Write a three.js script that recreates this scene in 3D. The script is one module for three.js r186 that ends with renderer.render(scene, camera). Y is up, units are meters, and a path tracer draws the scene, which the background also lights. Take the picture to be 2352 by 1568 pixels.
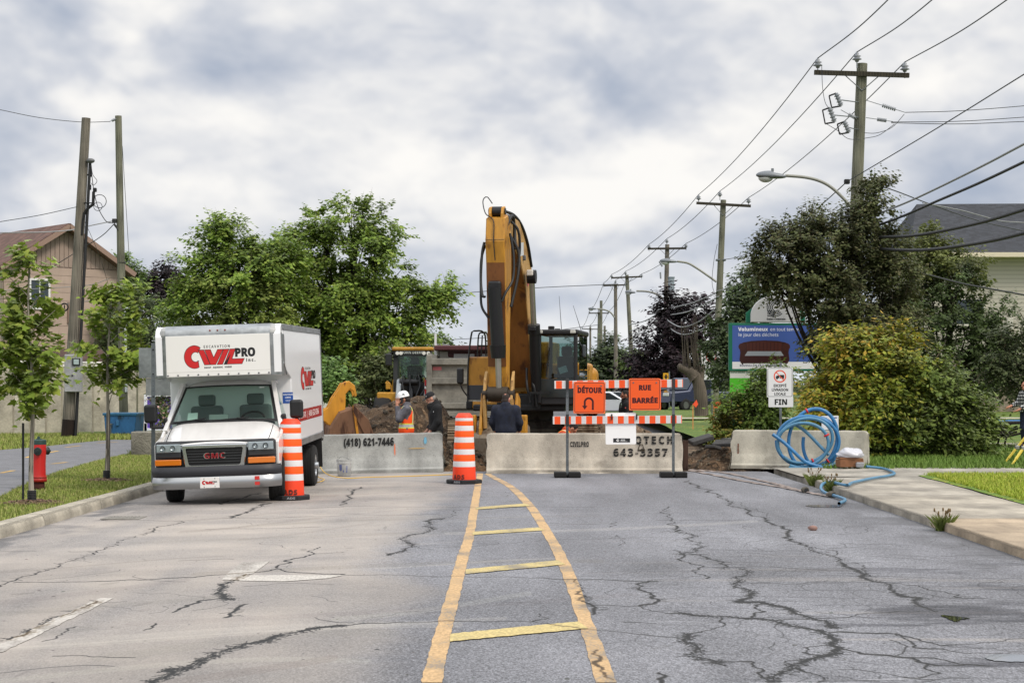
import * as THREE from 'three';
import { mergeGeometries, mergeVertices, toCreasedNormals } from 'three/addons/utils/BufferGeometryUtils.js';
import { RoundedBoxGeometry } from 'three/addons/geometries/RoundedBoxGeometry.js';
import { TextGeometry } from 'three/addons/geometries/TextGeometry.js';
import { FontLoader } from 'three/addons/loaders/FontLoader.js';

// ---------------------------------------------------------------- camera, sky, sun, exposure
const W = 2352, H = 1568, FOC = 4000, HOR = 890, EYE = 1.76;
const scene = new THREE.Scene();
const camera = new THREE.PerspectiveCamera(2 * Math.atan(HOR / FOC) * 180 / Math.PI, W / (2 * HOR), 0.5, 3000);
camera.setViewOffset(W, 2 * HOR, 0, 0, W, H);
camera.position.set(0, EYE, 0);
camera.lookAt(0, EYE, -10);
const renderer = new THREE.WebGLRenderer({ antialias: true });
renderer.setSize(1024, 682);
renderer.toneMapping = THREE.LinearToneMapping;
renderer.toneMappingExposure = 1.34;
renderer.shadowMap.enabled = true;
const sun = new THREE.DirectionalLight(0xfff3e2, 1.5);
sun.position.set(46, 60, 4);
sun.target.position.set(0, 0, -35);
sun.castShadow = true; sun.shadow.radius = 26;
sun.shadow.mapSize.set(2048, 2048);
Object.assign(sun.shadow.camera, { left: -70, right: 70, top: 80, bottom: -80, near: 1, far: 220 });
scene.add(sun, sun.target);

function rng(seed) { let a = seed >>> 0; return () => { a = (a + 0x6D2B79F5) | 0; let t = Math.imul(a ^ (a >>> 15), 1 | a); t = (t + Math.imul(t ^ (t >>> 7), 61 | t)) ^ t; return ((t ^ (t >>> 14)) >>> 0) / 4294967296; }; }
const sm = (a, b, x) => { const t = Math.min(1, Math.max(0, (x - a) / (b - a))); return t * t * (3 - 2 * t); };
const lerp = (a, b, t) => a + (b - a) * t, clamp = (x, a = 0, b = 1) => Math.min(b, Math.max(a, x));
// lattice noise; period P wraps it so that a texture tiles
const PT = new Uint16Array(1024), PV = new Float32Array(512);
{ const r = rng(77), p = [...Array(512).keys()]; for (let i = 511; i > 0; i--) { const j = (r() * (i + 1)) | 0;[p[i], p[j]] = [p[j], p[i]]; } for (let i = 0; i < 1024; i++) PT[i] = p[i & 511]; for (let i = 0; i < 512; i++) PV[i] = r(); }
function vn(x, y, P = 0, s = 0) {
  let xi = Math.floor(x), yi = Math.floor(y); const fx = x - xi, fy = y - yi, u = fx * fx * (3 - 2 * fx), v = fy * fy * (3 - 2 * fy);
  let x1 = xi + 1, y1 = yi + 1; if (P) { xi = ((xi % P) + P) % P; yi = ((yi % P) + P) % P; x1 = ((x1 % P) + P) % P; y1 = ((y1 % P) + P) % P; }
  const h = (a, b) => PV[PT[(PT[(a + s * 37) & 511] + b) & 511]];
  const a = h(xi, yi), b = h(x1, yi), c = h(xi, y1), d = h(x1, y1);
  return a + (b - a) * u + (c - a) * v + (a - b - c + d) * u * v;
}
function fbm(x, y, o = 5, P = 0, s = 0) { let a = 0.5, t = 0, n = 0; for (let i = 0; i < o; i++) { t += a * vn(x, y, P, s + i); n += a; x *= 2; y *= 2; P *= 2; a *= 0.5; } return t / n; }

// overcast sky: broken grey stratocumulus, brighter towards the zenith as an overcast sky is
function makeSky() {
  const w = 4096, h = 2048, data = new Float32Array(w * h * 4);
  // soft cloud masses, in degrees of azimuth (right of the street) and elevation: az, el, radius az, radius el, amount
  const D = Math.PI / 180, blobs = [];
  const B = (px, py, rx, ry, a) => blobs.push([Math.atan((px - 1176) / FOC) / D, Math.atan((HOR - py) / FOC) / D, rx / 70, ry / 70, a]);
  B(275, 95, 70, 45, .5); B(345, 12, 110, 40, .5); B(120, 270, 130, 90, .30); B(430, 480, 100, 70, .28); B(490, 262, 80, 50, .30); B(90, 400, 120, 70, .2);
  B(932, 382, 26, 40, .22); B(1290, 480, 150, 60, .5); B(1550, 350, 190, 75, .42); B(1750, 270, 150, 70, .3); B(1230, 250, 90, 90, .22); B(1900, 60, 260, 80, .16); B(760, 210, 80, 50, .12); B(690, 15, 70, 30, .28); B(2050, 250, 200, 100, .1);
  B(410, 165, 120, 40, -.34); B(560, 120, 150, 80, -.24); B(60, 40, 140, 50, -.24); B(250, 200, 120, 40, -.20); B(1440, 235, 130, 60, -.40); B(1290, 330, 160, 50, -.22); B(1640, 470, 170, 60, -.38); B(1500, 520, 200, 50, -.24); B(90, 320, 90, 30, -.22); B(900, 130, 200, 60, -.12); B(1100, 330, 120, 50, -.10); B(1020, 690, 150, 40, -.16);
  B(2200, 380, 240, 110, -.34); B(1900, 520, 200, 70, -.24); B(1700, 170, 140, 50, -.15); B(1040, 790, 180, 35, -.10); B(420, 640, 240, 60, -.12); B(1450, 650, 200, 50, -.05);
  for (let j = 0; j < h; j++) {
    const el = ((j + 0.5) / h - 0.5) * 180;
    for (let i = 0; i < w; i++) {
      const az0 = ((i + 0.5) / w - 0.25) * 360, az = az0 > 180 ? az0 - 360 : az0, k = (j * w + i) * 4;
      let c;
      if (el < 0) c = [0.30, 0.31, 0.32];
      else {
        // cloud deck seen in perspective: features flatten towards the horizon
        const d = 1 / (Math.sin(Math.max(el, 1.2) * D) + 0.10), qx = Math.sin(az * D) * d, qy = Math.cos(az * D) * d;
        const w1 = fbm(az * 0.12 + 9, el * 0.2, 4, 0, 3) - .5, w2 = fbm(az * .12 - 5, el * .2 + 30, 4, 0, 8) - .5;
        let n = fbm(az * 0.22 + w1 * 2.2 + 40, el * 0.42 + w2 * 2.2 + 7, 6, 0, 1) - 0.5;
        const dk = fbm(qx * 1.15 + w1 * 1.6 + 20, qy * 0.9 + w2 * 1.6 + 20, 6, 0, 5) - .5, bl = .22 - Math.abs(fbm(qx * 2.3 + w2 * 3 + 4, qy * 1.8 + w1 * 3, 5, 0, 9) - .5); n = n * 0.55 + dk * 1.25 + bl * .55;
        const wx = az + w1 * 5.5, wy = el + w2 * 3.5;
        let b = 0; for (const [ba, be, ra, re, am] of blobs) { const e = ((wx - ba) / ra) ** 2 + ((wy - be) / re) ** 2; if (e < 7) b += am * Math.exp(-e); }
        const fine = (fbm(az * 1.4 + w2 * 6, el * 2.6 + w1 * 6, 6, 0, 12) - .5) * 0.36;
        let t = clamp(0.56 + n * 0.80 + b * 0.80 + fine * .8); t = lerp(t, t * t * (3 - 2 * t), .6);
        const dark = [0.29, 0.335, 0.42], mid = [0.48, 0.50, 0.545], lite = [0.74, 0.725, 0.70];
        c = t < .5 ? dark.map((q, m) => lerp(q, mid[m], t * 2)) : mid.map((q, m) => lerp(q, lite[m], t * 2 - 1));
        const hz = Math.exp(-el / 2.2) * .55; c = c.map((q, m) => lerp(q, [0.50, 0.56, 0.64][m], hz));
        const zen = 1 + 1.7 * Math.max(0, Math.sin(el * D) - 0.21); c = c.map(q => q * zen);
      }
      data[k] = c[0]; data[k + 1] = c[1]; data[k + 2] = c[2]; data[k + 3] = 1;
    }
  }
  const t = new THREE.DataTexture(data, w, h, THREE.RGBAFormat, THREE.FloatType);
  t.mapping = THREE.EquirectangularReflectionMapping; t.magFilter = t.minFilter = THREE.LinearFilter; t.needsUpdate = true;
  return t;
}
const skyTex = makeSky();
scene.background = skyTex; scene.environment = skyTex;

// ---------------------------------------------------------------- helpers
const V = (x, y, z) => new THREE.Vector3(x, y, z);
const at = (px, py, z) => V((px - 1176) * z / FOC, EYE - (py - HOR) * z / FOC, -z);          // a picture point at a distance, in metres
const KERB_L = -6.3, KERB_R = 5.3;
const gy = x => x < -2 ? -0.018 * (Math.max(x, -6.6) * -1 - 2) : 0;                            // crossfall of the left half of the road
function gnd(px, py, h) { let z = 30, x = 0; for (let i = 0; i < 6; i++) { const y = h ?? gy(x); z = (EYE - y) * FOC / (py - HOR); x = (px - 1176) * z / FOC; } return V(x, h ?? gy(x), -z); }
const used = {};
function numbered(n) { if (!(n in used)) { used[n] = 0; return n; } used[n]++; return n + '_' + String(used[n]).padStart(3, '0'); }
function shade(o) { o.castShadow = o.receiveShadow = true; return o; }
function tag(o, label, category, group) { o.userData.label = label; o.userData.category = category; if (group) o.userData.group = group; return o; }
function thing(name, label, category, p = [0, 0, 0], group) { const g = new THREE.Group(); g.name = numbered(name); g.position.set(...(p.isVector3 ? p.toArray() : p)); scene.add(g); return tag(g, label, category, group); }
function boxUV(g) {
  const p = g.attributes.position, n = g.attributes.normal, uv = new Float32Array(p.count * 2);
  for (let i = 0; i < p.count; i++) { const ax = Math.abs(n.getX(i)), ay = Math.abs(n.getY(i)), az = Math.abs(n.getZ(i)); const x = p.getX(i), y = p.getY(i), z = p.getZ(i); const [u, v] = ay > ax && ay > az ? [x, z] : ax > az ? [z, y] : [x, y]; uv[i * 2] = u; uv[i * 2 + 1] = v; }
  g.setAttribute('uv', new THREE.BufferAttribute(uv, 2)); return g;
}
function idx(g) { if (!g.index) { const n = g.attributes.position.count, a = new Uint32Array(n); for (let i = 0; i < n; i++) a[i] = i; g.setIndex(new THREE.BufferAttribute(a, 1)); } return g; }
function merge(gs, keepUV) {
  gs = (Array.isArray(gs) ? gs.flat(3) : [gs]).filter(Boolean);
  const col = gs.some(g => g.attributes.color);
  for (const g of gs) { idx(g); for (const k of Object.keys(g.attributes)) if (!['position', 'normal', 'uv', 'color'].includes(k)) g.deleteAttribute(k); if (!g.attributes.normal) g.computeVertexNormals(); if (!keepUV) boxUV(g); else if (!g.attributes.uv) boxUV(g); if (col && !g.attributes.color) g.setAttribute('color', new THREE.BufferAttribute(new Float32Array(g.attributes.position.count * 3).fill(1), 3)); g.morphAttributes = {}; }
  return gs.length === 1 ? gs[0] : mergeGeometries(gs);
}
function part(parent, name, gs, mat, keepUV) { const m = shade(new THREE.Mesh(merge(gs, keepUV), mat)); m.name = parent === scene ? numbered(name) : name; parent.add(m); return m; }
function single(name, label, category, gs, mat, group, keepUV) { return tag(part(scene, name, gs, mat, keepUV), label, category, group); }
function struct(name, gs, mat, keepUV) { const m = part(scene, name, gs, mat, keepUV); m.userData.kind = 'structure'; return m; }
function copyOf(o, label, pos) { const c = o.clone(); c.name = numbered(o.name.replace(/_\d{3}$/, '')); c.userData = { ...o.userData, label }; if (pos) c.position.copy(pos); scene.add(c); return c; }
const E = new THREE.Euler();
function tf(g, x = 0, y = 0, z = 0, rx = 0, ry = 0, rz = 0) { if (rx || ry || rz) g.applyMatrix4(new THREE.Matrix4().makeRotationFromEuler(E.set(rx, ry, rz))); if (x || y || z) g.translate(x, y, z); return g; }
const box = (w, h, d, x, y, z, rx, ry, rz) => tf(new THREE.BoxGeometry(w, h, d), x, y, z, rx, ry, rz);
const rb = (w, h, d, r, x, y, z, rx, ry, rz) => tf(new RoundedBoxGeometry(w, h, d, 2, Math.min(r, w / 2.01, h / 2.01, d / 2.01)), x, y, z, rx, ry, rz);
const cyl = (r1, r2, h, x, y, z, rx, ry, rz, s = 16) => tf(new THREE.CylinderGeometry(r2, r1, h, s), x, y, z, rx, ry, rz); // r1 at the bottom
const sph = (r, x, y, z, sx = 1, sy = 1, sz = 1, s = 14) => tf(new THREE.SphereGeometry(r, s, Math.ceil(s * .7)).scale(sx, sy, sz), x, y, z);
const torus = (r, t, x, y, z, rx, ry, rz, s = 24) => tf(new THREE.TorusGeometry(r, t, 8, s), x, y, z, rx, ry, rz);
function bar(a, b, r1, r2 = r1, s = 8) { const d = b.clone().sub(a), l = d.length(), g = new THREE.CylinderGeometry(r2, r1, l, s); g.translate(0, l / 2, 0); g.applyQuaternion(new THREE.Quaternion().setFromUnitVectors(V(0, 1, 0), d.normalize())); g.translate(a.x, a.y, a.z); return g; }
function beam(a, b, w, h, up = V(0, 1, 0)) { const d = b.clone().sub(a), l = d.length(), g = new THREE.BoxGeometry(w, h, l); const m = new THREE.Matrix4().lookAt(b, a, up); m.setPosition(a.clone().add(b).multiplyScalar(.5)); return g.applyMatrix4(m); }
const tube = (pts, r, n = 24, s = 6, closed = false) => new THREE.TubeGeometry(new THREE.CatmullRomCurve3(pts, closed, 'catmullrom', .5), n, r, s, closed);
function shp(pts) { const s = new THREE.Shape(); pts.forEach(([x, y], i) => i ? s.lineTo(x, y) : s.moveTo(x, y)); s.closePath(); return s; }
function prism(pts, d, bev = 0, holes = []) { const s = pts instanceof THREE.Shape ? pts : shp(pts); holes.forEach(h => s.holes.push(shp(h))); const g = new THREE.ExtrudeGeometry(s, { depth: d - 2 * bev, bevelEnabled: bev > 0, bevelThickness: bev, bevelSize: bev, bevelOffset: -bev, bevelSegments: 1, curveSegments: 10 }); g.translate(0, 0, bev - d / 2); return g; }
// profile drawn in (z, y), extruded across x
const sideprism = (pts, w, bev = 0, x = 0) => prism(pts, w, bev).rotateY(-Math.PI / 2).translate(x, 0, 0);
const lathe = (pts, s = 24) => new THREE.LatheGeometry(pts.map(p => new THREE.Vector2(p[0], p[1])), s);
function grid(nu, nv, f) { // parametric sheet
  const p = [], uv = [], ix = []; for (let j = 0; j <= nv; j++) for (let i = 0; i <= nu; i++) { const q = f(i / nu, j / nv); p.push(q.x, q.y, q.z); uv.push(i / nu, j / nv); }
  for (let j = 0; j < nv; j++) for (let i = 0; i < nu; i++) { const a = j * (nu + 1) + i, b = a + 1, c = a + nu + 1, d = c + 1; ix.push(a, b, d, a, d, c); }
  const g = new THREE.BufferGeometry(); g.setAttribute('position', new THREE.Float32BufferAttribute(p, 3)); g.setAttribute('uv', new THREE.Float32BufferAttribute(uv, 2)); g.setIndex(ix); g.computeVertexNormals(); return g;
}
const rotGeo = (g, m) => { (Array.isArray(g) ? g.flat(3) : [g]).forEach(q => q.applyMatrix4(m)); return g; };

// ---------------------------------------------------------------- textures
function tex(w, h, f, opt = {}) { // f(x, y in 0..1) -> [r, g, b] 0..255 or a number
  const d = new Uint8Array(w * h * 4);
  for (let j = 0; j < h; j++) for (let i = 0; i < w; i++) { const c = f(i / w, j / h), k = (j * w + i) * 4; if (typeof c === 'number') d[k] = d[k + 1] = d[k + 2] = clamp(c, 0, 255); else { d[k] = clamp(c[0], 0, 255); d[k + 1] = clamp(c[1], 0, 255); d[k + 2] = clamp(c[2], 0, 255); } d[k + 3] = 255; }
  const t = new THREE.DataTexture(d, w, h); t.wrapS = t.wrapT = THREE.RepeatWrapping; t.magFilter = THREE.LinearFilter; t.minFilter = THREE.LinearMipmapLinearFilter; t.generateMipmaps = true; if (!opt.linear) t.colorSpace = THREE.SRGBColorSpace; t.needsUpdate = true; return t;
}
function rep(t, u, v = u) { const c = t.clone(); c.repeat.set(u, v); c.needsUpdate = true; return c; }
function canvasTex(w, h, draw, opt = {}) { const c = document.createElement('canvas'); c.width = w; c.height = h; const x = c.getContext('2d'); draw(x, w, h); const t = new THREE.CanvasTexture(c); if (!opt.linear) t.colorSpace = THREE.SRGBColorSpace; t.magFilter = THREE.LinearFilter; t.anisotropy = 8; return t; }
const T = {};
T.grime = rep(tex(512, 512, (x, y) => { const a = fbm(x * 6, y * 6, 5, 6, 2), b = fbm(x * 40, y * 40, 2, 40, 9); return 255 * clamp(.80 + (a - .5) * .36 + (b - .5) * .13); }), .5);
T.faint = rep(tex(512, 512, (x, y) => { const a = fbm(x * 5, y * 5, 5, 5, 12), b = fbm(x * 30, y * 6, 3, 6, 3), v = 255 * clamp(.955 + (a - .5) * .10 + (b - .5) * .05); return [v, v * .995, v * .985]; }), .4);
T.dirtpaint = rep(tex(512, 512, (x, y) => { const a = fbm(x * 5, y * 5, 6, 5, 4), b = fbm(x * 24, y * 8, 4, 8, 7), m = sm(.55, .75, a * .65 + b * .35); const v = 235 + (b - .5) * 40; return [lerp(v, 128, m), lerp(v, 108, m), lerp(v, 92, m)]; }), .6);
T.concrete = rep(tex(1024, 1024, (x, y) => { const a = fbm(x * 4, y * 4, 5, 4, 1), b = fbm(x * 14, y * 5, 4, 5, 6), c = vn(x * 230, y * 230, 230, 3), p = vn(x * 90, y * 90, 90, 5) > .93 ? -34 : 0; const v = 205 + (a - .5) * 90 + (b - .5) * 46 + (c - .5) * 26 + p; return [v, v * .985, v * .95]; }), .5);
T.bump = rep(tex(512, 512, (x, y) => 255 * (fbm(x * 50, y * 50, 3, 50, 4) * .6 + fbm(x * 9, y * 9, 4, 9, 6) * .4), { linear: true }), .6);
T.wood = rep(tex(512, 1024, (x, y) => { const g = fbm(x * 60, y * 5, 4, 5, 2), k = fbm(x * 9, y * 3, 3, 3, 8), cr = vn(x * 46, y * 4, 2, 6) > .80 ? -60 : 0; const v = 172 + (g - .5) * 110 + (k - .5) * 60 + cr; return [v, v * .985, v * .945]; }), 1, .35);
T.woodbump = rep(tex(512, 512, (x, y) => 255 * (fbm(x * 60, y * 5, 4, 5, 2)), { linear: true }), 1, .35);
T.soil = rep(tex(1024, 1024, (x, y) => { const a = fbm(x * 9, y * 9, 6, 9, 3), c = vn(x * 150, y * 150, 150, 2), s = vn(x * 70, y * 70, 70, 9); const v = 118 + (a - .5) * 120 + (c - .5) * 40; return s > .86 ? [v + 56, v + 48, v + 34] : [v, v * .87, v * .74]; }), .4);
T.grass = rep(tex(1024, 1024, (x, y) => { const a = fbm(x * 10, y * 10, 5, 10, 3), c = vn(x * 256, y * 256, 256, 2), b = fbm(x * 60, y * 60, 2, 60, 9), m = sm(.50, .72, a * .6 + b * .4); const v = .70 + c * .5 + (b - .5) * .5; return [lerp(96, 150, m) * v, lerp(126, 148, m) * v, lerp(42, 66, m) * v]; }), .3);
T.asphalt = rep(tex(1024, 1024, (x, y) => { const a = fbm(x * 6, y * 6, 5, 6, 3), c = vn(x * 300, y * 300, 300, 2), d = vn(x * 160, y * 160, 160, 7); const v = 150 + (a - .5) * 44 + (c - .5) * 60 + (d - .5) * 30; return [v, v, v * 1.02]; }), .5);
T.shingle = rep(tex(512, 512, (x, y) => { const r = Math.floor(y * 16), c = PV[PT[(Math.floor(x * 12 + (r % 3) * .37) + r * 13) & 511]], e = (y * 16) % 1 < .12 ? -34 : 0; const v = 176 + (c - .5) * 50 + (vn(x * 200, y * 200, 200, 2) - .5) * 46 + e; return v; }), .4);
T.cloth = rep(tex(256, 256, (x, y) => 255 * clamp(.8 + (fbm(x * 8, y * 8, 4, 8, 5) - .5) * .5)), 2);
const matCache = {};
function lin(c) { return Array.isArray(c) ? new THREE.Color().setRGB(...c) : new THREE.Color(c); }
function M(c, rough = .7, metal = 0, o = {}) { // colours: hex / css = sRGB, arrays = linear
  const key = JSON.stringify([c, rough, metal, { ...o, map: o.map?.id, bumpMap: o.bumpMap?.id, roughnessMap: o.roughnessMap?.id, alphaMap: o.alphaMap?.id }]); if (matCache[key]) return matCache[key];
  const phys = o.transmission !== undefined || o.clearcoat !== undefined || o.sheen !== undefined; const m = new (phys ? THREE.MeshPhysicalMaterial : THREE.MeshStandardMaterial)({ roughness: rough, metalness: metal, ...o }); m.color = lin(c); return matCache[key] = m;
}
const glass = (tint = '#dfeee8') => M(tint, .03, 0, { transmission: 1, thickness: 0, ior: 1.5, side: THREE.DoubleSide });
const metalMat = M('#9a9da0', .42, .85, { map: T.grime }), darkSteel = M('#2b2c2e', .5, .4, { map: T.grime }), rubber = M('#1d1d1e', .85, 0, { map: T.grime }), blackPlastic = M('#1b1c1f', .55), chrome = M('#b4b6b8', .18, 1);
const woodMat = M('#b7b1a8', .9, 0, { map: T.wood, bumpMap: T.woodbump, bumpScale: .008 }), greenWood = M('#b0b3a2', .9, 0, { map: T.wood, bumpMap: T.woodbump, bumpScale: .006 });
const galv = M('#8d9498', .5, .6, { map: T.grime });
const printMat = (t, rough = .55, o = {}) => new THREE.MeshStandardMaterial({ map: t, roughness: rough, ...o });
const plane = (w, h, x, y, z, rx, ry, rz) => tf(new THREE.PlaneGeometry(w, h), x, y, z, rx, ry, rz);
// ================================================================ ROAD AND GROUND
const RX0 = -6.45, RW = 11.8, RZ0 = 4, RL = 32.6;           // the near road sheet: x from RX0, depth from RZ0
const HL = 0.05, HR = 0.11;                                 // heights of the left verge and the right pavement
// traced lines: points in three enlarged views of the road, turned into ground metres
const zoomPt = (org, [x, y]) => gnd((org + x / 2.671) / 1.08844, (1120 + y / 2.671) / 1.08844);
const CR = { L: 0, C: 850, R: 1700 };
const cracks = [
  ['L', 2.4, [[0, 925], [100, 885], [250, 830], [400, 780], [520, 735], [640, 690], [780, 635], [900, 590], [1020, 550], [1120, 515], [1215, 487]]],
  ['L', 1.6, [[90, 897], [400, 893], [700, 888], [1000, 877], [1300, 862], [1480, 845], [1640, 833], [1790, 820], [1850, 806], [1990, 830], [2297, 842]]],
  ['L', 3.2, [[1640, 845], [1560, 885], [1490, 930], [1435, 968], [1500, 990], [1560, 1012]]], ['L', 2, [[1510, 998], [1330, 1018], [1240, 1060], [1150, 1098]]],
  ['L', 2.2, [[1650, 1040], [1570, 1085], [1500, 1130]]], ['L', 1.4, [[1035, 1170], [960, 1215]]], ['L', 2, [[1850, 800], [1860, 780], [1940, 765], [1900, 750], [2030, 728], [2100, 705], [2050, 690], [2130, 660]]],
  ['L', 1.2, [[2100, 705], [2297, 695]]], ['L', 3.2, [[1020, 1568], [1100, 1530], [1105, 1480], [1250, 1475], [1320, 1430], [1400, 1395], [1500, 1350], [1640, 1305], [1800, 1275], [1900, 1240], [2080, 1205], [2297, 1185]]],
  ['L', 4.2, [[1540, 467], [1640, 425], [1740, 385], [1805, 367]]], ['L', 1.2, [[1540, 467], [1800, 470], [2297, 450]]], ['L', 1.2, [[700, 490], [900, 480], [1220, 485], [1540, 467]]], ['L', 1.1, [[1370, 540], [1800, 537], [2140, 525]]],
  ['L', 2.6, [[60, 1280], [180, 1220], [330, 1150], [500, 1080], [620, 1020]]], ['L', 1.4, [[280, 1290], [440, 1205], [510, 1190]]], ['L', 3, [[1480, 375], [1560, 345], [1740, 300]]], ['L', 1, [[0, 690], [240, 686]]], ['L', 1, [[450, 690], [640, 688]]], ['L', 1.3, [[1190, 752], [1560, 740]]], ['L', .9, [[350, 1388], [900, 1398]]], ['L', 1, [[1800, 410], [2297, 392]]],
  ['C', 1.1, [[0, 388], [400, 392], [750, 395], [1000, 400], [1300, 390], [1700, 395]]], ['C', 1, [[0, 443], [400, 445], [650, 440]]], ['C', 1.8, [[820, 410], [740, 440], [700, 470], [670, 480]]],
  ['C', 3.4, [[690, 470], [610, 475], [560, 520], [610, 535], [540, 570], [420, 600], [440, 630], [480, 645], [430, 680], [320, 715]]], ['C', 1.6, [[0, 843], [500, 852], [1000, 860], [1500, 878], [1800, 880], [2120, 890]]],
  ['C', 1.2, [[0, 1185], [400, 1162], [700, 1155], [1300, 1160], [1400, 1180], [1700, 1215], [2000, 1245], [2297, 1262]]], ['C', 1.6, [[1270, 1160], [1390, 1137], [1330, 1105]]], ['C', 2.4, [[1575, 880], [1620, 935], [1640, 990], [1600, 1000], [1640, 1030], [1700, 1060], [1690, 1110]]],
  ['C', 1.4, [[1700, 1050], [2000, 1055], [2100, 1090], [2200, 1105], [2297, 1100]]], ['C', 2.4, [[2070, 885], [1990, 905], [2000, 935], [2070, 965], [2080, 1000], [2130, 1020], [2000, 1055]]], ['C', 2.4, [[2200, 390], [2140, 430], [2190, 460], [2220, 490], [2190, 510], [2240, 540], [2297, 570]]],
  ['C', 1.2, [[2110, 480], [2297, 485]]], ['C', 2, [[2220, 680], [2270, 700], [2297, 720], [2270, 750]]], ['C', 1.2, [[1820, 490], [1800, 525]]], ['C', 1.2, [[1800, 600], [1850, 580], [1900, 630], [1860, 650]]], ['C', 2, [[1720, 1350], [1740, 1400], [1690, 1440], [1760, 1480], [1770, 1510], [1830, 1550]]], ['C', 2, [[2130, 1500], [2180, 1520], [2150, 1568]]], ['C', 3, [[0, 380], [60, 330], [140, 260]]], ['C', 1.4, [[1890, 1160], [2110, 1170]]], ['C', 1.1, [[1400, 500], [1740, 510]]],
  ['R', 3.6, [[60, 215], [180, 275], [260, 330], [340, 375], [470, 420], [580, 490], [720, 580], [850, 650], [980, 715], [1100, 780], [1230, 850], [1320, 895], [1450, 980], [1600, 1000], [1700, 1090]]],
  ['R', 1.4, [[270, 320], [400, 360], [520, 420], [580, 470]]], ['R', 1.4, [[900, 660], [1000, 680], [1020, 720], [1150, 760], [1250, 820], [1310, 860]]],
  ['R', 2.6, [[0, 545], [90, 580], [40, 600], [160, 660], [100, 690], [0, 710]]], ['R', 2.2, [[0, 710], [150, 710], [180, 740], [310, 780], [300, 810]]], ['R', 2, [[0, 745], [160, 790], [80, 820], [180, 870]]], ['R', 1.2, [[150, 790], [500, 790], [980, 815]]],
  ['R', 3, [[400, 805], [450, 840], [400, 880], [360, 905], [460, 945], [490, 970], [420, 1010], [390, 1030], [560, 1030], [640, 1055], [750, 1085], [870, 1130], [1000, 1180], [1040, 1200]]],
  ['R', 1.6, [[560, 1030], [500, 1065], [570, 1090], [480, 1130]]], ['R', 2.6, [[0, 1100], [150, 1120], [400, 1135], [600, 1145], [740, 1185], [950, 1220], [1000, 1250], [1040, 1290], [1060, 1340], [1040, 1370], [900, 1400], [780, 1440], [750, 1470], [620, 1530], [590, 1568]]],
  ['R', 2, [[1000, 1230], [1250, 1235], [1450, 1240], [1600, 1280], [1750, 1320], [1850, 1310], [2297, 1270]]], ['R', 2, [[1080, 1335], [1200, 1370], [1400, 1385], [1560, 1400], [1700, 1450], [1900, 1445], [2090, 1455]]], ['R', 2.6, [[50, 1240], [30, 1280], [100, 1310], [110, 1360], [150, 1410], [280, 1445]]],
  ['R', 1.8, [[190, 1410], [480, 1425], [560, 1490], [540, 1530], [600, 1560]]], ['R', 1.6, [[960, 1385], [820, 1365], [850, 1330], [1000, 1315]]], ['R', 1.6, [[960, 1385], [700, 1420], [680, 1470]]], ['R', 1.8, [[800, 1470], [870, 1500], [960, 1530], [920, 1568]]], ['R', 1.8, [[1500, 1530], [1600, 1540], [1740, 1500], [1650, 1440]]],
  ['R', 1.3, [[1320, 890], [1600, 920], [1850, 1000], [2100, 1010]]], ['R', 1.3, [[1450, 980], [1600, 960], [1800, 1000], [2000, 990]]], ['R', 1.2, [[0, 480], [460, 482]]], ['R', 1.3, [[1400, 1280], [1500, 1350], [1440, 1385]]], ['R', 1.4, [[1450, 1240], [1560, 1330], [1760, 1340], [1900, 1370], [2160, 1370]]], ['R', 1.2, [[1560, 1400], [1700, 1400], [1860, 1440]]], ['R', 1.1, [[280, 1130], [300, 1180], [200, 1215], [60, 1240]]], ['R', 1, [[650, 1150], [900, 1140], [1300, 1100], [1600, 1090]]], ['R', 1, [[450, 900], [800, 910], [1050, 890]]],
];
const rc = [];
{ const r = rng(5); for (const [k, w, pts] of cracks) { let P = pts.map(p => zoomPt(CR[k], p)).map(v => [v.x, -v.z]);
  for (let it = 0; it < 4; it++) { const Q = []; for (let i = 0; i < P.length - 1; i++) { const [a, b] = [P[i], P[i + 1]], l = Math.hypot(b[0] - a[0], b[1] - a[1]), j = Math.min(l * .16, .09) * (r() * 2 - 1); Q.push(a, [(a[0] + b[0]) / 2 - (b[1] - a[1]) / l * j, (a[1] + b[1]) / 2 + (b[0] - a[0]) / l * j]); } Q.push(P.at(-1)); P = Q.length > 900 ? P : Q; }
  rc.push([w, P]); } }
const CW = 2048, CH = 2048, cx = x => (x - RX0) / RW * CW, cyy = z => (1 - (z - RZ0) / RL) * CH;
function drawCracks(c, ink, k) { const r = rng(11); c.lineCap = 'round'; for (const [w, P] of rc) { let ww = 1; for (let i = 0; i < P.length - 1; i++) { ww = clamp(ww + (r() - .5) * .5, .35, 1.5); c.lineWidth = Math.max(.9, w * k * ww); c.strokeStyle = ink(r()); c.beginPath(); c.moveTo(cx(P[i][0]), cyy(P[i][1])); c.lineTo(cx(P[i + 1][0]), cyy(P[i + 1][1])); c.stroke(); if (w > 2 && r() < .5) { c.lineWidth = .8; c.beginPath(); c.moveTo(cx(P[i][0]), cyy(P[i][1])); c.lineTo(cx(P[i][0] + (r() - .5) * .22), cyy(P[i][1] + (r() - .5) * .3)); c.stroke(); } if (w > 2.5) { c.fillStyle = ink(r()); for (let q = 0; q < 3; q++) c.fillRect(cx(P[i][0] + (r() - .5) * .10), cyy(P[i][1] + (r() - .5) * .14), 1 + r() * 2, 1 + r()); } } } }
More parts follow.
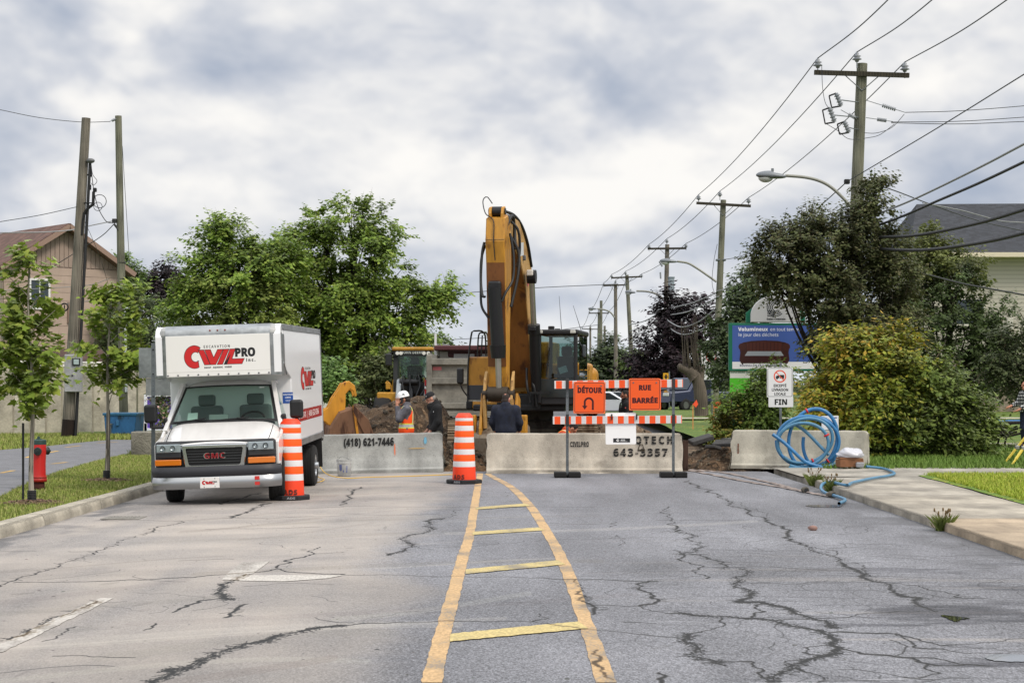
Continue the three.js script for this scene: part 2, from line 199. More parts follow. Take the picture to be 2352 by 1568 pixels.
// hairline map cracking between the long cracks of the right lane
function fineCracks(c) { const r = rng(91); for (let k = 0; k < 260; k++) { let x = lerp(1.2, 5.1, Math.pow(r(), .8)), z = lerp(9, 22, r() ** 1.6), a = r() * 6.28; if (r() < .25) { x = lerp(-5.6, 1, r()); z = lerp(9, 32, r()); } c.lineWidth = .8 + r() * .7; c.strokeStyle = `rgba(24,24,24,${.35 + r() * .45})`; c.beginPath(); c.moveTo(cx(x), cyy(z)); const n = 3 + r() * 9 | 0; for (let i = 0; i < n; i++) { a += (r() - .5) * 1.5; x += Math.cos(a) * .11; z += Math.sin(a) * .13; c.lineTo(cx(x), cyy(z)); } c.stroke(); }
  for (let k = 0; k < 70; k++) { const x = lerp(1.0, 5.0, r()), z = lerp(9.5, 19, r()), l = .25 + r() * 1.1; c.strokeStyle = r() < .55 ? `rgba(46,46,50,${.12 + r() * .25})` : `rgba(186,186,190,${.10 + r() * .2})`; c.lineWidth = 1 + r() * 3; c.beginPath(); c.moveTo(cx(x), cyy(z)); c.quadraticCurveTo(cx(x + l * .5), cyy(z + (r() - .5) * .2), cx(x + l), cyy(z + (r() - .5) * .3)); c.stroke(); } }
const roadTex = canvasTex(CW, CH, (c) => {
  const im = c.createImageData(CW, CH), d = im.data;
  for (let j = 0; j < CH; j++) { const z = RZ0 + (1 - j / CH) * RL; for (let i = 0; i < CW; i++) {
    const x = RX0 + i / CW * RW, k = (j * CW + i) * 4;
    const n1 = fbm(x * .5, z * .35, 4, 0, 1), n2 = fbm(x * .5 + z * .22, z * 1.1 - x * .12, 5, 0, 4), n3 = fbm(x * 2.2, z * .3, 3, 0, 6), g = vn(i * .6, j * .6, 0, 2) - .5, h = PV[PT[(PT[i & 511] + j) & 511]] - .5;
    const stripe = fbm(x * .35 + 3, z * 3.2, 3, 0, 14);
    let dust = sm(-.75, -1.55, x + (n1 - .5) * 1.2 + (n2 - .5) * .8); dust *= .62 + n2 * .42 + (n3 - .5) * .5; dust = Math.max(dust, .38 * sm(.60, .78, stripe) * sm(0, 2, x) * sm(24, 12, z));
    let v = 111 + (n1 - .5) * 40 + (n3 - .5) * 30 + g * 44 + h * 46;
    let R = v * .985, G = v * .99, B = v * 1.03;
    const dv = 152 + (n2 - .5) * 40 + (n1 - .5) * 22 + g * 10 + h * 12; dust = clamp(dust); R = lerp(R, dv * 1.015, dust); G = lerp(G, dv * .965, dust); B = lerp(B, dv * .915, dust);
    // loose dark aggregate and old patches along both gutters, tyre-polished streaks on the right
    const eg = Math.min(x - (KERB_L), KERB_R - x), gp = fbm(x * 1.6 + 7, z * .7, 4, 0, 9), ag = sm(1.5, .1, eg + (gp - .5) * 2.6) * sm(.42, .60, gp) * (z < 31 ? 1 : .5);
    const sp = .55 + (h + .5) * .45; R = lerp(R, 66 * sp + 26, ag * .8); G = lerp(G, 66 * sp + 26, ag * .8); B = lerp(B, 68 * sp + 27, ag * .8);
    const wet = sm(.62, .74, fbm(x * .6 + 20, z * 1.9, 4, 0, 13)) * sm(1.4, 3.2, x) * sm(21, 13, z) * .34; R *= 1 - wet; G *= 1 - wet; B *= 1 - wet * .95;
    d[k] = R; d[k + 1] = G; d[k + 2] = B; d[k + 3] = 255;
  } }
  c.putImageData(im, 0, 0);
  const r = rng(31); for (let q = 0; q < 900; q++) { c.fillStyle = `rgba(${30 + r() * 30},${30 + r() * 26},${28 + r() * 24},.8)`; const s = r() < .1 ? 3 : 1.6; c.fillRect(r() * CW, r() * CH, s * 1.6, s); }
  { const q = rng(57); for (let k = 0; k < 46; k++) { const x = lerp(-5.6, .2, q()), z = lerp(9, 30, q()), l = 1 + q() * 3.2, s = q() < .6; c.strokeStyle = s ? `rgba(92,82,74,${.05 + q() * .10})` : `rgba(196,190,180,${.06 + q() * .12})`; c.lineWidth = 3 + q() * 26; c.lineCap = 'round'; c.beginPath(); c.moveTo(cx(x), cyy(z)); c.bezierCurveTo(cx(x + l * .3), cyy(z + .2), cx(x + l * .6), cyy(z + .5 + q()), cx(x + l), cyy(z + .8 + q() * 1.6)); c.stroke(); } for (let k = 0; k < 90; k++) { c.fillStyle = `rgba(58,54,50,${.06 + q() * .14})`; c.beginPath(); c.ellipse(q() * CW, q() * CH, 3 + q() * 14, 2 + q() * 5, q() * 3, 0, 7); c.fill(); } }
  drawCracks(c, q => `rgba(${44 + q * 20},${43 + q * 20},${42 + q * 18},.34)`, 1.9); drawCracks(c, q => `rgba(${12 + q * 10},${12 + q * 10},${12 + q * 9},.95)`, .85); fineCracks(c);
});
const roadBump = canvasTex(CW, CH, (c) => { const im = c.createImageData(CW, CH), d = im.data; for (let j = 0; j < CH; j++) for (let i = 0; i < CW; i++) { const k = (j * CW + i) * 4, v = 150 + (vn(i * .55, j * .8, 0, 2) - .5) * 90 + (PV[PT[(PT[i & 511] + j) & 511]] - .5) * 60; d[k] = d[k + 1] = d[k + 2] = v; d[k + 3] = 255; } c.putImageData(im, 0, 0); drawCracks(c, () => 'rgba(0,0,0,1)', 1.3); }, { linear: true });
const worldUV = (g, x0, z0, w, l) => { const p = g.attributes.position, uv = new Float32Array(p.count * 2); for (let i = 0; i < p.count; i++) { uv[2 * i] = (p.getX(i) - x0) / w; uv[2 * i + 1] = (-p.getZ(i) - z0) / l; } g.setAttribute('uv', new THREE.BufferAttribute(uv, 2)); return g; };
const roadMat = new THREE.MeshStandardMaterial({ map: roadTex, bumpMap: roadBump, bumpScale: .014, roughness: .8 });
struct('road', worldUV(grid(30, 40, (u, v) => { const x = RX0 + u * RW, z = RZ0 + v * RL; return V(x, gy(x), -z); }), RX0, RZ0, RW, RL), roadMat, true);
const grassMat = M('#cfd2b8', .95, 0, { map: T.grass }), dullGrass = M('#9aa088', .95, 0, { map: T.grass });
const flat = (pts, y, sub) => { const g = new THREE.ShapeGeometry(shp(pts.map(p => [p[0], p[1]]))); g.rotateX(-Math.PI / 2); g.translate(0, y, 0); return g; }; // pts: [x, depth]
struct('ground', grid(8, 8, (u, v) => V(lerp(-900, 900, u), -.22, lerp(60, -1900, v))), dullGrass);
struct('road_beyond', flat([[-6.3, 63], [6.3, 63], [6.3, 420], [-6.3, 420]], -.06), M('#9c9c9e', .9, 0, { map: T.asphalt }));
const soilMat = M('#e2d8c8', 1, 0, { map: T.soil, bumpMap: T.bump, bumpScale: .05 });
struct('excavated_soil', grid(60, 90, (u, v) => { const x = lerp(-7.5, 8, u), z = lerp(36.5, 64, v); return V(x, -.06 + (fbm(x * .9, z * .9, 4) - .5) * .22 - .05 * sm(36.5, 37.5, z), -z); }), soilMat);

// painted lines: sheets 4 mm above the road, with the cracks running through the paint
const yellowTex = (base, seed) => canvasTex(1024, 1024, (c) => { const im = c.createImageData(1024, 1024), d = im.data; for (let j = 0; j < 1024; j++) for (let i = 0; i < 1024; i++) { const x = RX0 + i / 1024 * RW, z = RZ0 + (1 - j / 1024) * RL, k = (j * 1024 + i) * 4; const n = fbm(x * 3, z * 2, 4, 0, seed), h = PV[PT[(PT[i & 511] + j * 3) & 511]], w = sm(.56, .72, n * .75 + h * .25) * .75, v = .9 + (h - .5) * .2; d[k] = lerp(base[0] * v, 118, w); d[k + 1] = lerp(base[1] * v, 112, w); d[k + 2] = lerp(base[2] * v, 106, w); d[k + 3] = 255; } c.putImageData(im, 0, 0); c.save(); c.scale(.5, .5); drawCracks(c, q => `rgba(${58 + q * 20},${46 + q * 15},${34},.85)`, 1.4); c.restore(); });
const yellowPaint = new THREE.MeshStandardMaterial({ map: yellowTex([204, 170, 124], 3), roughness: .85, bumpMap: roadBump, bumpScale: .006 }), paleYellow = new THREE.MeshStandardMaterial({ map: yellowTex([205, 186, 126], 8), roughness: .85 }), whitePaint = new THREE.MeshStandardMaterial({ map: yellowTex([200, 195, 187], 5), roughness: .85 });
function strip(cp, lift, jag = .012, seed = 1) { // cp: [x, depth, width]; a ragged-edged ribbon along the ground
  const r = rng(seed), n = cp.length * 14, c = new THREE.CatmullRomCurve3(cp.map(p => V(p[0], p[2], p[1])));
  const P = []; for (let i = 0; i <= n; i++) { const p = c.getPoint(i / n), t = c.getTangent(i / n), s = Math.hypot(t.x, t.z), nx = -t.z / s, nz = t.x / s, a = p.y / 2 + (r() - .5) * jag, b = p.y / 2 + (r() - .5) * jag; P.push([p.x - nx * a, p.z - nz * a], [p.x + nx * b, p.z + nz * b]); }
  return worldUV(grid(1, n, (u, v) => { const q = P[Math.round(v * n) * 2 + Math.round(u)]; return V(q[0], gy(q[0]) + lift, -q[1]); }), RX0, RZ0, RW, RL);
}
const zw = (k, p, w) => { const v = zoomPt(CR[k], p), e = zoomPt(CR[k], [p[0] + w, p[1]]); return [v.x, -v.z, Math.abs(e.x - v.x)]; };
struct('road_marking', strip([zw('C', [610, 1568], 140), zw('C', [672, 1300], 118), zw('C', [750, 1000], 92), zw('C', [812, 760], 80), zw('C', [860, 600], 66), zw('C', [905, 350], 52), zw('C', [935, 170], 40)], .004, .012, 1), yellowPaint, true);
struct('road_marking', strip([zw('C', [1778, 1568], 140), zw('C', [1640, 1160], 100), zw('C', [1490, 760], 80), zw('C', [1370, 540], 66), zw('C', [1255, 370], 60), zw('C', [1130, 252], 52), zw('C', [1035, 200], 46), zw('C', [985, 172], 40)], .004, .012, 2), yellowPaint, true);
[[[905, 405], [1255, 380], .5], [[885, 572], [1345, 542], .44], [[838, 828], [1480, 766], .42], [[735, 1270], [1625, 1185], .38]].forEach(([a, b, w], i) => { const p = zw('C', a, 1), q = zw('C', b, 1), r = rng(20 + i), J = Array.from({ length: 62 }, () => (r() - .5) * .03); struct('road_marking', worldUV(grid(30, 1, (u, v) => { const x = lerp(p[0], q[0], u), z = lerp(p[1], q[1], u) + (v - .5) * w + J[Math.round(u * 30) * 2 + Math.round(v)]; return V(x + (v - .5) * w * lerp(-.02, -.16, u), gy(x) + .008, -z); }), RX0, RZ0, RW, RL), paleYellow, true); });
{ const p = zw('L', [-60, 1367], 1), q = zw('L', [712, 1003], 1); struct('road_marking', strip([[p[0], p[1], .14], [(p[0] + q[0]) / 2, (p[1] + q[1]) / 2, .13], [q[0], q[1], .12]], .004, .02, 31), whitePaint, true); }
const polyMark = (k, pts) => worldUV(flat(pts.map(p => { const v = zoomPt(CR[k], p); return [v.x, -v.z]; }), 0), RX0, RZ0, RW, RL);
{ const g = polyMark('L', [[1620, 762], [1800, 757], [1690, 838], [1640, 850], [2030, 850], [2290, 852], [2180, 872], [1900, 892], [1640, 888], [1480, 880], [1520, 836]]); const p = g.attributes.position; for (let i = 0; i < p.count; i++) p.setY(i, gy(p.getX(i)) + .0045); struct('road_marking', g, whitePaint, true); }
// puddles in the worn wheel track, lower right
const water = M([.02, .021, .02], .03, 0, { transmission: 0, clearcoat: 1, clearcoatRoughness: .02 });
const puddle = (k, pts, s) => { const r = rng(s), c = new THREE.CatmullRomCurve3(pts.map(p => zoomPt(CR[k], p)), true), g = flat(c.getPoints(40).map(v => [v.x + (r() - .5) * .015, -v.z + (r() - .5) * .02]), .006); return g; };
struct('puddle', puddle('R', [[2040, 1395], [2120, 1380], [2297, 1384], [2340, 1405], [2290, 1430], [2150, 1428], [2060, 1415]], 1), water);
struct('puddle', puddle('R', [[1745, 1118], [1830, 1125], [1935, 1138], [1880, 1150], [1840, 1162], [1800, 1145]], 2), water);
struct('puddle', puddle('R', [[840, 385], [960, 380], [1070, 384], [1050, 398], [900, 396]], 4), M([.10, .075, .07], .12));

// left kerb in cast lengths
const conc = M('#cfcabf', .9, 0, { map: T.concrete, bumpMap: T.bump, bumpScale: .012 }), concWarm = M('#c6b6a2', .9, 0, { map: T.concrete, bumpMap: T.bump, bumpScale: .01 });
{ const g = new THREE.Group(); g.name = 'kerb_left'; g.userData.kind = 'structure'; scene.add(g);
  for (let z = 4, i = 0; z < 62; z += 3.2, i++) { const prof = [[-.17, -.3], [-.17, .055], [-.13, .075], [.05, .072], [.085, .05], [.115, -.02], [.125, -.3]], l = 3.185;
    part(g, 'kerb_segment', grid(prof.length - 1, 26, (u, v) => { const p = prof[Math.round(u * (prof.length - 1))], zz = z + v * l, n = (fbm(zz * 5, p[0] * 9, 3, 0, 5) - .5) * .03; return V(KERB_L - .04 + p[0] + (p[1] > 0 ? n : 0), p[1] + (p[1] > .03 ? n * .5 : 0), -zz); }), conc); } }
// right pavement: slabs with a rounded kerb edge
{ const g = new THREE.Group(); g.name = 'sidewalk_right'; g.userData.kind = 'structure'; scene.add(g);
  const joints = [5, 9.3, 13.6, 17.8, 22, 26.6, 31.2, 36.4];
  joints.slice(0, -1).forEach((z0, i) => { const z1 = joints[i + 1] - .012, xr = 7.6; const prof = [[0, -.3], [.01, HR - .03], [.03, HR - .006], [.07, HR], [.35, HR], [.8, HR], [1.4, HR], [xr - 5.3, HR], [xr - 5.3, -.2]];
    const ramp = z => i === 6 ? 1 - .35 * sm(31.4, 33.5, z) : 1; // dropped kerb at the driveway
    part(g, 'slab', grid(prof.length - 1, 16, (u, v) => { const p = prof[Math.round(u * (prof.length - 1))], z = lerp(z0, z1, v), n = (fbm(z * 4, p[0] * 7, 3, 0, 2) - .5); return V(5.24 + .012 * (z - 17) + p[0] + (p[0] < .05 ? n * .03 : 0), p[1] > 0 ? p[1] * (p[0] < 1 ? ramp(z) : 1) + n * .006 : p[1], -z); }), M(['#bdb6ac', '#bab2a7', '#beb4a7', '#c6b5a0', '#bcb6ac', '#b6b1a9', '#b0ada7'][i], .9, 0, { map: T.concrete, bumpMap: T.bump, bumpScale: .01 })); }); }
// lawns
const pathNear = [[0, 1142], [60, 1112], [130, 1086], [220, 1060], [300, 1042], [360, 1036]].map(p => gnd(p[0], p[1], HL)), pathFar = [[0, 1034], [90, 1027], [200, 1015], [260, 1010], [350, 1012]].map(p => gnd(p[0], p[1], HL));
const pathPoly = [[-11, 18], [-9.0, 22], ...pathNear.map(p => [p.x, -p.z]), [-9.2, 62], [-12.2, 66], ...pathFar.map(p => [p.x, -p.z]).reverse(), [-17.5, 30], [-17, 18]];
struct('lawn_left', grid(30, 40, (u, v) => { const x = lerp(-6.48, -60, u * u), z = lerp(2, 120, v * v); return V(x, HL + (fbm(x * .7, z * .7, 3) - .5) * .02 - .012, -z); }), grassMat);
struct('bike_path', flat(pathPoly, HL + .012), M('#b5b6b8', .92, 0, { map: T.asphalt }));
[[0, 1086, 30, 1080], [60, 1051, 76, 1045], [112, 1039, 132, 1035], [118, 1065, 152, 1061], [150, 1027, 184, 1023], [222, 1017, 268, 1015]].forEach(([a, b, c, d], i) => { const p = gnd(a, b, HL + .016), q = gnd(c, d, HL + .016), t = q.clone().sub(p).normalize().multiplyScalar(.06), n = V(-t.z, 0, t.x); const g = grid(1, 1, (u, v) => p.clone().lerp(q, v).addScaledVector(n, u * 2 - 1)); if (g.attributes.normal.getY(0) < 0) g.scale(1, 1, 1); struct('path_marking', g, M('#d9b266', .9, 0, { map: T.grime })); });
struct('lawn_right', grid(12, 20, (u, v) => { const z = lerp(10, 32.6, v), x0 = 7.2 + .05 * (z - 24) + (fbm(z * 1.2, 3, 3) - .5) * .2; return V(lerp(x0, 26, u), HR + .012 + (fbm(u * 20, z * .8, 3) - .5) * .03 + (u > 0 ? .03 : 0), -z); }), M('#f2f4c4', .95, 0, { map: T.grass }));
struct('lawn_far_right', grid(40, 40, (u, v) => { const z = lerp(34.9, 110, v), x = lerp(Math.max(5.75, 5.75 - (z - 40) * .03), 70, u * u); return V(x, HR - .02 + .55 * sm(38, 100, z) + (fbm(x * .5, z * .5, 3) - .5) * .08, -z); }), grassMat);
struct('path_right', flat([[5.4, 32.4], [40, 32.4], [40, 35], [5.4, 36.2]], HR - .006), M('#b4b1ab', .9, 0, { map: T.concrete }));
[[47.5, 1.2], [72, 1.4]].forEach(([z, w]) => struct('path_far', grid(20, 1, (u, v) => { const x = lerp(5.9, 30, u), zz = z + v * w; return V(x, HR + .06 + .55 * sm(38, 100, zz), -zz); }), conc));
// short grass standing along the kerb and on the lawn
function inPoly(x, y, P) { let c = false; for (let i = 0, j = P.length - 1; i < P.length; j = i++) if ((P[i][1] > y) !== (P[j][1] > y) && x < (P[j][0] - P[i][0]) * (y - P[i][1]) / (P[j][1] - P[i][1]) + P[i][0]) c = !c; return c; }
function turf(name, n, seed, place, hgt, cols) {
  const r = rng(seed), p = [], q = rng(3); for (let b = 0; b < 5; b++) { const a = q() * 6.28, l = .6 + q() * .6, w = .10, x = (q() - .5) * .9, z = (q() - .5) * .9, dx = Math.cos(a), dz = Math.sin(a); p.push(x - dz * w, 0, z + dx * w, x + dz * w, 0, z - dx * w, x + dx * l * .5, l, z + dz * l * .5); }
  const g = new THREE.BufferGeometry(); g.setAttribute('position', new THREE.Float32BufferAttribute(p, 3)); g.computeVertexNormals();
  const m = new THREE.InstancedMesh(g, M('#ffffff', .8, 0, { side: THREE.DoubleSide }), n), o = new THREE.Object3D(), c = new THREE.Color(); let k = 0;
  for (let t = 0; t < n * 6 && k < n; t++) { const s = place(r); if (!s) continue; o.position.set(s[0], s[1], -s[2]); o.rotation.y = r() * 6.28; const h = hgt * (.5 + r()) * (s[3] ?? 1); o.scale.set(h, h, h); o.updateMatrix(); m.setMatrixAt(k, o.matrix); const [a, b, d] = cols[(r() * cols.length) | 0]; const v = .8 + r() * .4; c.setRGB(a * v, b * v, d * v); m.setColorAt(k, c); k++; }
  m.count = k; m.name = name; m.userData.kind = 'stuff'; m.userData.label = name.replace(/_/g, ' '); shade(m); scene.add(m);
}
const greens = [[.20, .26, .04], [.24, .30, .05], [.17, .22, .04], [.28, .31, .08], [.34, .31, .12]];
turf('verge_grass', 34000, 8, r => { const x = lerp(-6.5, -11.5, r()), z = lerp(20, 44, r()); if (inPoly(x, z, pathPoly)) return; return [x, HL - .01, z]; }, .055, greens);
turf('lawn_grass', 26000, 9, r => { const z = lerp(18, 32.6, r()), x = lerp(7.3 + .05 * (z - 24), 12, r()); return [x, HR + .025, z]; }, .06, [[.30, .38, .03], [.34, .42, .04], [.26, .33, .03], [.42, .42, .07]]);
turf('fence_grass', 12000, 10, r => { const x = lerp(-9, -18, r()), z = lerp(44, 62, r()); if (inPoly(x, z, pathPoly)) return; return [x, HL - .01, z]; }, .12, greens);
turf('bank_grass', 9000, 12, r => { const z = lerp(35.5, 48, r()), x = lerp(6.4, 15, r()); return [x, HR + .55 * sm(38, 100, z), z]; }, .09, [[.10, .18, .02], [.13, .21, .03]]);
// ================================================================ BOX TRUCK (local: x right in the picture, y up, z towards the camera, origin under the front axle)
const font = await new FontLoader().loadAsync('fonts/droid/droid_sans_bold.typeface.json');
const text3 = (s, size, depth) => { const g = new TextGeometry(s, { font, size, depth, curveSegments: 4 }); g.computeBoundingBox(); const b = g.boundingBox; g.translate(-(b.max.x + b.min.x) / 2, -(b.max.y + b.min.y) / 2, 0); return g; };
function civilLogo(c, x, y, s, small) { // firm's logo: slanted red block letters with black outline, s = height of the letters
  c.save(); c.translate(x, y); c.scale(s / 100, s / 100); c.lineJoin = 'miter';
  const shape = (pts, fill) => { c.beginPath(); pts.forEach((p, i) => i ? c.lineTo(...p) : c.moveTo(...p)); c.closePath(); c.fillStyle = fill; c.strokeStyle = '#16171b'; c.lineWidth = 7; c.stroke(); c.fill(); };
  c.beginPath(); c.ellipse(75, 62, 80, 84, 0, -Math.PI * .30, Math.PI * .36, true); c.lineTo(103, 92); c.ellipse(84, 62, 36, 38, 0, Math.PI * .30, -Math.PI * .32, false); c.closePath(); c.fillStyle = '#c81f22'; c.strokeStyle = '#16171b'; c.lineWidth = 7; c.stroke(); c.fill();
  shape([[108, 12], [150, 12], [196, 122], [154, 122]], '#c81f22');                                              // I
  shape([[160, 12], [204, 12], [228, 74], [262, 12], [304, 12], [242, 122], [202, 122]], '#c81f22');             // V
  shape([[312, 12], [352, 12], [296, 122], [256, 122]], '#c81f22');                                              // I
  shape([[362, 12], [402, 12], [372, 86], [470, 86], [452, 122], [312, 122]], '#c81f22');                        // L
  shape([[352, 70], [330, 122], [310, 122]], '#16171b');
  c.fillStyle = '#16171b'; c.font = 'bold 74px sans-serif'; c.textBaseline = 'alphabetic'; c.strokeStyle = '#16171b'; const bold = (t, x, y, w) => { c.lineWidth = w; c.strokeText(t, x, y); c.fillText(t, x, y); }; c.font = 'bold 84px sans-serif'; bold('PRO', 396, 68, 7);
  if (!small) { c.font = 'bold 30px sans-serif'; bold('i n c .', 486, 108, 2); c.font = '26px sans-serif'; bold('E X C A V A T I O N', 150, -2, 1.5); c.font = 'bold 17px sans-serif'; bold('EGOUT   AQUEDUC   VOIRIE', 150, 150, 1); }
  c.restore();
}
{
  const yaw = -.004, tk = thing('box_truck', 'white box truck parked against the left kerb with red and black lettering', 'truck', [-4.575, gy(-4.62) - .004, -27.8]);
  tk.rotation.set(0, yaw, .018, 'YZX');
  const lean = new THREE.Matrix4().makeRotationFromEuler(new THREE.Euler(.016, 0, .016));                // body leans to the kerb and sits nose down
  const B = gs => rotGeo(gs, lean);
  const white = M([.80, .80, .81], .22, 0, { clearcoat: .8, clearcoatRoughness: .06, map: T.faint }), panelWhite = M([.84, .85, .87], .3, 0, { clearcoat: .4, clearcoatRoughness: .1 }), alu = M('#c3c7c9', .34, .75, { map: T.grime });
  const P = (n, gs, m, k, par = tk) => part(par, n, B(gs), m, k);
  // cab shell: stations along the hood, then the roof
  const shell = (st, n = 24) => grid(n, st.length - 1, (u, v) => { const i = Math.round(v * (st.length - 1)), [y, z, hw, drop, back] = st[i], t = u * 2 - 1, a = Math.abs(t), e = Math.pow(a, 7), c = a * a; return V(t * hw * (1 - .02 * e), y - drop * e - .035 * c, z - back * c - .10 * e * (back > 0 ? 1 : 0)); });
  const body = [shell([[.90, .86, .90, .0, .10], [.965, .84, .93, .06, .10], [1.03, .68, .955, .10, .07], [1.10, .50, .965, .12, .05], [1.19, .26, .97, .13, .04], [1.265, .06, .965, .15, .03], [1.285, -.02, .95, .16, .03]]),
    shell([[1.845, -.60, .73, .05, .05], [1.885, -.66, .735, .06, .04], [1.925, -.80, .75, .08, .02], [1.935, -1.05, .76, .10, 0]])];
  for (const s of [-1, 1]) { // fender, door and pillars, cut round the wheel arch and the door window
    const arch = []; for (let k = 0; k <= 12; k++) { const a = Math.PI * k / 12; arch.push([-.44 * Math.cos(a) , .40 + .40 * Math.sin(a)]); }
    const side = sideprism([[.66, .50], [.66, .95], [.55, 1.0], [.2, 1.06], [-.02, 1.16], [-1.05, 1.18], [-1.05, .42], [-.46, .42], ...arch, [.46, .50]].map(([z, y]) => [z, y]), .05, .01, s * .945);
    body.push(side);
    body.push(beam(V(s * .925, 1.14, -.02), V(s * .735, 1.87, -.66), .07, .06), beam(V(s * .93, 1.10, -1.0), V(s * .76, 1.88, -1.0), .08, .10), beam(V(s * .73, 1.86, -.64), V(s * .76, 1.87, -1.03), .06, .05));
  }
  const cab = P('cab', body, white);
  const hoodSt = [[.965, .84, .93, .06, .10], [1.03, .68, .955, .10, .07], [1.10, .50, .965, .12, .05], [1.19, .26, .97, .13, .04], [1.265, .06, .965, .15, .03]];
  for (const t0 of [-.84, .84]) part(cab, 'hood_seam', B(tube(hoodSt.map(([y, z, hw, drop, back]) => { const a = Math.abs(t0), e = a ** 7, c = a * a; return V(t0 * hw * (1 - .02 * e), y - drop * e - .035 * c + .003, z - back * c - .10 * e + .003); }), .006, 20, 5)), blackPlastic);
  part(cab, 'hood_edge', B(tube(Array.from({ length: 9 }, (_, i) => { const t1 = (i / 4 - 1) * .84, a = Math.abs(t1), e = a ** 7; return V(t1 * .93, .955 - .06 * e - .035 * a * a, .855 - .10 * a * a - .10 * e); }), .007, 24, 5)), blackPlastic);
  P('cab_back_panel', [box(1.7, .9, .03, 0, 1.5, -1.06), box(1.8, .03, 1.8, 0, .72, -.25)], M('#6d6f70', .8));
  // doors of both sides
  for (const s of [-1, 1]) { const d = P('door', sideprism([[-.10, .48], [-.08, 1.13], [-.98, 1.16], [-.98, .48]], .012, .004, s * .975), white); part(d, 'door_handle', B(rb(.03, .035, .16, .012, s * .99, .98, -.86)), blackPlastic);
    P('side_window', grid(1, 4, (u, v) => { const top = V(s * .745, 1.83, lerp(-.66, -.96, u)), bot = V(s * .935, 1.17, lerp(-.10, -.96, u)); return bot.lerp(top, v); }), glass('#cfe0da'));
    if (s > 0) P('window_sticker', grid(1, 1, (u, v) => V(.916 - v * .09, 1.16 + v * .34, -.34 - u * .10 - v * .16)), M('#1f4fb0', .5)); }
  // windscreen: curved pane in a black frame
  const ws = (u, v, o = 0) => { const t = u * 2 - 1, a = t * t; return V(t * lerp(.865, .70, v), lerp(1.28, 1.85, v) - .02 * a, lerp(.02, -.585, v) - a * lerp(.12, .10, v) + o); };
  P('windscreen', grid(16, 8, (u, v) => ws(u, v)), glass('#d3e6de'));
  P('windscreen_frame', [[0, 0, 1, .05], [0, .955, 1, 1], [0, 0, .028, 1], [.972, 0, 1, 1]].map(([a, b, c, d]) => grid(14, 6, (u, v) => ws(lerp(a, c, u), lerp(b, d, v), .006))), blackPlastic);
  P('cowl', grid(14, 3, (u, v) => { const t = u * 2 - 1; return V(t * .86, 1.275 + .02 * v - .03 * t * t, .07 - .07 * v - .12 * t * t); }), M('#202124', .7));
  for (const [x0, x1, y] of [[-.80, -.28, .055], [-.16, .42, .05]]) { const w = P('wiper', [bar(ws((x0 + .86) / 1.72, .02, .02), ws((x1 + .86) / 1.72, .085, .03), .011), bar(ws((x1 + .10 + .86) / 1.72, .0, .02), ws(((x0 + x1) / 2 + .1 + .86) / 1.72, .075, .035), .009)], blackPlastic); }
  // inside the cab
  P('dashboard', [rb(1.55, .16, .42, .05, 0, 1.18, -.28), rb(.5, .12, .2, .04, .42, 1.24, -.34)], M('#6a7274', .8));
  P('seat', [rb(.52, .5, .16, .05, .40, 1.26, -.88), rb(.28, .18, .1, .04, .40, 1.60, -.9)], M('#70777a', .9)); P('seat', [rb(.52, .5, .16, .05, -.40, 1.26, -.88), rb(.28, .18, .1, .04, -.40, 1.60, -.9)], M('#70777a', .9));
  P('steering_wheel', [torus(.19, .018, .40, 1.28, -.52, -.9), bar(V(.40, 1.28, -.52), V(.40, 1.16, -.32), .03)], blackPlastic);
  P('paper', [box(.16, .15, .01, -.52, 1.35, -.22, -.5), box(.26, .005, .2, -.58, 1.27, -.18)], M('#dfe8e6', .8)); P('radio_console', box(.30, .10, .1, -.10, 1.33, -.24), M('#aeb4b4', .6));
  P('inspection_sticker', plane(.075, .022, .56, 1.79, -.565, -.75), M('#e8ecec', .6));
  // grille
  const gr = P('grille', [rb(.92, .325, .05, .03, 0, .762, .80)], M('#0e0f10', .5));
  const rim = (w, h, r) => { const s = new THREE.Shape(); s.moveTo(-w + r, h); s.lineTo(w - r, h); s.quadraticCurveTo(w, h, w, h - r); s.lineTo(w - .04, -h + r); s.quadraticCurveTo(w - .05, -h, w - r - .06, -h); s.lineTo(-w + r + .06, -h); s.quadraticCurveTo(-w + .05, -h, -w + .04, -h + r); s.lineTo(-w, h - r); s.quadraticCurveTo(-w, h, -w + r, h); return s; };
  const rs = rim(.505, .185, .03), hole = rim(.455, .148, .04); rs.holes.push(new THREE.Path(hole.getPoints(8)));
  part(gr, 'grille_surround', B(tf(prism(rs, .06, .012), 0, .765, .845)), chrome);
  for (let k = 0; k < 7; k++) part(gr, 'grille_bar', B(rb(.90, .018, .03, .006, 0, .635 + k * .043, .832)), M('#2a2c2e', .45));
  const badge = tf(text3('GMC', .082, .02).scale(1.25, 1, 1), 0, .775, .848); part(gr, 'badge', B(badge), M('#8f1a22', .35, .2)); part(gr, 'badge_edge', B(tf(text3('GMC', .092, .008).scale(1.23, 1, 1), 0, .775, .844)), chrome);
  P('front_fascia', [rb(1.88, .46, .10, .05, 0, .78, .74), rb(.42, .10, .1, .02, -.72, .80, .775, 0, -.16), rb(.42, .10, .1, .02, .72, .80, .775, 0, .16)], M('#2a2b2e', .6));
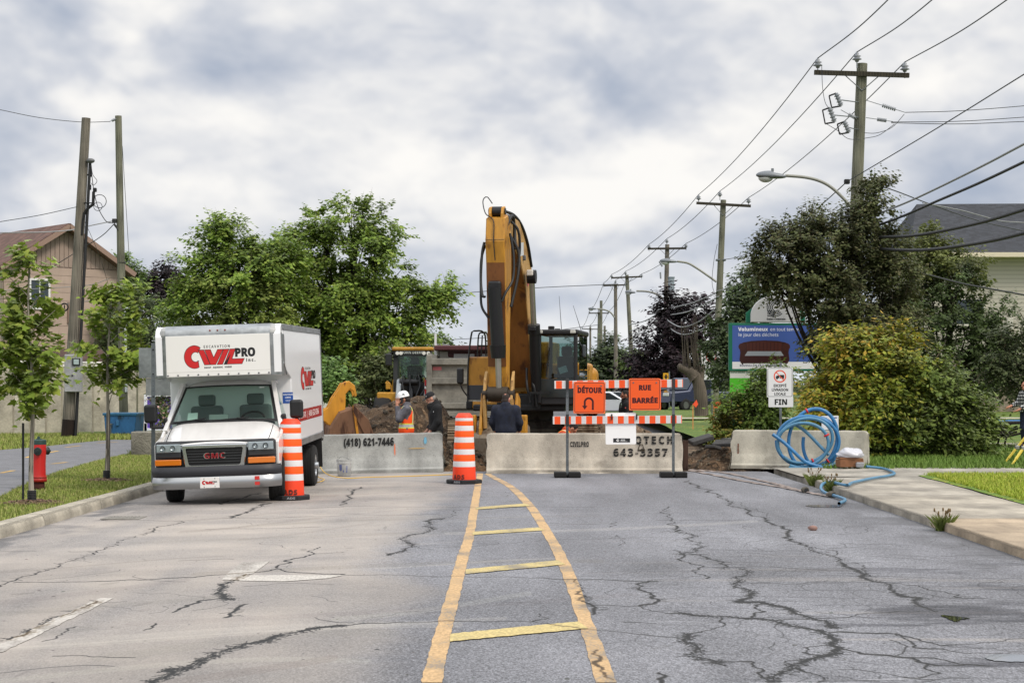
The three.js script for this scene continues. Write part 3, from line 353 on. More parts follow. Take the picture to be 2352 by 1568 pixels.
  for (const s of [-1, 1]) {
    const hl = P('headlight', [rb(.40, .135, .06, .02, s * .715, .905, .845, 0, s * .14)], glass('#e8eef0'));
    part(hl, 'reflector', B([rb(.39, .125, .02, .01, s * .715, .905, .818, 0, s * .14), ]), M('#c4c8cb', .3, .35)); for (const q of [-.085, .075]) part(hl, 'lamp_bowl', B([lathe([[.012, 0], [.03, .006], [.046, .03]], 16).rotateX(Math.PI / 2).rotateY(s * .14).translate(s * .715 + q, .905, .836 - s * q * .14)]), chrome);
    P('turn_signal', [rb(.42, .095, .05, .015, s * .725, .685, .84, 0, s * .14)], M('#d2700c', .2, 0, { clearcoat: 1, clearcoatRoughness: .08 }));
  }
  // bumper
  const bump = (y0, y1, z, r, bulge) => grid(30, 8, (u, v) => { const t = u * 2 - 1, a = Math.abs(t), e = Math.pow(a, 10); return V(t * (1.0 + .015 * Math.sin(v * Math.PI)), lerp(y0, y1, v), z + bulge * Math.sin(v * Math.PI) - .05 * a * a - .20 * e); });
  P('bumper_pad', [bump(.455, .615, .93, .02, .03), grid(30, 2, (u, v) => { const t = u * 2 - 1, a = Math.abs(t), e = Math.pow(a, 10); return V(t, .615 - v * .004, lerp(.93, .76, v) - .05 * a * a - .20 * e * (1 - v)); })], M('#2c2d33', .55));
  const bp = P('bumper', [bump(.27, .46, .925, .02, .035)], M('#b0b2b4', .32, 1));
  part(bp, 'reflective_sticker', B([box(.075, .055, .004, .66, .415, .948, 0, .06), box(.075, .05, .004, .66, .33, .945, 0, .06)]), M('#c4302b', .4));
  P('undercarriage', [rb(1.3, .14, .5, .05, 0, .33, .55), cyl(.05, .05, 1.5, 0, .36, .02, 0, 0, Math.PI / 2), rb(.16, .12, 4.6, .02, -.42, .46, -2.3), rb(.16, .12, 4.6, .02, .42, .46, -2.3), rb(.5, .3, .6, .08, .1, .40, -.6), box(1.5, .3, .04, 0, .55, -.9)], M('#151515', .9));
  const plate = canvasTex(256, 140, (c, w, h) => { c.fillStyle = '#e4e2df'; c.fillRect(0, 0, w, h); civilLogo(c, 26, 46, 36, true); c.fillStyle = '#444'; for (const q of [[52, 14], [200, 14], [52, 126], [200, 126]]) { c.beginPath(); c.arc(q[0], q[1], 7, 0, 7); c.fill(); } });
  const lp = P('front_plate', rb(.30, .165, .012, .01, -.07, .365, .968), M('#e6e4e1', .4)); part(lp, 'plate_print', B(plane(.29, .155, -.07, .365, .9745)), printMat(plate, .4), true);
  // mirrors
  for (const s of [-1, 1]) { const mx = s * 1.17, m = P('mirror', [rb(.215, .30, .12, .05, mx, 1.43, -.12)], M('#18191b', .5)); part(m, 'mirror_arm', B([bar(V(s * .95, 1.20, -.2), V(mx, 1.21, -.14), .028), bar(V(s * .95, 1.24, -.25), V(s * .96, 1.2, -.2), .045), bar(V(mx, 1.20, -.14), V(mx, 1.30, -.13), .03)]), blackPlastic); part(m, 'mirror_foot', B(rb(.06, .22, .26, .03, s * .94, 1.25, -.24)), blackPlastic); }
  // wheels: front pair steered a little, rear duals
  const wheel = (x, z, steer, wide, s) => { const g = [], R = .375; const w = part(tk, 'wheel', [tf(lathe([[.20, -wide / 2], [.34, -wide / 2], [.368, -wide / 2 + .03], [R, -wide * .22], [R, wide * .22], [.368, wide / 2 - .03], [.34, wide / 2], [.20, wide / 2]], 36), 0, 0, 0, 0, 0, Math.PI / 2), ...[-.07, -.025, .025, .07].map(o => torus(R - .001, .006, o, 0, 0, 0, Math.PI / 2, 0, 40))].map(q => tf(q, x, R, z, 0, steer, 0)), M('#232324', .9, 0, { map: T.grime })); 
    const fix = q => tf(q, x, R, z, 0, steer, 0); const q = s > 0 ? 1 : -1; part(w, 'rim', [lathe([[.0, .05], [.08, .05], [.10, .02], [.155, .0], [.19, .06], [.215, .07], [.215, -.04]], 28).rotateZ(-Math.PI / 2 * q).translate(q * (wide / 2 - .07), 0, 0)].map(fix), M('#c9cacb', .28, .9)); part(w, 'hub', [cyl(.07, .055, .09, q * (wide / 2 + .0), 0, 0, 0, 0, -Math.PI / 2 * q), ...Array.from({ length: 8 }, (_, k) => cyl(.012, .012, .03, q * (wide / 2 - .01), .1 * Math.sin(k * .785), .1 * Math.cos(k * .785), 0, 0, Math.PI / 2, 6))].map(fix), chrome); };
  wheel(-.80, 0, .10, .25, -1); wheel(.82, 0, .16, .25, 1); wheel(.86, -4.05, 0, .24, 1); wheel(.58, -4.05, 0, .22, 1); wheel(-.86, -4.05, 0, .24, -1); wheel(-.58, -4.05, 0, .22, -1);
  // cargo box
  const bw = .995, z0 = -.90, z1 = -5.25, y0 = .76, y1 = 2.80, za = .20, ya = 1.975;
  P('cargo_box', [sideprism([[z1, y0], [z0, y0], [z0, ya], [za, ya + .06], [za, y1 - .16], [za - .06, y1 - .05], [za - .18, y1], [z1, y1]], 2 * bw - .012, .004)], panelWhite);
  for (const s of [-1, 1]) { const w = P('side_wall', sideprism([[z1 + .03, y0 + .12], [z0 - .02, y0 + .12], [z0 - .02, ya - .05], [-.28, ya + .10], [-.02, y1 - .22], [-.02, y1 - .10], [z1 + .03, y1 - .10]], .012, .003, s * (bw + .001)), panelWhite);
    P('side_rail', [box(.03, .10, z0 - z1, s * (bw + .004), y0 + .055, (z0 + z1) / 2), box(.025, .02, z0 - z1, s * (bw + .008), y0 + .09, (z0 + z1) / 2), box(.03, .085, za - z1 - .2, s * (bw + .004), y1 - .05, (za - .2 + z1) / 2), box(.028, .02, za - z1 - .25, s * (bw + .010), y1 - .085, (za - .25 + z1) / 2)], alu);
    P('corner_post', box(.03, y1 - y0, .06, s * (bw + .004), (y0 + y1) / 2, z1 + .03), alu); P('nose_brace', [beam(V(s * (bw + .008), y1 - .62, -.02), V(s * (bw + .008), ya + .02, -.36), .02, .03)], alu); }
  // rounded aluminium nose round the front panel
  const nose = []; for (const s of [-1, 1]) nose.push(grid(8, 1, (u, v) => { const a = u * Math.PI / 2; return V(s * (bw - .17 + .175 * Math.sin(a)), lerp(ya + .02, y1 - .14, v), za - .155 + .165 * Math.cos(a)); }), rb(.02, y1 - ya - .16, .24, .008, s * bw, (y1 + ya) / 2 - .08, za - .28));
  nose.push(grid(1, 8, (u, v) => { const a = v * Math.PI / 2; return V(lerp(-bw + .16, bw - .16, u), y1 - .155 + .165 * Math.sin(a), za - .155 + .165 * Math.cos(a)); }));
  P('nose_trim', nose, alu);
  for (const s of [-1, 1]) P('nose_corner', sph(.170, s * (bw - .168), y1 - .160, za - .158), M('#cfd1d0', .45, 0, { map: T.grime }));
  const lit = []; for (let k = 0; k < 3; k++) P('marker_light', cyl(.016, .012, .02, -.12 + k * .12, y1 - .075, za - .005, 1.2, 0, 0, 10), M('#7a2a18', .35));
  const ft = canvasTex(1024, 372, (c, w, h) => { c.fillStyle = '#e9e8e5'; c.fillRect(0, 0, w, h); civilLogo(c, 186, 118, 124); c.fillStyle = '#b9b7b2'; c.fillRect(0, h - 40, w, 3); });
  const fp = P('front_panel', rb(2 * bw - .34, y1 - ya - .18, .014, .005, 0, (y1 + ya) / 2 - .06, za + .014), M('#e9e8e5', .35)); part(fp, 'panel_print', B(plane(2 * bw - .35, y1 - ya - .19, 0, (y1 + ya) / 2 - .06, za + .0225)), printMat(ft, .4), true);
  for (let k = 0; k < 11; k++) part(fp, 'rivet', B(sph(.014, -.80 + k * .16, ya + .055, za + .028, 1, 1, .6, 8)), metalMat);
  const stx = canvasTex(1024, 512, (c, w, h) => { c.clearRect(0, 0, w, h); civilLogo(c, 250, 90, 100); c.fillStyle = '#a71d22'; c.fillRect(0, 380, w, 86); c.fillStyle = '#f2efec'; c.font = 'bold 60px sans-serif'; c.fillText('5663-2277-01  |  (450) 632-9396', 22, 444); });
  P('side_print', plane(3.88, 1.19, bw + .0105, 1.66, -3.15, 0, Math.PI / 2), printMat(stx, .25, { transparent: true }), true);
  const hs = canvasTex(128, 128, (c, w, h) => { c.fillStyle = '#2557ae'; c.fillRect(0, 0, w, h); c.fillStyle = '#fff'; c.font = 'bold 27px sans-serif'; c.textAlign = 'center'; c.fillText('HAUTEUR', 64, 36); c.fillText('LIBRE', 64, 70); c.fillText("11'2\"", 64, 108); });
  P('height_sticker', plane(.17, .18, .935, 1.60, z0 + .006), printMat(hs, .4), true);
  for (const s of [-1, 1]) P('rear_mudflap', box(.55, .55, .02, s * .75, .50, -4.75), rubber);
  P('rear_bumper', [box(1.9, .14, .12, 0, .52, z1 + .1), box(2.0, .04, .3, 0, .72, z1 + .15)], darkSteel);
}
// ================================================================ BARRIERS, BARRELS, BARRICADE
function stencil(w, h, draw) { return canvasTex(w, h, (c) => { c.clearRect(0, 0, w, h); draw(c); }); }
const barrierProf = (hgt = .82) => [[-.30, 0], [-.30, .075], [-.235, .115], [-.115, .34], [-.085, hgt - .03], [-.07, hgt], [.07, hgt], [.085, hgt - .03], [.115, .34], [.235, .115], [.30, .075], [.30, 0]];
function barrier(label, len, pos, ry, rz, seed, tint, prints, chips) { // local: x along, z towards the camera
  const b = thing('concrete_barrier', label, 'barrier', pos, 'concrete barriers closing the street'); b.rotation.set(0, ry, rz, 'YZX');
  const pr = barrierProf(), n = 90, r = rng(seed);
  const prof = u => { const s = u * (pr.length - 1), i = Math.min(pr.length - 2, Math.floor(s)), t = s - i; return [lerp(pr[i][0], pr[i + 1][0], t), lerp(pr[i][1], pr[i + 1][1], t)]; };
  const f = (u, v) => { let x = (v - .5) * len, [z, y] = prof(u); const e = len / 2 - Math.abs(x); const nz = fbm(x * 6 + seed * 9, y * 6 + z * 5, 4, 0, seed) - .5; let dz = nz * .008, dy = 0;
    for (const [cx0, cy0, cr, cd] of chips) { const d = Math.hypot(x - cx0, (y - cy0) * 1.4); const q = sm(cr, cr * .6, d + nz * .12); dz -= q * cd * (1 + nz * 3); }
    if (e < .12) { const k = (1 - e / .12) ** 2; dy = -k * (y > .6 ? .04 + nz * .12 : 0); x -= Math.sign(x) * k * .02 * (1 + nz * 4); }
    return V(x + (e < .02 ? nz * .03 : 0), Math.max(0, y + dy + (y > .8 ? nz * .012 : 0)), z + (z > 0 && y > .01 ? dz : z < 0 ? -dz : 0)); };
  const mat = M(tint, .9, 0, { map: T.concrete, bumpMap: T.bump, bumpScale: .005 });
  const cap = s => { const pts = []; for (let i = 0; i <= 44; i++) { const q = f(i / 44, s < 0 ? 0 : 1); pts.push([q.z, q.y]); } const g = new THREE.ShapeGeometry(shp(pts)); g.rotateY(Math.PI / 2); const p = g.attributes.position; for (let i = 0; i < p.count; i++) { p.setX(i, s * (len / 2 - .021)); p.setZ(i, -p.getZ(i)); } if (s < 0) { const ix = g.index.array; for (let i = 0; i < ix.length; i += 3) [ix[i], ix[i + 1]] = [ix[i + 1], ix[i]]; } g.computeVertexNormals(); return g; };
  part(b, 'barrier_body', [grid(44, n, (u, v) => f(1 - u, v)), cap(-1), cap(1)], mat);
  // stencilled and sprayed marks lie on the upper face, which leans back a little
  const lean = Math.atan2(.03, .45);
  for (const [w, h, x, y, draw, cw, ch, op] of prints) { const m = part(b, 'stencil', plane(w, h, x, y, lerp(.117, .087, (y - .34) / .45) + .013, -lean), printMat(stencil(cw, ch, draw), .9, { transparent: true, alphaTest: 0 }), true); }
  return b;
}
const stTxt = (c, s, W0, H0, gap, breaks) => { // letters fitted to the whole canvas
  c.fillStyle = '#1f1f1f'; c.strokeStyle = '#1f1f1f'; const size = 100; c.font = `bold ${size}px sans-serif`; c.textBaseline = 'alphabetic'; let tw = -gap; for (const ch of s) tw += c.measureText(ch).width + gap; c.save(); c.scale(W0 / (tw + 8), H0 / 82); let X = 4;
  for (const ch of s) { c.lineWidth = 6; c.strokeText(ch, X, 77); c.fillText(ch, X, 77); X += c.measureText(ch).width + gap; }
  if (breaks) { c.globalCompositeOperation = 'destination-out'; c.fillRect(0, 47, tw, 6); c.fillRect(0, 26, tw, 4); const r = rng(4); for (let i = 0; i < 260; i++) c.fillRect(r() * tw, r() * 80, 2, 2); c.globalCompositeOperation = 'source-over'; } c.restore(); };
const spray = (c, x, y, w, h, col, seed) => { const r = rng(seed); for (let i = 0; i < 500; i++) { const a = r() * 6.28, q = Math.sqrt(r()); c.fillStyle = col + (.10 + .12 * (1 - q)) + ')'; c.beginPath(); c.ellipse(x + Math.cos(a) * q * w, y + Math.sin(a) * q * h, w * .22, h * .10, 0, 0, 7); c.fill(); } };
barrier('concrete barrier with phone number (418) 621-7446 right of the box truck', 4.0, [-3.42, -.035, -36.45], .015, .020, 3, '#b9bdc0', [
  [1.06, .23, .44, .625, c => { stTxt(c, '(418) 621-7446', 1024, 170, 3, false); c.fillStyle = 'rgba(30,30,30,.5)'; for (const x of [40, 78, 150]) c.fillRect(x, 150, 8, 60); }, 1024, 222],
  [.10, .30, .98, .48, c => spray(c, 32, 110, 9, 95, 'rgba(238,120,70,', 3), 64, 224],
  [.16, .22, 1.62, .65, c => spray(c, 64, 80, 26, 60, 'rgba(110,175,205,', 5), 128, 176], [.5, .06, 1.45, .50, c => spray(c, 120, 16, 90, 6, 'rgba(196,160,90,', 6), 256, 32]], [[1.9, .7, .18, .02], [-1.0, .03, .2, .03]]);
barrier('long concrete barrier standing behind the two orange detour signs', 4.08, [1.49, 0, -35.95], 0, 0, 5, '#cfcac2', [
  [.40, .11, -.10, .595, c => stTxt(c, 'CIVILPRO', 400, 100, 4, true), 400, 100],
  [.806, .175, 1.437, .68, c => stTxt(c, 'OTECH', 700, 140, 24, true), 700, 140],
  [1.136, .175, 1.155, .425, c => { stTxt(c, '643-3357', 1024, 160, 18, true); }, 1024, 160],
  [.17, .15, 1.17, .53, c => { c.strokeStyle = '#3a3226'; c.lineWidth = 12; c.strokeRect(18, 92, 84, 14); c.beginPath(); c.moveTo(40, 12); c.lineTo(80, 12); c.lineTo(104, 92); c.lineTo(16, 92); c.closePath(); c.stroke(); }, 120, 110]],
  [[-2.0, .2, .26, .035], [-.75, .10, .30, .035], [-.25, .11, .26, .04], [.35, .10, .22, .03], [1.98, .17, .24, .03], [-2.04, .8, .10, .05], [2.0, .8, .06, .03]]);
const b3 = barrier('pale concrete barrier with the coiled blue hose leaning on it', 2.95, [6.14, .03, -37.15], -.30, 0, 8, '#d3d1c8', [[.03, .36, -1.3, .36, c => { const r = rng(2); for (let i = 0; i < 60; i++) { c.fillStyle = `rgba(${96 + r() * 30},${48 + r() * 16},${34},.9)`; c.fillRect(2 + r() * 4, r() * 100, 22, 8); } }, 28, 112]], [[-.5, .06, .30, .05], [1.48, .62, .12, .05]]);
single('steel_channel', 'rusty steel channel upright at the right end of the long barrier', 'steel post', [box(.09, .62, .05, 3.60, .36, -36.02), box(.02, .62, .09, 3.55, .36, -36.04)], M('#4a352b', .85, .2, { map: T.dirtpaint }));

// drums
function drum(label, p, seed, turn) {
  const d = thing('traffic_drum', label, 'traffic drum', p, 'orange traffic drums'); d.rotation.y = turn;
  const or = M('#ff5c08', .5), or2 = M('#ee3f14', .5), wh = M('#dcdcde', .35);
  const top = 1.25, r0 = .215, r1 = .155, R = y => lerp(r0, r1, (y - .06) / (top - .06));
  const bands = [[.06, .31, or2, 'drum_foot'], [.31, .41, wh], [.415, .535, or], [.535, .63, wh], [.635, .755, or], [.755, .85, wh], [.855, .97, or], [.97, 1.06, wh], [1.065, 1.15, or], [1.15, 1.205, wh]];
  bands.forEach(([a, b, m, n], i) => part(d, n || (m === wh ? 'white_band' : 'orange_band'), lathe([[R(a) - .004, a - .004], [R(a) + .004, a], [R(b) + .004, b], [R(b) - .004, b + .004]], 36), m));
  part(d, 'drum_top', lathe([[r1 + .008, 1.205], [r1 + .006, 1.225], [.115, 1.285], [.10, 1.29], [0, 1.29]], 36), or2);
  part(d, 'rubber_base', [prism(Array.from({ length: 8 }, (_, k) => [(.33) * Math.cos(k * .785 + .39), (.33) * Math.sin(k * .785 + .39)]), .075, .012).rotateX(-Math.PI / 2).translate(0, .038, 0)], M('#2b2d31', .85, 0, { map: T.grime }));
  const ads = stencil(256, 96, c => { stTxt(c, 'ADS', 250, 90, 8, true); });
  const cyT = new THREE.CylinderGeometry(.222, .226, .09, 20, 1, true, -.55, 1.1); part(d, 'drum_lettering', tf(cyT, 0, .125, 0), printMat(ads, .6, { transparent: true }), true);
  const ads2 = stencil(256, 96, c => { c.fillStyle = '#8d9196'; c.font = 'bold 90px sans-serif'; c.lineWidth = 5; c.strokeStyle = '#8d9196'; c.strokeText('ADS', 30, 82); c.fillText('ADS', 30, 82); });
  part(d, 'base_lettering', plane(.20, .05, .02, .04, .3065), printMat(ads2, .8, { transparent: true }), true);
  return d;
}
drum('orange and white traffic drum in front of the box truck', gnd(667, 1147), 1, .12); drum('orange and white traffic drum at the gap between the barriers', gnd(1066, 1110), 2, -.45);

// barricade: two posts on rubber feet carry two striped boards, the signs and a blank plate
{
  const z0 = -34.15, bc = thing('barricade', 'barricade of two striped boards on metal posts before the long barrier', 'barricade', [0, 0, z0]);
  const px = [1.085, 3.165];
  const striped = (n, len, ph) => canvasTex(1024, 64, (c, w, h) => { c.fillStyle = '#d2d1d3'; c.fillRect(0, 0, w, h); const k = w / n; for (let i = 0; i < n; i++) { c.fillStyle = '#ee5216'; c.fillRect(i * k + k * ph, 0, k * .58, h); c.fillStyle = 'rgba(240,240,240,.7)'; c.fillRect(i * k + k * ph - 2, 0, 4, h); } });
  for (const [y, tilt, x0, x1, ph] of [[1.83, .012, .83, 3.35, .12], [1.13, .008, .80, 3.33, .12]]) { const b = part(bc, 'striped_board', rb(x1 - x0, .155, .03, .006, (x0 + x1) / 2, y, .055, 0, 0, tilt), M('#d8d7d8', .5)); part(b, 'stripes', tf(plane(x1 - x0 - .006, .150, 0, 0, 0), (x0 + x1) / 2, y, .0712, 0, 0, tilt), printMat(striped(12.2, 1, ph), .5), true); }
  px.forEach((x, i) => { const p = part(bc, 'post', [box(.044, 1.85, .044, x, .96, 0), box(.006, 1.82, .012, x - .024, .96, .022), box(.006, 1.82, .012, x + .024, .96, .022)], galv); for (let k = 0; k < 30; k++) if (k % 2) part(p, 'hole', cyl(.006, .006, .004, x, .18 + k * .055, .0235, Math.PI / 2, 0, 0, 6), blackPlastic); for (const y of [1.83, 1.13]) part(p, 'clamp', rb(.062, .22, .05, .008, x, y, .068), M('#3a3b3d', .5, .4)); for (const y of [1.66, 1.60, .98, .92]) part(p, 'bolt_washer', cyl(.018, .018, .012, x, y, .036, Math.PI / 2, 0, 0, 12), metalMat);
    part(bc, 'rubber_foot', [rb(.24, .11, .42, .02, x - .14, .056, 0), rb(.24, .11, .42, .02, x + .14, .056, 0), rb(.06, .05, .3, .01, x, .03, 0)], rubber); });
  const signBoard = (name, label, cxx, cy, w, draw, tilt) => { const s = thing(name, label, 'road sign', [0, 0, z0 + .09], 'orange diversion signs'); part(s, 'sign_plate', tf(prism(rr(w, w, .045), .008, .002), cxx, cy, 0, 0, 0, tilt), M('#f0501c', .45)); part(s, 'sign_print', tf(plane(w * .985, w * .985, 0, 0, 0), cxx, cy, .0055, 0, 0, tilt), printMat(canvasTex(512, 512, draw), .42), true); for (const q of [-1, 1]) part(s, 'rivet', cyl(.016, .016, .008, cxx + q * w * .36, cy + w * .365, .008, Math.PI / 2, 0, 0, 10), metalMat); return s; };
  const ground = (c) => { c.fillStyle = '#f2632a'; c.fillRect(0, 0, 512, 512); c.strokeStyle = '#f4501a'; c.lineWidth = 3; const rd = (x, r, lw, col) => { c.strokeStyle = col; c.lineWidth = lw; c.beginPath(); c.roundRect(x, x, 512 - 2 * x, 512 - 2 * x, r); c.stroke(); }; rd(4, 30, 12, '#f27b45'); c.fillStyle = '#ee5a1a'; c.beginPath(); c.roundRect(14, 14, 484, 484, 26); c.fill(); rd(16, 26, 9, '#4a0c12'); };
  const word = (c, s, x, y, size, wmax) => { c.font = `bold ${size}px sans-serif`; c.fillStyle = c.strokeStyle = '#43060c'; c.textAlign = 'center'; const k = wmax / c.measureText(s).width; c.save(); c.translate(x, y); c.scale(k, 1); c.lineWidth = size * .09; c.strokeText(s, 0, 0); c.fillText(s, 0, 0); c.restore(); c.textAlign = 'left'; };
  signBoard('detour_sign', 'orange sign reading DÉTOUR above a U-turn arrow', .005 + (1353.5 - 1176) * 34.06 / FOC, EYE - (913 - HOR) * 34.06 / FOC, .625, c => { ground(c); word(c, 'DÉTOUR', 256, 178, 118, 400); c.strokeStyle = '#3c060b'; c.lineWidth = 32; c.beginPath(); c.moveTo(312, 456); c.lineTo(312, 332); c.arc(246, 332, 66, 0, Math.PI, true); c.lineTo(180, 400); c.stroke(); c.fillStyle = '#3c060b'; c.beginPath(); c.moveTo(136, 388); c.lineTo(224, 388); c.lineTo(180, 452); c.fill(); }, -.008);
  signBoard('road_closed_sign', 'orange sign reading RUE BARRÉE on the barricade', (1481.5 - 1176) * 34.06 / FOC, EYE - (905.5 - HOR) * 34.06 / FOC, .625, c => { ground(c); word(c, 'RUE', 256, 186, 112, 205); word(c, 'BARRÉE', 256, 394, 112, 425); }, .006);
  const pl = thing('blank_plate', 'blank grey white plate hung on the lower striped board', 'plate', [0, 0, z0 + .035]); part(pl, 'plate_sheet', tf(prism(rr(.60, .62, .03), .008, .002), (1426 - 1176) * .00853, EYE - (984 - HOR) * .00853, 0, 0, 0, .01), M('#f4f4f4', .5));
  part(pl, 'maker_label', plane(.33, .08, (1428 - 1176) * .00853, EYE - (1011 - HOR) * .00853, .0065), printMat(canvasTex(256, 64, (c, w, h) => { c.fillStyle = '#1b1c20'; c.fillRect(0, 0, w, h); c.fillStyle = '#e6e6e6'; c.beginPath(); c.moveTo(70, 8); c.lineTo(98, 32); c.lineTo(70, 56); c.lineTo(42, 32); c.fill(); c.fillStyle = '#1b1c20'; c.fillRect(60, 26, 36, 8); c.fillStyle = '#e6e6e6'; c.font = 'bold 38px sans-serif'; c.fillText('ADS', 112, 42); c.fillRect(112, 48, 104, 4); }), .5), true);
  for (const q of [1405, 1462]) part(pl, 'hook', box(.025, .11, .05, (q - 1176) * .00853, EYE - (957 - HOR) * .00853, .045), blackPlastic);
}
function rr(w, h, r) { const s = new THREE.Shape(), x = -w / 2, y = -h / 2; s.moveTo(x + r, y); s.lineTo(x + w - r, y); s.quadraticCurveTo(x + w, y, x + w, y + r); s.lineTo(x + w, y + h - r); s.quadraticCurveTo(x + w, y + h, x + w - r, y + h); s.lineTo(x + r, y + h); s.quadraticCurveTo(x, y + h, x, y + h - r); s.lineTo(x, y + r); s.quadraticCurveTo(x, y, x + r, y); return s; }

// bucket, cord, hoses, box, bag
{ const p = gnd(790, 1093), b = thing('plastic_bucket', 'white plastic pail with blue lettering in front of the left barrier', 'bucket', p); part(b, 'pail', lathe([[0, .005], [.128, .005], [.132, .02], [.148, .31], [.156, .315], [.156, .335], [.15, .335], [.135, .03], [0, .03]], 28), M('#d9dad8', .4, 0, { map: T.grime })); part(b, 'rim_ring', [torus(.154, .006, 0, .29, 0, Math.PI / 2), torus(.153, .005, 0, .265, 0, Math.PI / 2)], M('#d2d3d1', .4)); part(b, 'wire_handle', tube([V(-.155, .30, 0), V(-.1, .36, .05), V(-.03, .395, .07), V(.05, .37, .06), V(.155, .30, 0)], .004), metalMat);
  part(b, 'print', tf(new THREE.CylinderGeometry(.149, .137, .2, 20, 1, true, -.8, 1.6), 0, .155, 0), printMat(stencil(256, 200, c => { c.fillStyle = '#2b4aa0'; c.font = 'bold 22px sans-serif'; for (let i = 0; i < 5; i++) c.fillRect(30 + i * 13, 20, 8, 110 + (i % 3) * 12); for (let i = 0; i < 5; i++) c.fillRect(186, 50 + i * 26, 34, 18); c.clearRect(198, 56, 10, 90); c.fillRect(120, 130, 16, 44); }), .4, { transparent: true }), true); }
const cord = (pts, r, h = 0) => tube(pts.map(p => { const q = gnd(p[0], p[1], h); q.y += r + .004 + (p[2] || 0); return q; }), r, pts.length * 14, 6);
single('extension_cord', 'yellow extension cord running along the foot of the left barrier', 'cord', cord([[712, 1100, .55], [722, 1085, .35], [745, 1098, .1], [790, 1099], [850, 1097], [930, 1095], [1010, 1092], [1060, 1090]], .009), M('#d0a52e', .6));
single('extension_cord', 'yellow cord looped behind the rear wheel of the box truck', 'cord', cord([[705, 1098, .4], [718, 1105], [736, 1107], [744, 1102], [730, 1096], [716, 1100, .2], [708, 1096, .45]], .009), M('#d0a52e', .6));
{ const hoseMat = M('#a89a92', .9, 0, { map: T.grime }); const fh = (label, pts) => { const g = thing('fire_hose', label, 'hose', [0, 0, 0], 'flat hoses on the road'); const P = pts.map(p => gnd(p[0], p[1])), c = new THREE.CatmullRomCurve3(P), e = P.at(-1), t = c.getTangent(1); part(g, 'flat_hose', grid(4, 90, (u, v) => { const q = c.getPoint(v), tg = c.getTangent(v), n = V(-tg.z, 0, tg.x).normalize(), w = .042 * (1 + .25 * Math.sin(v * 60)); return V(q.x + n.x * (u - .5) * 2 * w, .012 + .016 * (1 - (u * 2 - 1) ** 2) + .004 * Math.sin(v * 80), q.z + n.z * (u - .5) * 2 * w); }), hoseMat);
    const a = e.clone().setY(.045), b = a.clone().addScaledVector(t, .16); part(g, 'coupling', [bar(a.clone().addScaledVector(t, -.12), a, .034, .042, 12), bar(a, b, .05, .05, 14), ...[.02, .07, .12].map(o => bar(a.clone().addScaledVector(t, o), a.clone().addScaledVector(t, o + .02), .058, .058, 14))], M('#8a8478', .45, .5, { map: T.grime })); part(g, 'coupling_bore', bar(b, b.clone().addScaledVector(t, .004), .038, .038, 12), blackPlastic); };
  fh('upper of two flat pinkish hoses lying on the road', [[1585, 1080], [1650, 1085], [1740, 1103], [1800, 1117], [1848, 1131]]); fh('lower of two flat pinkish hoses lying on the road', [[1582, 1081], [1640, 1092], [1720, 1108], [1800, 1121], [1860, 1133], [1908, 1142]]); }
const blueHose = M('#3d8fce', .35, 0, { map: T.grime }), blueHose2 = M('#5b9cc4', .4, 0, { map: T.grime });
{ const hz = 36.5, P = (x, y, o = 0) => at(x, y, hz - .05 - o), h = thing('blue_hose_coil', 'big loose coil of blue water pipe tied with red tape', 'pipe coil', [0, 0, 0]);
  const tapes = [], loop = (cx0, cy0, rx, ry, a0, a1, d0, d1, rr2, mat, rot = 0) => { const pts = []; for (let i = 0; i <= 20; i++) { const t = i / 20, a = lerp(a0, a1, t), x = rx * Math.cos(a), y = ry * Math.sin(a); pts.push(P(cx0 + x * Math.cos(rot) - y * Math.sin(rot), cy0 - (x * Math.sin(rot) + y * Math.cos(rot)), lerp(d0, d1, t))); } part(h, 'pipe_loop', tube(pts, rr2, 70, 8), mat); const cc = new THREE.CatmullRomCurve3(pts), tt = [.12, .62, .8, .33, .5][tapes.length % 5]; tapes.push([cc.getPointAt(tt), cc.getTangentAt(tt)]); };
  loop(1868, 1008, 55, 70, 2.9, -3.6, .10, .16, .038, blueHose, -.25); loop(1856, 1014, 72, 58, 3.0, -3.2, .22, .10, .037, blueHose); loop(1850, 1012, 64, 50, 3.4, -2.7, .28, .20, .036, blueHose2, .3); loop(1885, 1018, 40, 58, 1.9, -3.4, .12, .05, .036, blueHose); loop(1842, 1022, 62, 50, 2.6, -2.2, .32, .30, .035, blueHose2, .2);
  part(h, 'pipe_end', tube([P(1775, 997, .34), P(1800, 1015, .36), P(1822, 1035, .38), P(1850, 1060, .38), P(1890, 1072, .36), P(1920, 1066, .3)], .037, 40, 8), blueHose); part(h, 'pipe_end', tube([P(1812, 965, .2), P(1850, 990, .22), P(1885, 1025, .24), P(1905, 1045, .26)], .035, 30, 8), blueHose2);
  part(h, 'pipe_end', tube([P(1930, 1060, .3), P(1905, 1071, .4), P(1870, 1076, .42), P(1812, 1076, .4)], .036, 30, 8), blueHose2);
  for (const q of tapes) part(h, 'red_tape', torus(.045, .02, q[0].x, q[0].y, q[0].z, 0, 0, 0, 12).applyMatrix4(new THREE.Matrix4().makeTranslation(q[0].x, q[0].y, q[0].z).multiply(new THREE.Matrix4().makeRotationFromQuaternion(new THREE.Quaternion().setFromUnitVectors(V(0, 0, 1), q[1]))).multiply(new THREE.Matrix4().makeTranslation(-q[0].x, -q[0].y, -q[0].z))), M('#c2232b', .45)); }
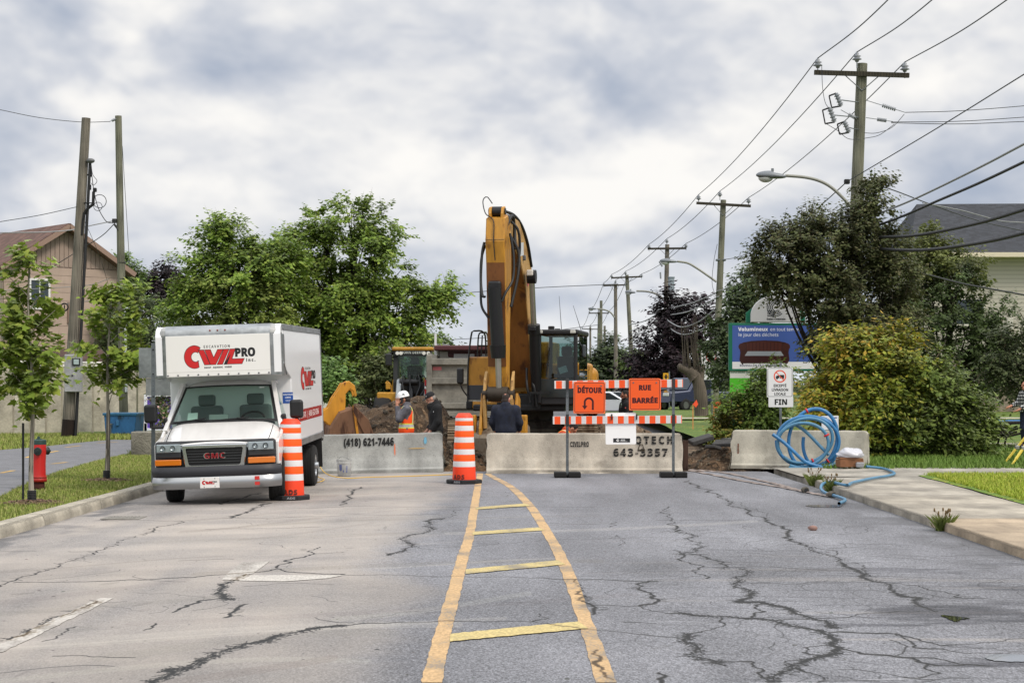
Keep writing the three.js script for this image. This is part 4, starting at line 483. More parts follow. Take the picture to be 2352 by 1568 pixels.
single('blue_pipe', 'blue pipe running over the kerb into the gutter', 'pipe', tube([gnd(1990, 1071, .2), gnd(2030, 1076, HR + .04), gnd(2055, 1086, HR + .04), gnd(2042, 1092, HR + .04), gnd(2000, 1099, HR + .04), gnd(1960, 1108, HR + .045), gnd(1945, 1114, HR + .05), V(5.42, .155, -29.6), V(5.20, .13, -29.2), V(5.12, .05, -28.6), gnd(1940, 1146, .045), gnd(1928, 1156, .045)], .026, 100, 8), blueHose2);
{ const p = gnd(1952, 1073, .13), c = thing('cardboard_box', 'flattened brown cardboard box at the foot of the pale barrier', 'box', p); part(c, 'carton', [rb(.50, .15, .3, .01, 0, .085, 0, 0, .15), rb(.49, .035, .3, .008, .0, .18, .0, 0, .12, -.03)], M('#9a6a48', .85, 0, { map: T.grime })); part(c, 'clear_packing', rb(.16, .11, .12, .03, .17, .06, .2), M('#c9cdd2', .15, 0, { transmission: .6, thickness: 0 }));
  const g = new THREE.SphereGeometry(.2, 26, 18), q = g.attributes.position; for (let i = 0; i < q.count; i++) { const x = q.getX(i), y = q.getY(i), z = q.getZ(i), n = .75 + fbm(x * 14 + 5, y * 14 + z * 9, 3) * .6; q.setXYZ(i, x * n * 1.25, Math.max(-.06, y * n * .62), z * n); } g.computeVertexNormals(); tag(part(scene, 'plastic_bag', tf(g, p.x + .01, p.y + .265, p.z)), M('#dedfe4', .25, 0, { transmission: .25, thickness: 0, side: THREE.DoubleSide }) && 'crumpled clear plastic bag lying on the cardboard box', 'bag').material = M('#dcdde4', .22, 0, { transmission: .3, thickness: 0, side: THREE.DoubleSide }); }
{ const s = thing('notice_board', 'small white notice board on top of the pale barrier', 'notice', at(1905, 985, 37.2)); part(s, 'board', rb(.36, .30, .02, .006, .02, .13, 0, 0, -.2, .02), M('#e4e6ea', .5)); part(s, 'board_print', tf(plane(.35, .29, 0, 0, .012), .02, .13, 0, 0, -.2, .02), printMat(canvasTex(256, 212, (c, w, h) => { c.fillStyle = '#e6e8ec'; c.fillRect(0, 0, w, h); c.fillStyle = '#2a3a86'; c.fillRect(140, 18, 96, 18); c.fillStyle = '#333'; for (const [x, y, l] of [[150, 78, 40], [150, 104, 84], [150, 128, 60], [150, 154, 40]]) c.fillRect(x, y, l, 9); c.fillRect(24, 24, 60, 7); }), .6), true); }
// a stone, weeds in the gutter, drain grate
single('stone', 'small pinkish stone lying alone on the right half of the road', 'stone', (() => { const g = new THREE.IcosahedronGeometry(.045, 2), q = g.attributes.position; for (let i = 0; i < q.count; i++) { const n = .75 + .5 * vn(q.getX(i) * 30 + 9, q.getY(i) * 30 + q.getZ(i) * 20); q.setXYZ(i, q.getX(i) * n * 1.3, q.getY(i) * n * .8, q.getZ(i) * n); } const p = gnd(1868, 1218); return tf(mergeVertices(g), p.x, .03, p.z); })(), M('#8c6f66', .9));
function weed(label, p, n, h, seed) { const w = thing('weed', label, 'weed', p, 'weeds growing along the right kerb'), r = rng(seed), pos = [], stems = []; for (let i = 0; i < n; i++) { const a = r() * 6.28, l = h * (.4 + r() * .7), o = .03 + r() * .07, x = (r() - .5) * .16, z = (r() - .5) * .16, dx = Math.cos(a) * l * (.2 + r() * .7), dz = Math.sin(a) * l * (.2 + r() * .7), wx = -Math.sin(a) * .0035, wz = Math.cos(a) * .0035; pos.push(x - wx, 0, z - wz, x + wx, 0, z + wz, x + dx * .5 + wx, l * .7, z + dz * .5 + wz, x - wx, 0, z - wz, x + dx * .5 + wx, l * .7, z + dz * .5 + wz, x + dx, l, z + dz); } const g = new THREE.BufferGeometry(); g.setAttribute('position', new THREE.Float32BufferAttribute(pos, 3)); g.computeVertexNormals(); const m = part(w, 'blades', g, M('#5f6b2c', .8, 0, { side: THREE.DoubleSide })); m.userData.kind = 'stuff';
  for (let i = 0; i < 9; i++) { const a = r() * 6.28, l = h * (1 + r() * .5), e = V(Math.cos(a) * l * .4, l, Math.sin(a) * l * .4); part(w, 'seed_stalk', [tube([V(0, 0, 0), V(e.x * .3, l * .6, e.z * .3), e], .003, 8, 4), sph(.012, e.x, e.y, e.z, 1, 2.2, 1, 6)], M('#6d5a3c', .9)); } }
weed('tall weed with seed stalks halfway along the right kerb', V(5.30, .0, -21.4), 200, .20, 3); weed('dry brownish weed clump at the dropped kerb end', V(5.42, 0, -31.2), 170, .22, 4); weed('low weed clump beside the blue pipe on the kerb', V(5.38, 0, -29.4), 120, .22, 5);
{ const p = gnd(300, 1190), g = thing('storm_drain', 'storm drain grate in the road beside the left kerb', 'drain', [p.x - .1, p.y, p.z]), im = M('#a39f97', .8, .1, { map: T.grime }); part(g, 'grate_frame', prism([[-.27, -.27], [.27, -.27], [.27, .27], [-.27, .27]], .008, 0, [[[-.22, -.22], [.22, -.22], [.22, .22], [-.22, .22]]]).rotateX(-Math.PI / 2).translate(0, .008, 0), im); for (let k = 0; k < 9; k++) part(g, 'grate_bar', box(.032, .006, .44, -.2 + k * .05, .008, 0), im); part(g, 'grate_pit', box(.44, .002, .44, 0, .0035, 0), M('#1a1a19', 1)); }
// ================================================================ EXCAVATOR (upper works turned a little to the left)
const catY = M('#c58c2a', .48, 0, { map: T.dirtpaint }), catTan = M('#c39a5c', .6, 0, { map: T.dirtpaint }), catGrey = M('#34373d', .6), hyd = M('#17171a', .42, .2), steel = M('#a9a59c', .3, .9), mudSteel = M('#84796a', .85, .2, { map: T.dirtpaint });
{
  const ex = thing('excavator', 'large yellow tracked excavator with raised boom behind the long barrier', 'excavator', [.27, -.08, -42.75]);
  const yaw = new THREE.Matrix4().makeRotationY(-.165), U = gs => rotGeo(gs, yaw), up = (n, gs, m, k) => part(ex, n, U(gs), m, k);
  // undercarriage: frames, sprockets and separate shoes on each chain
  for (const s of [-1, 1]) {
    const tx = s * 1.37 - .02, L = 2.1, r = .47, cyy0 = .52, tr = part(ex, 'track', [rb(.42, .5, 3.7, .08, tx, cyy0, 0), ...[-1, 1].map(q => cyl(.36, .36, .30, tx, cyy0, q * (L - r + .1), 0, 0, Math.PI / 2, 24)), ...Array.from({ length: 6 }, (_, k) => cyl(.12, .12, .4, tx, .17, -1.3 + k * .52, 0, 0, Math.PI / 2, 12))], M('#3a352e', .85, .2, { map: T.dirtpaint }));
    const per = 2 * (2 * (L - r)) + 2 * Math.PI * r, n = 46, shoe = rb(.78, .05, per / n * .96, .01, 0, 0, 0), grou = [shoe, box(.78, .05, .022, 0, .045, .035), box(.78, .035, .02, 0, .04, -.035)], sg = merge(grou), smat = M('#8a7a66', .85, .25, { map: T.dirtpaint });
    for (let k = 0; k < n; k++) { let d = k / n * per, y, z, a; const st = 2 * (L - r), ar = Math.PI * r; if (d < st) { z = -(L - r) + d; y = cyy0 + r; a = 0; } else if (d < st + ar) { const t = (d - st) / r; z = (L - r) + r * Math.sin(t); y = cyy0 + r * Math.cos(t); a = t; } else if (d < 2 * st + ar) { z = (L - r) - (d - st - ar); y = cyy0 - r; a = Math.PI; } else { const t = (d - 2 * st - ar) / r; z = -(L - r) - r * Math.sin(t); y = cyy0 - r * Math.cos(t); a = Math.PI + t; } const m = shade(new THREE.Mesh(sg, smat)); m.name = 'track_shoe'; m.position.set(tx, y, z); m.rotation.x = a; tr.add(m); }
  }
  part(ex, 'car_body', [rb(2.1, .55, 1.7, .1, 0, .78, 0), cyl(.75, .75, .3, 0, 1.15, 0, 0, 0, 0, 30), rb(1.7, .5, .25, .05, 0, .62, .95)], M('#4b463d', .8, .1, { map: T.dirtpaint }));
  up('main_frame', [rb(2.2, .16, 3.6, .04, .15, 1.36, -.2), rb(1.0, .4, 1.2, .05, .1, 1.5, .9)], darkSteel);
  // house: right-hand box, counterweight, engine hood, tank
  up('engine_house', [rb(1.0, 1.0, 2.4, .04, -.66, 2.08, -.1), rb(2.5, .9, 2.2, .1, .15, 2.02, -1.8), rb(1.1, .55, 1.4, .05, .1, 2.7, -1.2)], catY);
  up('house_panel', rb(.98, .36, .03, .01, -.66, 1.72, 1.112), catGrey); up('step_bar', [rb(1.0, .18, .3, .04, -.66, 1.42, 1.0)], catY); up('latch', [box(.05, .12, .03, -.62, 2.15, 1.115), box(.09, .02, .03, -.60, 2.2, 1.12)], catY);
  up('counterweight', rb(2.7, .85, .7, .2, .15, 1.95, -3.0), catY); up('exhaust_cover', [rb(.26, .5, .3, .1, -.26, 2.75, .55)], catY);
  up('handrail', [tube([V(-1.16, 1.5, 1.16), V(-1.15, 2.4, 1.14), V(-1.08, 3.12, 1.1), V(-1.0, 3.2, 1.08), V(-.78, 3.14, 1.0), V(-.76, 2.6, .9)], .022, 40), tube([V(-.95, 2.58, 1.0), V(-.92, 3.1, 1.0), V(-.82, 3.16, .95), V(-.72, 3.1, .9), V(-.72, 2.6, .85)], .02, 30), tube([V(-.86, 2.6, .98), V(-.84, 3.1, .96)], .018, 6), tube([V(-.95, 2.85, 1), V(-.72, 2.85, .88)], .018, 6)], blackPlastic);
  up('mirror', [rb(.17, .38, .09, .05, -1.33, 2.12, 1.22), tube([V(-1.33, 1.95, 1.22), V(-1.28, 1.8, 1.2), V(-1.14, 1.6, 1.14)], .018, 10)], blackPlastic);
  up('corner_bracket', [rb(.16, .20, .16, .03, -1.12, 1.42, 1.1)], darkSteel); part(ex, 'reflective_chevron', U(plane(.26, .15, -.20, 1.26, 1.16)), printMat(canvasTex(128, 80, (c, w, h) => { c.fillStyle = '#c9d43a'; c.fillRect(0, 0, w, h); c.strokeStyle = '#d8382a'; c.lineWidth = 16; c.beginPath(); c.moveTo(0, 0); c.lineTo(0, 50); c.stroke(); c.strokeStyle = '#2c5a2a'; c.lineWidth = 15; c.beginPath(); c.moveTo(28, 78); c.lineTo(62, 6); c.lineTo(98, 78); c.stroke(); }), .4), true);
  // cab
  const cx0 = .62, cx1 = 1.58, cw = cx1 - cx0, cm = (cx0 + cx1) / 2, cz = 1.75, cb = -.15, y0 = 1.46, y1 = 3.16, fr = M('#1d1d20', .5);
  up('cab_frame', [rb(.09, y1 - y0, .10, .03, cx0 + .05, (y0 + y1) / 2, cz), rb(.09, y1 - y0, .10, .03, cx1 - .05, (y0 + y1) / 2, cz), rb(.08, y1 - y0, .1, .02, cx0 + .05, (y0 + y1) / 2, cb), rb(.08, y1 - y0, .1, .02, cx1 - .05, (y0 + y1) / 2, cb), rb(.08, y1 - y0, .09, .02, cx1 - .04, (y0 + y1) / 2, .75), rb(cw + .06, .13, cz - cb + .12, .05, cm, y1 - .02, (cz + cb) / 2 + .02), rb(cw, .26, cz - cb, .04, cm, y0 + .10, (cz + cb) / 2), rb(.07, .5, cz - cb, .02, cx1 - .035, y0 + .42, (cz + cb) / 2)], fr);
  up('front_window', rb(cw - .16, 1.00, .012, .004, cm, 2.56, cz + .03), glass('#b9c9c8')); up('lower_window', rb(cw - .16, .44, .012, .004, cm, 1.83, cz + .03), M('#2a3031', .12)); up('wiper', [bar(V(cx0 + .22, 2.1, cz + .05), V(cx0 + .30, 2.78, cz + .05), .014)], blackPlastic); up('side_window', [rb(.01, 1.05, 1.5, .004, cx1, 2.52, .75)], glass('#8fa0a0')); up('rear_window', [rb(cw - .16, .5, .01, .004, cm, 2.68, cb)], glass('#d5e6e2'));
  up('seat', [rb(.46, .7, .14, .06, cm + .03, 2.25, .35), rb(.26, .24, .1, .05, cm + .03, 2.72, .34), rb(.48, .14, .5, .05, cm + .03, 1.92, .6), rb(.10, .1, .4, .03, cm - .22, 2.12, .62), rb(.10, .1, .4, .03, cm + .28, 2.12, .62)], M('#3b4145', .9)); up('paper', plane(.2, .16, cm + .12, 2.26, cz - .08, -.3, 0, .35), M('#d5dde2', .8));
  for (const x of [cx0 + .08, cx1 - .1]) up('work_light', [rb(.13, .08, .08, .02, x, y1 - .015, cz + .12)], M('#c4c4bd', .25)); up('roof_beacon', [rb(.14, .10, .14, .02, cx0 + .27, y1 + .09, 1.3), rb(.12, .04, .1, .01, cx0 + .42, y1 + .06, 1.3)], blackPlastic);
  for (const [x, l, t] of [[cx0 + .42, .85, -.06], [cx0 + .9, .62, -.2]]) up('antenna', [bar(V(x, y1 + .04, .6), V(x + t, y1 + .04 + l, .6), .009, .004, 5)], blackPlastic); up('cab_mirror', [rb(.09, .30, .2, .04, cx1 + .12, 2.7, 1.55), bar(V(cx1, 2.95, 1.6), V(cx1 + .12, 2.7, 1.55), .015)], M('#3a3f45', .3)); up('grab_rail', [tube([V(cx1 + .12, 1.5, .6), V(cx1 + .13, 2.2, .6), V(cx1 + .10, 2.25, .6), V(cx1 + .02, 2.26, .6)], .018, 16), ...Array.from({ length: 8 }, (_, k) => box(.09, .015, .02, cx1 + .08, 1.52 + k * .085, .6))], M('#b98a2f', .6));
  // boom: curved box, thick in the middle; (z, y)
  const bx = .16, boomPts = [[.55, 1.75], [.35, 2.05], [.55, 3.3], [1.15, 4.45], [2.1, 5.25], [3.2, 5.62], [4.15, 5.62], [4.42, 5.48], [4.45, 5.22], [4.2, 5.05], [3.1, 4.75], [2.35, 4.25], [1.85, 3.35], [1.50, 2.3], [1.15, 1.75]];
  up('boom', [sideprism(boomPts, .55, .02, bx)], catTan);
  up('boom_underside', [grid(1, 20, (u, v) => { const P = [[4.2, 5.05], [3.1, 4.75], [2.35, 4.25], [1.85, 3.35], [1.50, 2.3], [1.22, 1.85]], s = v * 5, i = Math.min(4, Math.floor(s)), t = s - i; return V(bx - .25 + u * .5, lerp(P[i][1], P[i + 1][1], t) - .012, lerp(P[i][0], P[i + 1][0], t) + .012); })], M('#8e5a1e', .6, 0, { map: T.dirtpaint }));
  up('boom_decal', plane(.62, .30, bx + .2785, 5.0, 2.95, 0, Math.PI / 2, .1), M('#c8ccd0', .4)); up('boom_decal', plane(.2, .28, bx + .2785, 4.35, 2.0, 0, Math.PI / 2, .5), M('#b2374a', .4));
  for (const s of [-1, 1]) { const x = bx + s * .44, a = V(x, 1.78, 1.75), b = V(x, 3.15, 2.12), c = V(x, 4.35, 2.46), d = c.clone().sub(a).normalize(); const cc = up('boom_cylinder', [bar(a, b, .12, .12, 18), bar(b.clone().addScaledVector(d, -.05), b.clone().addScaledVector(d, .16), .145, .145, 18), rb(.16, .12, .2, .03, x, 3.2, 2.3)], hyd); part(cc, 'piston_rod', U(bar(b, c, .065, .065, 14)), steel); part(cc, 'rod_eye', U([cyl(.16, .16, .2, x, 4.4, 2.47, 0, 0, Math.PI / 2, 18)]), hyd); }
  up('boom_lamp', [rb(.15, .14, .12, .03, bx + .42, 4.48, 2.62)], M('#cfc9c2', .3)); up('boom_lamp', [rb(.12, .12, .1, .02, bx + .28, 4.82, 2.72)], M('#55565a', .4));
  // stick with its lugs, bucket cylinder and hoses
  const sx = .20, stickPts = [[4.62, 5.62], [5.02, 5.52], [5.12, 5.0], [5.02, 4.55], [4.86, 3.0], [4.74, 1.62], [4.52, 1.52], [4.42, 1.7], [4.36, 3.2], [4.18, 4.4], [4.20, 4.9], [4.42, 5.4]];
  up('stick', [sideprism(stickPts, .42, .02, sx)], catY); up('stick_weld', [box(.425, .012, .02, sx, 5.05, 5.115)], catTan); for (const q of [-1, 1]) up('stick_lug', [sideprism([[4.55, 5.5], [5.0, 5.46], [5.0, 5.62], [4.92, 5.76], [4.72, 5.8], [4.58, 5.7]], .06, .01, sx + q * .135)], catY); up('stick_pin', [cyl(.11, .11, .20, sx, 5.68, 4.8, 0, 0, Math.PI / 2, 20), cyl(.07, .07, .38, sx, 5.68, 4.8, 0, 0, Math.PI / 2, 16)], hyd);
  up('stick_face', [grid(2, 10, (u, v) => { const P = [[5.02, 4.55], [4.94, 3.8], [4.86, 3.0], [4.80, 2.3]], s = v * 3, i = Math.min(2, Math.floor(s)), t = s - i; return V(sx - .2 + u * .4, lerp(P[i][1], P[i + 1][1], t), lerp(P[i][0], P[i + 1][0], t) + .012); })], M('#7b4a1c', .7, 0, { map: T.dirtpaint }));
  const bc = up('bucket_cylinder', [bar(V(sx + .0, 4.0, 5.16), V(sx + .06, 2.72, 5.08), .145, .145, 20), bar(V(sx + .06, 2.76, 5.08), V(sx + .065, 2.48, 5.06), .18, .15, 20), rb(.28, .3, .2, .06, sx, 4.0, 5.1)], hyd); part(bc, 'piston_rod', U(bar(V(sx + .065, 2.48, 5.06), V(sx + .08, 1.72, 5.02), .068, .068, 14)), steel);
  up('link_pin', [cyl(.16, .16, .44, sx + .06, 1.70, 5.0, 0, 0, Math.PI / 2, 20), cyl(.10, .10, .7, sx + .06, 1.70, 5.0, 0, 0, Math.PI / 2, 16)], M('#3a3126', .6, .2, { map: T.dirtpaint }));
  for (const q of [-1, 1]) { up('bucket_link', [sideprism([[4.8, 2.2], [5.0, 2.0], [5.12, 1.6], [5.02, .95], [4.85, .95], [4.9, 1.6]], .06, .01, sx + .06 + q * .30)], catTan); up('bucket_ear', [sideprism([[4.55, 1.6], [4.85, 1.72], [5.15, .95], [5.2, .2], [4.7, .1], [4.5, .8]], .06, .01, sx + .06 + q * .38)], catY); up('bucket_side_bar', [rb(.14, 1.0, .2, .03, sx + .06 + q * .56, .75, 5.0)], catY); }
  up('bucket', [sideprism([[5.3, .75], [5.25, .1], [4.8, -.15], [4.1, .0], [3.8, .5], [4.1, 1.0], [4.6, 1.1]], 1.1, .03, sx + .06)], mudSteel);
  const hz = (pts, r = .028) => up('hydraulic_hose', tube(pts.map(p => V(...p)), r, 40, 7), blackPlastic);
  hz([[sx - .26, 5.0, 4.95], [sx - .30, 4.75, 5.0], [sx - .32, 4.2, 5.05], [sx - .27, 3.85, 5.15], [sx - .2, 3.8, 5.2]], .03); hz([[sx - .26, 4.95, 4.85], [sx - .33, 4.6, 4.95], [sx - .32, 4.0, 5.05], [sx - .29, 3.6, 5.1], [sx - .14, 3.35, 5.12]]); hz([[sx + .28, 5.2, 4.8], [sx + .36, 4.7, 4.8], [sx + .36, 4.2, 4.9], [sx + .24, 3.9, 5.1], [sx + .16, 3.7, 5.15]]); hz([[sx + .26, 5.15, 4.6], [sx + .42, 4.8, 4.5], [sx + .42, 4.3, 4.6], [sx + .3, 3.6, 4.8]], .035);
  hz([[bx + .1, 5.75, 4.1], [bx + .2, 5.72, 3.6], [bx + .28, 5.55, 3.0], [bx + .3, 5.2, 2.2], [bx + .3, 4.7, 1.6]], .035); hz([[bx + .2, 5.35, 4.6], [bx + .3, 5.62, 4.4], [bx + .3, 5.4, 4.1], [bx + .34, 4.9, 4.2]], .04); hz([[bx + .28, 5.5, 4.4], [bx + .42, 5.3, 4.3], [bx + .44, 4.9, 4.2], [bx + .4, 4.5, 4.3]], .03); hz([[sx - .1, 5.85, 4.85], [sx - .22, 6.0, 4.85], [sx - .3, 5.9, 4.9], [sx - .22, 5.62, 5.02], [sx - .04, 5.45, 5.06], [sx - .02, 5.0, 5.14], [sx, 4.6, 5.08]], .012);
  up('stick_cylinder', [bar(V(bx + .05, 5.56, 4.6), V(bx + .05, 5.72, 2.6), .10, .10, 16)], hyd); up('hose_bracket', [box(.5, .05, .06, bx + .55, 1.72, 1.9), box(.06, .4, .06, bx + .34, 1.6, 1.6), box(.06, .4, .06, bx + .5, 1.55, 1.7)], darkSteel);
  hz([[bx + .3, 2.4, 1.7], [bx + .36, 2.0, 1.85], [bx + .42, 1.8, 1.9], [bx + .45, 1.4, 1.8]]); hz([[bx + .2, 2.3, 1.7], [bx + .24, 1.9, 1.9], [bx + .3, 1.5, 1.85]]);
}
// ================================================================ WHEEL LOADER and DUMP TRUCK, behind
{
  const ld = thing('wheel_loader', 'yellow wheel loader with green tinted cab behind the soil heap', 'loader', [-4.05, 0, -57.5]), S = .014375; // metres per picture point at that distance
  const Y = py => EYE - (py - HOR) * S, X = px => (px - 1176) * S + 4.05, y = M('#d39a2b', .5, 0, { map: T.grime }), fr = M('#1c1f20', .5);
  part(ld, 'cab_frame', [beam(V(X(908), Y(900), 0), V(X(908), Y(805), -.2), .14, .2), beam(V(X(985), Y(900), 0), V(X(985), Y(805), -.2), .12, .2), box(X(990) - X(903), .16, .3, X(947), Y(812), -.1), box(.1, 1.3, 1.2, X(908), Y(850), -.8), box(.1, 1.3, 1.2, X(985), Y(850), -.8), box(X(988) - X(905), .5, .2, X(946), Y(895), 0)], fr);
  part(ld, 'cab_roof', [rb(X(996) - X(900), .12, 1.7, .05, X(948), Y(801), -.7)], y); part(ld, 'windscreen', [prism([[X(917), Y(815)], [X(978), Y(815)], [X(972), Y(884)], [X(924), Y(884)]], .02).translate(0, 0, .02)], glass('#bcd2c8')); part(ld, 'rear_window', plane(1.0, .9, X(947), Y(845), -1.4), glass('#bcd2c8'));
  part(ld, 'seat', [rb(.5, .6, .16, .06, X(950), Y(860), -.7), rb(.28, .24, .12, .05, X(950), Y(828), -.7)], M('#33403c', .9)); part(ld, 'brand_lettering', tf(text3('JOHN DEERE', .085, .01), X(947), Y(810), .08), M('#cfd6d2', .5));
  for (const px of [913, 921, 974, 984]) part(ld, 'work_light', cyl(.06, .06, .06, X(px), Y(811), .10, Math.PI / 2, 0, 0, 14), M('#d9d9d2', .2)); part(ld, 'mirror', [rb(.22, .42, .1, .06, X(893), Y(826), .1), bar(V(X(893), Y(812), .05), V(X(908), Y(806), 0), .02)], fr);
  part(ld, 'front_lamp', [rb(.15, .22, .08, .02, X(894), Y(886), .6), tube([V(X(900), Y(905), .5), V(X(901), Y(888), .55), V(X(893), Y(876), .58), V(X(888), Y(880), .6)], .02, 14)], y);
  for (const s of [-1, 1]) part(ld, 'lift_arm', sideprism([[-.2, Y(868)], [.4, Y(872)], [1.9, .5], [1.9, .2], [1.5, .2], [0, Y(900)]], .16, .02, X(950) + s * .46), M('#8f9599', .5, .3)); part(ld, 'tilt_link', [bar(V(X(946), Y(885), .3), V(X(946), .5, 1.6), .09, .09, 12), cyl(.12, .12, .6, X(940), Y(878), .4, 0, 0, Math.PI / 2, 14), rb(.3, .5, .3, .05, X(955), Y(890), .3)], hyd);
  for (const o of [-.2, -.05, .15, .28]) part(ld, 'hydraulic_hose', tube([V(X(948) + o, Y(872), .45), V(X(948) + o * 1.4, Y(862), .6), V(X(950) + o * 1.6, Y(885), .7), V(X(948) + o, Y(910), .9)], .022, 16), blackPlastic);
  part(ld, 'chassis', [rb(1.3, .6, 3.2, .08, X(947), .95, -.6), rb(1.6, 1.0, 1.9, .15, X(947), 1.6, -2.6)], y); part(ld, 'fender', [rb(.7, .34, .9, .06, X(893), Y(912), .2), rb(.7, .34, .9, .06, X(1000), Y(912), .2)], y);
  for (const [x, z] of [[X(882), .35], [X(1010), .35], [X(882), -2.6], [X(1010), -2.6]]) { const w = part(ld, 'wheel', [tf(lathe([[.4, -.28], [.70, -.28], [.76, -.2], [.78, 0], [.76, .2], [.70, .28], [.4, .28]], 28), x, .72, z, 0, 0, Math.PI / 2)], rubber); part(w, 'rim', cyl(.42, .42, .5, x, .72, z, 0, 0, Math.PI / 2, 24), y); }
  part(ld, 'bucket', sideprism([[1.6, .1], [1.7, .9], [2.5, .05], [2.0, -.02]], 2.6, .02, X(947)), mudSteel);
}
{
  const dt = thing('dump_truck', 'grey steel dump truck body seen from behind beside the excavator', 'dump truck', [-1.1, 0, -51]), S = .01275, Y = py => EYE - (py - HOR) * S, X = px => (px - 1176) * S + 1.1, gm = M('#9d9a90', .7, .1, { map: T.grime }), x0 = X(986), x1 = X(1170);
  part(dt, 'tailgate', [box(x1 - x0, Y(823) - Y(955), .10, (x0 + x1) / 2, (Y(823) + Y(955)) / 2, 0)], gm);
  for (const [a, b, d] of [[823, 838, .22], [868, 882, .2], [925, 938, .18], [944, 956, .16]]) part(dt, 'tailgate_rib', rb(x1 - x0 - .1, Y(a) - Y(b), d, .02, (x0 + x1) / 2, (Y(a) + Y(b)) / 2, .07), gm); for (const x of [x0, x1]) part(dt, 'tailgate_post', rb(.16, Y(815) - Y(955), .24, .02, x, (Y(815) + Y(955)) / 2, .05), gm);
  part(dt, 'dump_body', [box(.08, 1.9, 5.4, x0, Y(885), -2.75), box(.08, 1.9, 5.4, x1, Y(885), -2.75), box(x1 - x0, .1, 5.4, (x0 + x1) / 2, Y(950), -2.75), box(x1 - x0, 2.1, .1, (x0 + x1) / 2, Y(878), -5.4)], gm); part(dt, 'cab_shield', [rb(x1 - x0 + .1, .16, 1.2, .04, (x0 + x1) / 2, Y(791), -4.8), rb(x1 - x0 - .3, .32, .2, .06, (x0 + x1) / 2 + .2, Y(801), -5.2)], M('#4d2226', .5)); part(dt, 'rear_panel', [box(x1 - x0 - .2, .4, .08, (x0 + x1) / 2, Y(815), -5.2)], M('#b9b7ae', .6)); for (const px of [1042, 1068, 1110]) part(dt, 'panel_light', rb(.34, .2, .06, .02, X(px), Y(812), -5.12), M('#d6d8da', .4));
  part(dt, 'corner_post', [box(.07, 2.2, .1, X(983), Y(840), -5.0)], M('#d2d4d6', .5)); part(dt, 'spill_apron', [rb(x1 - x0, .10, .5, .02, (x0 + x1) / 2, Y(975), .2), box(x1 - x0, Y(958) - Y(976), .04, (x0 + x1) / 2, Y(967), .02)], M('#4c4a45', .7, .2)); for (const [a, b, c] of [[872, 886, '#a8201e'], [888, 893, '#d8d4d0'], [894, 908, '#a8201e']]) part(dt, 'tail_light', rb(.14, Y(a) - Y(b), .06, .01, X(981), (Y(a) + Y(b)) / 2, .06), M(c, .4));
  part(dt, 'paint_mark', box(.26, .10, .003, X(1004), Y(846), .0535), M('#b8676a', .8)); part(dt, 'frame', [rb(.9, .3, 6, .04, (x0 + x1) / 2, .75, -3)], darkSteel); for (const s of [-1, 1]) for (const z of [-.9, -2.2, -5.6]) part(dt, 'wheel', tf(lathe([[.25, -.25], [.5, -.25], [.52, 0], [.5, .25], [.25, .25]], 24), (x0 + x1) / 2 + s * .95, .52, z, 0, 0, Math.PI / 2), rubber);
}
// loose digging buckets on the ground behind the left barrier
function digBucket(label, o, s, mats, p, ry) { const b = thing('excavator_bucket', label, 'bucket', p, 'digging buckets set on the ground'); b.rotation.y = ry; b.scale.set(s, s, s * .55); const [shellM, earM] = mats, w = 1.15;
  part(b, 'shell', [sideprism([[1.15, .05], [1.2, .12], [.75, .78], [.3, 1.05], [-.1, .98], [-.42, .7], [-.5, .3], [-.3, .02], [.2, -.02], [.8, .0]], w, .03)], shellM); for (const q of [-1, 1]) part(b, 'side_cutter', sideprism([[1.2, .04], [1.24, .14], [.78, .84], [.32, 1.10], [.30, .98], [.9, .3]], .08, .01, q * (w / 2 - .01)), shellM);
  for (const q of [-1, 1]) part(b, 'hook_ear', sideprism([[-.35, .72], [.1, .92], [.12, 1.25], [.10, 1.26], [.25, 1.36], [.36, 1.32], [.40, 1.22], [.46, 1.26], [.40, 1.42], [.22, 1.50], [.0, 1.46], [-.12, 1.34], [-.3, 1.2], [-.42, 1.05], [-.58, 1.0], [-.66, 1.1], [-.76, 1.0], [-.72, .84], [-.5, .8]], .07, .012, q * .26), earM); part(b, 'wear_ridge', sideprism([[.28, 1.09], [.36, 1.05], [.62, .05], [.54, .05]], .03, .004, -(w / 2 + .012)), earM); for (let k = 0; k < 5; k++) part(b, 'tooth', sideprism([[1.12, .14], [1.12, .02], [1.42, .03]], .09, .01, -.46 + k * .23), M('#6d5a48', .7, .3)); return b; }
const rustM = M('#7d5a42', .75, .15, { map: T.dirtpaint }), earY = M('#d39222', .55, 0, { map: T.dirtpaint });
digBucket('digging bucket with bright yellow hook ears behind the left barrier', 0, 1.30, [rustM, earY], [-3.82, -.04, -38.8], 1.74); digBucket('brown rusty digging bucket half hidden behind the box truck', 0, 1.25, [M('#6b4e3c', .8, .1, { map: T.dirtpaint }), M('#8a6034', .7, 0, { map: T.dirtpaint })], [-4.75, -.02, -40.6], 1.6);
